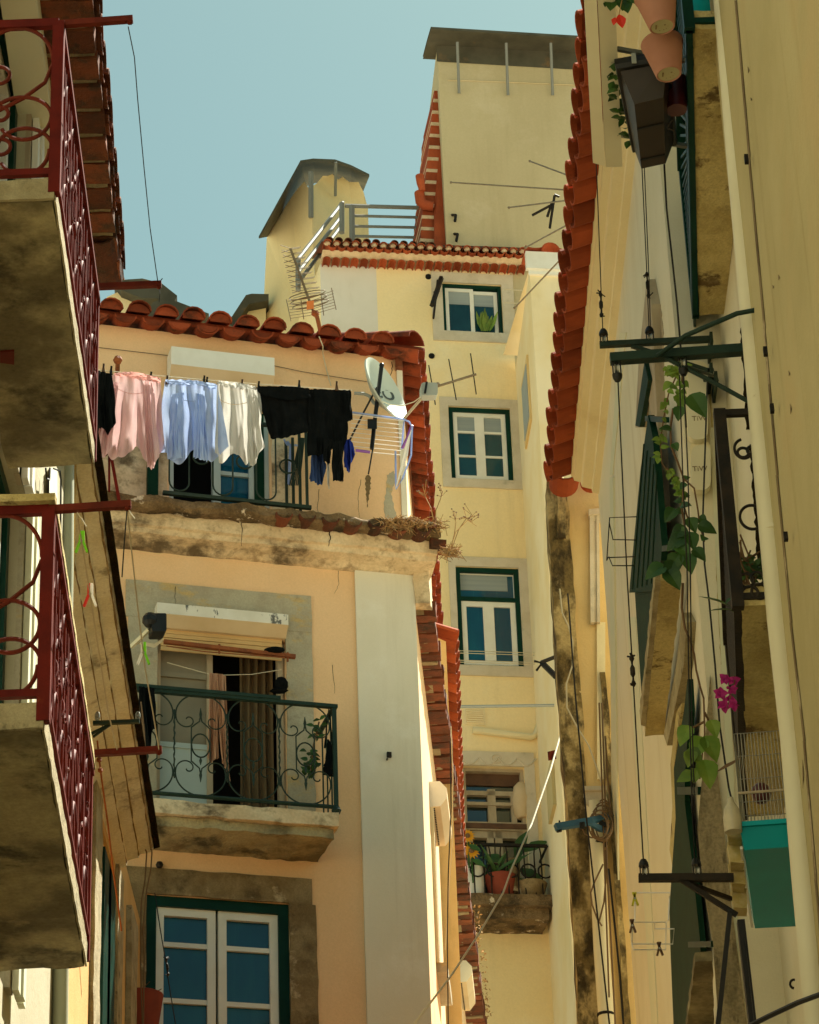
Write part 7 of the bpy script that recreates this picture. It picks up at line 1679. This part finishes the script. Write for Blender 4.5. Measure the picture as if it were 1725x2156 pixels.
mb = MB(); mb.tube([aty(1418, 252, 11.8), aty(1408, 262, 11.8), aty(1406, 270, 11.8), aty(1420, 275, 11.8)], .004, 5); mb.build('pot_hook', M['iron_k'], label='black wire loop beside the dark red pot', cat='hook')
t = thing('hanging_plant', 'dark green leaves with one red leaf at the top of the cream box profile', 'plant', aty(1300, 20, 11.3)); mb = MB()
for x, y, L_, dx, dz in ((1290, 8, .08, -.2, -1), (1312, 10, .09, .2, -1), (1300, -6, .09, .9, -.6), (1325, 4, .07, .6, -.8), (1285, -8, .08, -1, -.2), (1306, -2, .10, 0, -1), (1318, 12, .07, -.3, -1)): leaf(mb, aty(x, y - 14, 11.3), Vector((dx, -.1, dz)), Vector((0, -1, .2)), L_, .075, .1, True)
leaf(mb, aty(1275, 2, 11.3), Vector((-.1, 0, -1)), Vector((0, -1, .1)), .03, .02); mb.build('leaves', M['leaf_d'], t)
mb = MB(); leaf(mb, aty(1304, 30, 11.28), Vector((.15, 0, -1)), Vector((0, -1, .1)), .075, .05, .1); leaf(mb, aty(1296, 36, 11.28), Vector((-.3, 0, -1)), Vector((0, -1, .4)), .04, .03); mb.build('red_leaf', M['peg_r'], t)
mb = MB(); mb.tube([aty(1311, -4, 11.28), aty(1307, 14, 11.28), aty(1304, 30, 11.28)], .002, 4); mb.build('stem', M['dry'], t)
def beads(lab, x, y, yy): pass
a = aty(1483, 44, 12.2); mb = MB(); mb.lathe(a, (0, 0, 1), [(.05, 0), (.06, .06), (.06, .14)], 14); mb.build('pot', M['teal'], smooth=True, label='dark teal pot standing on the upper balcony slab', cat='pot')
# hanging ivy
def vine(lab, paths, yy, nleaf, size, m, big=(), group=None):
    t = thing('hanging_vine', lab, 'plant', aty(*paths[0][0], yy), group); mb = MB()
    for p in paths: mb.tube([aty(x, y, yy + .03 * math.sin(i * 2)) for i, (x, y) in enumerate(p)], [.006 * size / .05 * (1 - .5 * i / len(p)) for i in range(len(p))], 5)
    mb.build('stem', M['stem'], t, smooth=True); mb = MB()
    for p in paths:
        for k in range(nleaf):
            x, y = lay(p, RN.random()); c = aty(x + jit(6), y + jit(5), yy + jit(.06)); leaf(mb, c, Vector((jit(1), jit(.5), -.3 + jit(.7))), Vector((jit(.5), -1, .3)), size * RN.uniform(.6, 1.15), size * .85, .3, True)
    if nleaf: mb.build('leaves', M[m], t)
    if big:
        mb = MB()
        for x, y, dx, dz, L_ in big: leaf(mb, aty(x, y, yy - .04), Vector((dx, -.15, dz)), Vector((jit(.25), -1, .25)), L_, L_ * .8, .25, True)
        mb.build('broad_leaves', M[m], t)
    return t
vine('ivy with small star leaves trailing down from the large green bracket', [[(1437, 758), (1425, 790), (1408, 830), (1398, 880), (1391, 930), (1394, 975), (1412, 1000), (1420, 1016)], [(1440, 760), (1436, 800), (1428, 850), (1422, 870)], [(1405, 985), (1430, 1020), (1438, 1050)], [(1398, 780), (1412, 776), (1430, 770)]], 12.1, 26, .036, 'leaf', [(1425, 775, -.5, -.3, .07), (1415, 805, -.6, -.5, .06), (1432, 830, .0, -1, .075)])
vine('pothos vine with broad glossy leaves hanging over the stone sill', [[(1418, 860), (1412, 900), (1413, 940), (1428, 975), (1440, 1008), (1462, 1028), (1470, 1075), (1474, 1110), (1484, 1140)], [(1440, 1010), (1438, 1060), (1448, 1090), (1462, 1110)], [(1434, 1060), (1441, 1100), (1445, 1140), (1440, 1190)]], 12.0, 5, .05, 'leaf_d',
     [(1455, 830, .5, -1, .13), (1432, 855, -.2, -1, .075), (1420, 1070, -.6, -.9, .08), (1430, 1110, .2, -1, .07), (1470, 1105, 1, -.5, .09), (1445, 1110, -.7, -.5, .09), (1452, 1120, .2, -1, .09), (1440, 1130, -.8, -.6, .10), (1460, 1155, .6, -.7, .08), (1430, 1165, -.5, -.9, .10), (1445, 1165, .2, -1, .10), (1420, 1180, -.4, -1, .10), (1400, 1190, -.8, -.5, .11), (1405, 1200, .3, -.6, .11), (1450, 1090, .3, -.8, .08), (1425, 1145, .6, -.7, .09)])
vine('long bare vine stem ending in round green leaves near the orchid', [[(1438, 1228), (1436, 1280), (1443, 1325), (1452, 1345), (1462, 1378), (1466, 1410), (1475, 1448), (1482, 1470), (1484, 1530), (1484, 1545), (1478, 1600), (1474, 1640)], [(1483, 1520), (1460, 1532)], [(1484, 1500), (1494, 1520)]], 12.0, 0, .05, 'leaf',
     [(1452, 1528, -.6, -1, .10), (1496, 1516, .3, -1, .085), (1484, 1550, .45, -1, .125), (1480, 1552, -.5, -.9, .11), (1458, 1580, -.25, -.7, .08), (1448, 1578, .7, -.8, .09), (1482, 1600, .2, -1, .13), (1462, 1630, -1, -.35, .08), (1468, 1618, -.2, -.7, .07)])
t = thing('orchid', 'magenta orchid blossoms hanging from the lower iron railing', 'flower', aty(1535, 1490, 11.9)); mb = MB()
for x, y, r in ((1527, 1430, .032), (1546, 1432, .03), (1518, 1460, .034), (1542, 1452, .026), (1526, 1486, .034), (1546, 1484, .03), (1537, 1470, .022)):
    c = aty(x, y, 11.9 + jit(.05))
    for k in range(5): an_ = k * 1.257 + jit(.3); leaf(mb, c, Vector((math.cos(an_), jit(.5), math.sin(an_))), Vector((jit(.6), -1, jit(.5))), r, r * .9, .2, True)
    mb.build('blossom', M['orchid'], t); mb = MB()
mb.ball(aty(1533, 1448, 11.88), .008, 6); mb.build('bud', M['orchid'], t); mb = MB(); mb.tube([aty(1555, 1400, 11.95), aty(1545, 1445, 11.9), aty(1532, 1490, 11.9)], .003, 4); mb.build('stem', M['stem'], t)
t = thing('orchid_leaves', 'three long smooth green leaves sticking out of the lower iron railing', 'plant', aty(1555, 1300, 11.7)); mb = MB()
for a, b, w in (((1540, 1278), (1474, 1248), .06), ((1548, 1285), (1490, 1280), .05), ((1528, 1272), (1545, 1252), .03)):
    p, q = aty(*a, 11.7), aty(*b, 11.7); leaf(mb, p, q - p, Vector((0, -.6, 1)), (q - p).length, w, .12)
mb.tube([aty(1566, 1302, 11.72), aty(1540, 1282, 11.7)], .006, 5); mb.build('leaves', M['leaf_d'], t)
mb = MB(); p, q = aty(1560, 1596, 11.8), aty(1513, 1634, 11.8); leaf(mb, p, q - p, Vector((0, -.6, 1)), (q - p).length, .05, -.15); mb.build('dark_leaf', M['stem'], label='single long dark brown leaf above the cage', cat='leaf')
t = thing('railing_plant', 'dry twiggy plant inside the lower iron railing', 'plant', aty(1580, 1240, 11.75)); mb = MB()
for k in range(14): a = aty(1575 + jit(14), 1245, 11.75 + jit(.1)); mb.tube([a, a + Vector((jit(.05), jit(.05), .1)), a + Vector((jit(.08), jit(.05), .2 + jit(.08)))], .004, 4)
mb.build('twigs', M['stem'], t); mb = MB()
for k in range(50): leaf(mb, aty(1585 + jit(22), 1200 + jit(20), 11.75 + jit(.1)), Vector((jit(1), jit(1), jit(1))), Vector((0, -1, .3)), .04, .03)
mb.build('leaves', M['leaf_d'], t)
# bird cage with teal tray
zt_ = aty(1568, 1790, 11.55).z
tb = [atz(x, y, zt_) for x, y in ((1568, 1790), (1668, 1783), (1690, 1950), (1590, 1955))]
def up_(p, e, z): c = sum(tb, Vector()) / 4; d = p - c; return c + d * (1 + e) + Vector((0, 0, z))
hT = .085
t = thing('bird_cage', 'wire bird cage on a deep teal plastic tray, fixed beside the drainpipe', 'bird cage', tb[0])
mb = MB(); r0 = [up_(p, .10, hT) for p in tb]; mb.hexa(tb, r0); mb.hexa([up_(p, .13, hT - .004) for p in tb], [up_(p, .13, hT + .016) for p in tb]); tray = mb.build('tray', M['teal'], t)
mb = MB(); mb.obox(tb[0] + Vector((-.012, .0, .01)), tb[3] + Vector((-.012, 0, .01)), (0, 0, 1), .012, .01)
for k in (.3, .82): a = tb[0].lerp(tb[3], k); mb.obox(a + Vector((-.012, 0, .01)), a + Vector((-.035, 0, hT * .6)), (0, 1, 0), .06, .008)
mb.build('tray_clip', M['white_p'], tray)
wb = [up_(p, .06, hT + .01) for p in tb]; wt = [up_(p, -.02, .52) for p in tb]
mb = MB()
for i in range(4):
    a, b, c2, d2_ = wb[i], wb[(i + 1) % 4], wt[(i + 1) % 4], wt[i]; n = 14 if i % 2 == 0 else 22
    for k in range(n + 1): mb.tube([a.lerp(b, k / n), d2_.lerp(c2, k / n)], .0016, 4)
    for k in (.03, .25, .5, .75, 1.0): mb.tube([a.lerp(d2_, k), b.lerp(c2, k)], .002, 4)
for k in range(15): mb.tube([wt[0].lerp(wt[1], k / 14), wt[3].lerp(wt[2], k / 14)], .0016, 4)
mb.build('bars', M['steel'], t)
mb = MB(); a = wb[0].lerp(wt[0], .35); b = wb[1].lerp(wt[1], .35); mb.tube([a, b], .006, 6); a = wb[3].lerp(wt[3], .5); b = wb[2].lerp(wt[2], .5); mb.tube([a, b], .006, 6); mb.build('perch', M['wood_w'], t)
mb = MB(); c = aty(1603, 1671, 12.0); mb.ball(c, .048, 12, (.95, .95, 1)); mb.build('nest_ball', M['maroon'], t, smooth=True)
mb = MB()
for k, (x, y, m) in enumerate(((1546, 1745, 0), (1550, 1800, 1), (1553, 1845, 1), (1558, 1895, 1))):
    c = aty(x, y, 11.6 + .1 * k); mb.rough([c + Vector((-.03, -.03, -.045)), c + Vector((.025, -.03, -.05)), c + Vector((.03, -.03, .04)), c + Vector((-.035, -.03, .045))], [c + Vector((-.02, .06, -.045)), c + Vector((.03, .06, -.05)), c + Vector((.03, .06, .04)), c + Vector((-.03, .06, .045))], step=.02, amp=.004, fr=20)
mb.build('seed_feeder', [M['seed']], t, smooth=True)
mb = MB(); c = aty(1545, 1752, 11.5); mb.lathe(c, (0, 0, 1), [(.035, 0), (.038, .06), (.03, .10), (.014, .13), (.012, .15)], 12); mb.build('water_bottle', M['clear'], t, smooth=True)
mb = MB(); mb.tube([aty(1672 + 8 * math.cos(i * .5), 2072 + 9 * math.sin(i * .5), 11.1) for i in range(3, 11)], .005, 6); mb.build('wall_hook', M['iron_k'], label='open iron hook on the wall under the cage', cat='hook')
# ================================================================ LIGHT
SUN_EL, SUN_AZ = D2R(58), D2R(42)
sd_ = Vector((math.sin(SUN_AZ) * math.cos(SUN_EL), math.cos(SUN_AZ) * math.cos(SUN_EL), math.sin(SUN_EL)))
sl_ = bpy.data.lights.new('sun', 'SUN'); sl_.energy = 5.0; sl_.angle = D2R(.53); sl_.color = (1, .96, .81)
so = bpy.data.objects.new('sun', sl_); COL.objects.link(so); so.rotation_euler = sd_.to_track_quat('Z', 'Y').to_euler()
so.location = (8, 20, 40)
w = bpy.data.worlds.new('World'); scene.world = w; w.use_nodes = True
nt = w.node_tree; nt.nodes.clear()
sk = nt.nodes.new('ShaderNodeTexSky'); sk.sky_type = 'NISHITA'; sk.sun_disc = False; sk.sun_elevation = SUN_EL; sk.sun_rotation = SUN_AZ; sk.air_density = 1.2; sk.dust_density = 1.5; sk.ozone_density = 1.0
tn = nt.nodes.new('ShaderNodeMix'); tn.data_type = 'RGBA'; tn.blend_type = 'MULTIPLY'; tn.inputs['Factor'].default_value = 1; tn.inputs['B'].default_value = (.75, .92, .64, 1)
bgn = nt.nodes.new('ShaderNodeBackground'); bgn.inputs['Strength'].default_value = .05
ow = nt.nodes.new('ShaderNodeOutputWorld')
nt.links.new(sk.outputs['Color'], tn.inputs['A']); nt.links.new(tn.outputs['Result'], bgn.inputs['Color']); nt.links.new(bgn.outputs['Background'], ow.inputs['Surface'])
vs_ = scene.view_settings; scene.display_settings.display_device = 'sRGB'
vs_.view_transform = 'Standard'; vs_.look = 'None'; vs_.exposure = 1.62; vs_.gamma = 1; vs_.use_curve_mapping = False
scene.cycles.max_bounces = 8; scene.cycles.diffuse_bounces = 6
scene.cycles.use_denoising = True
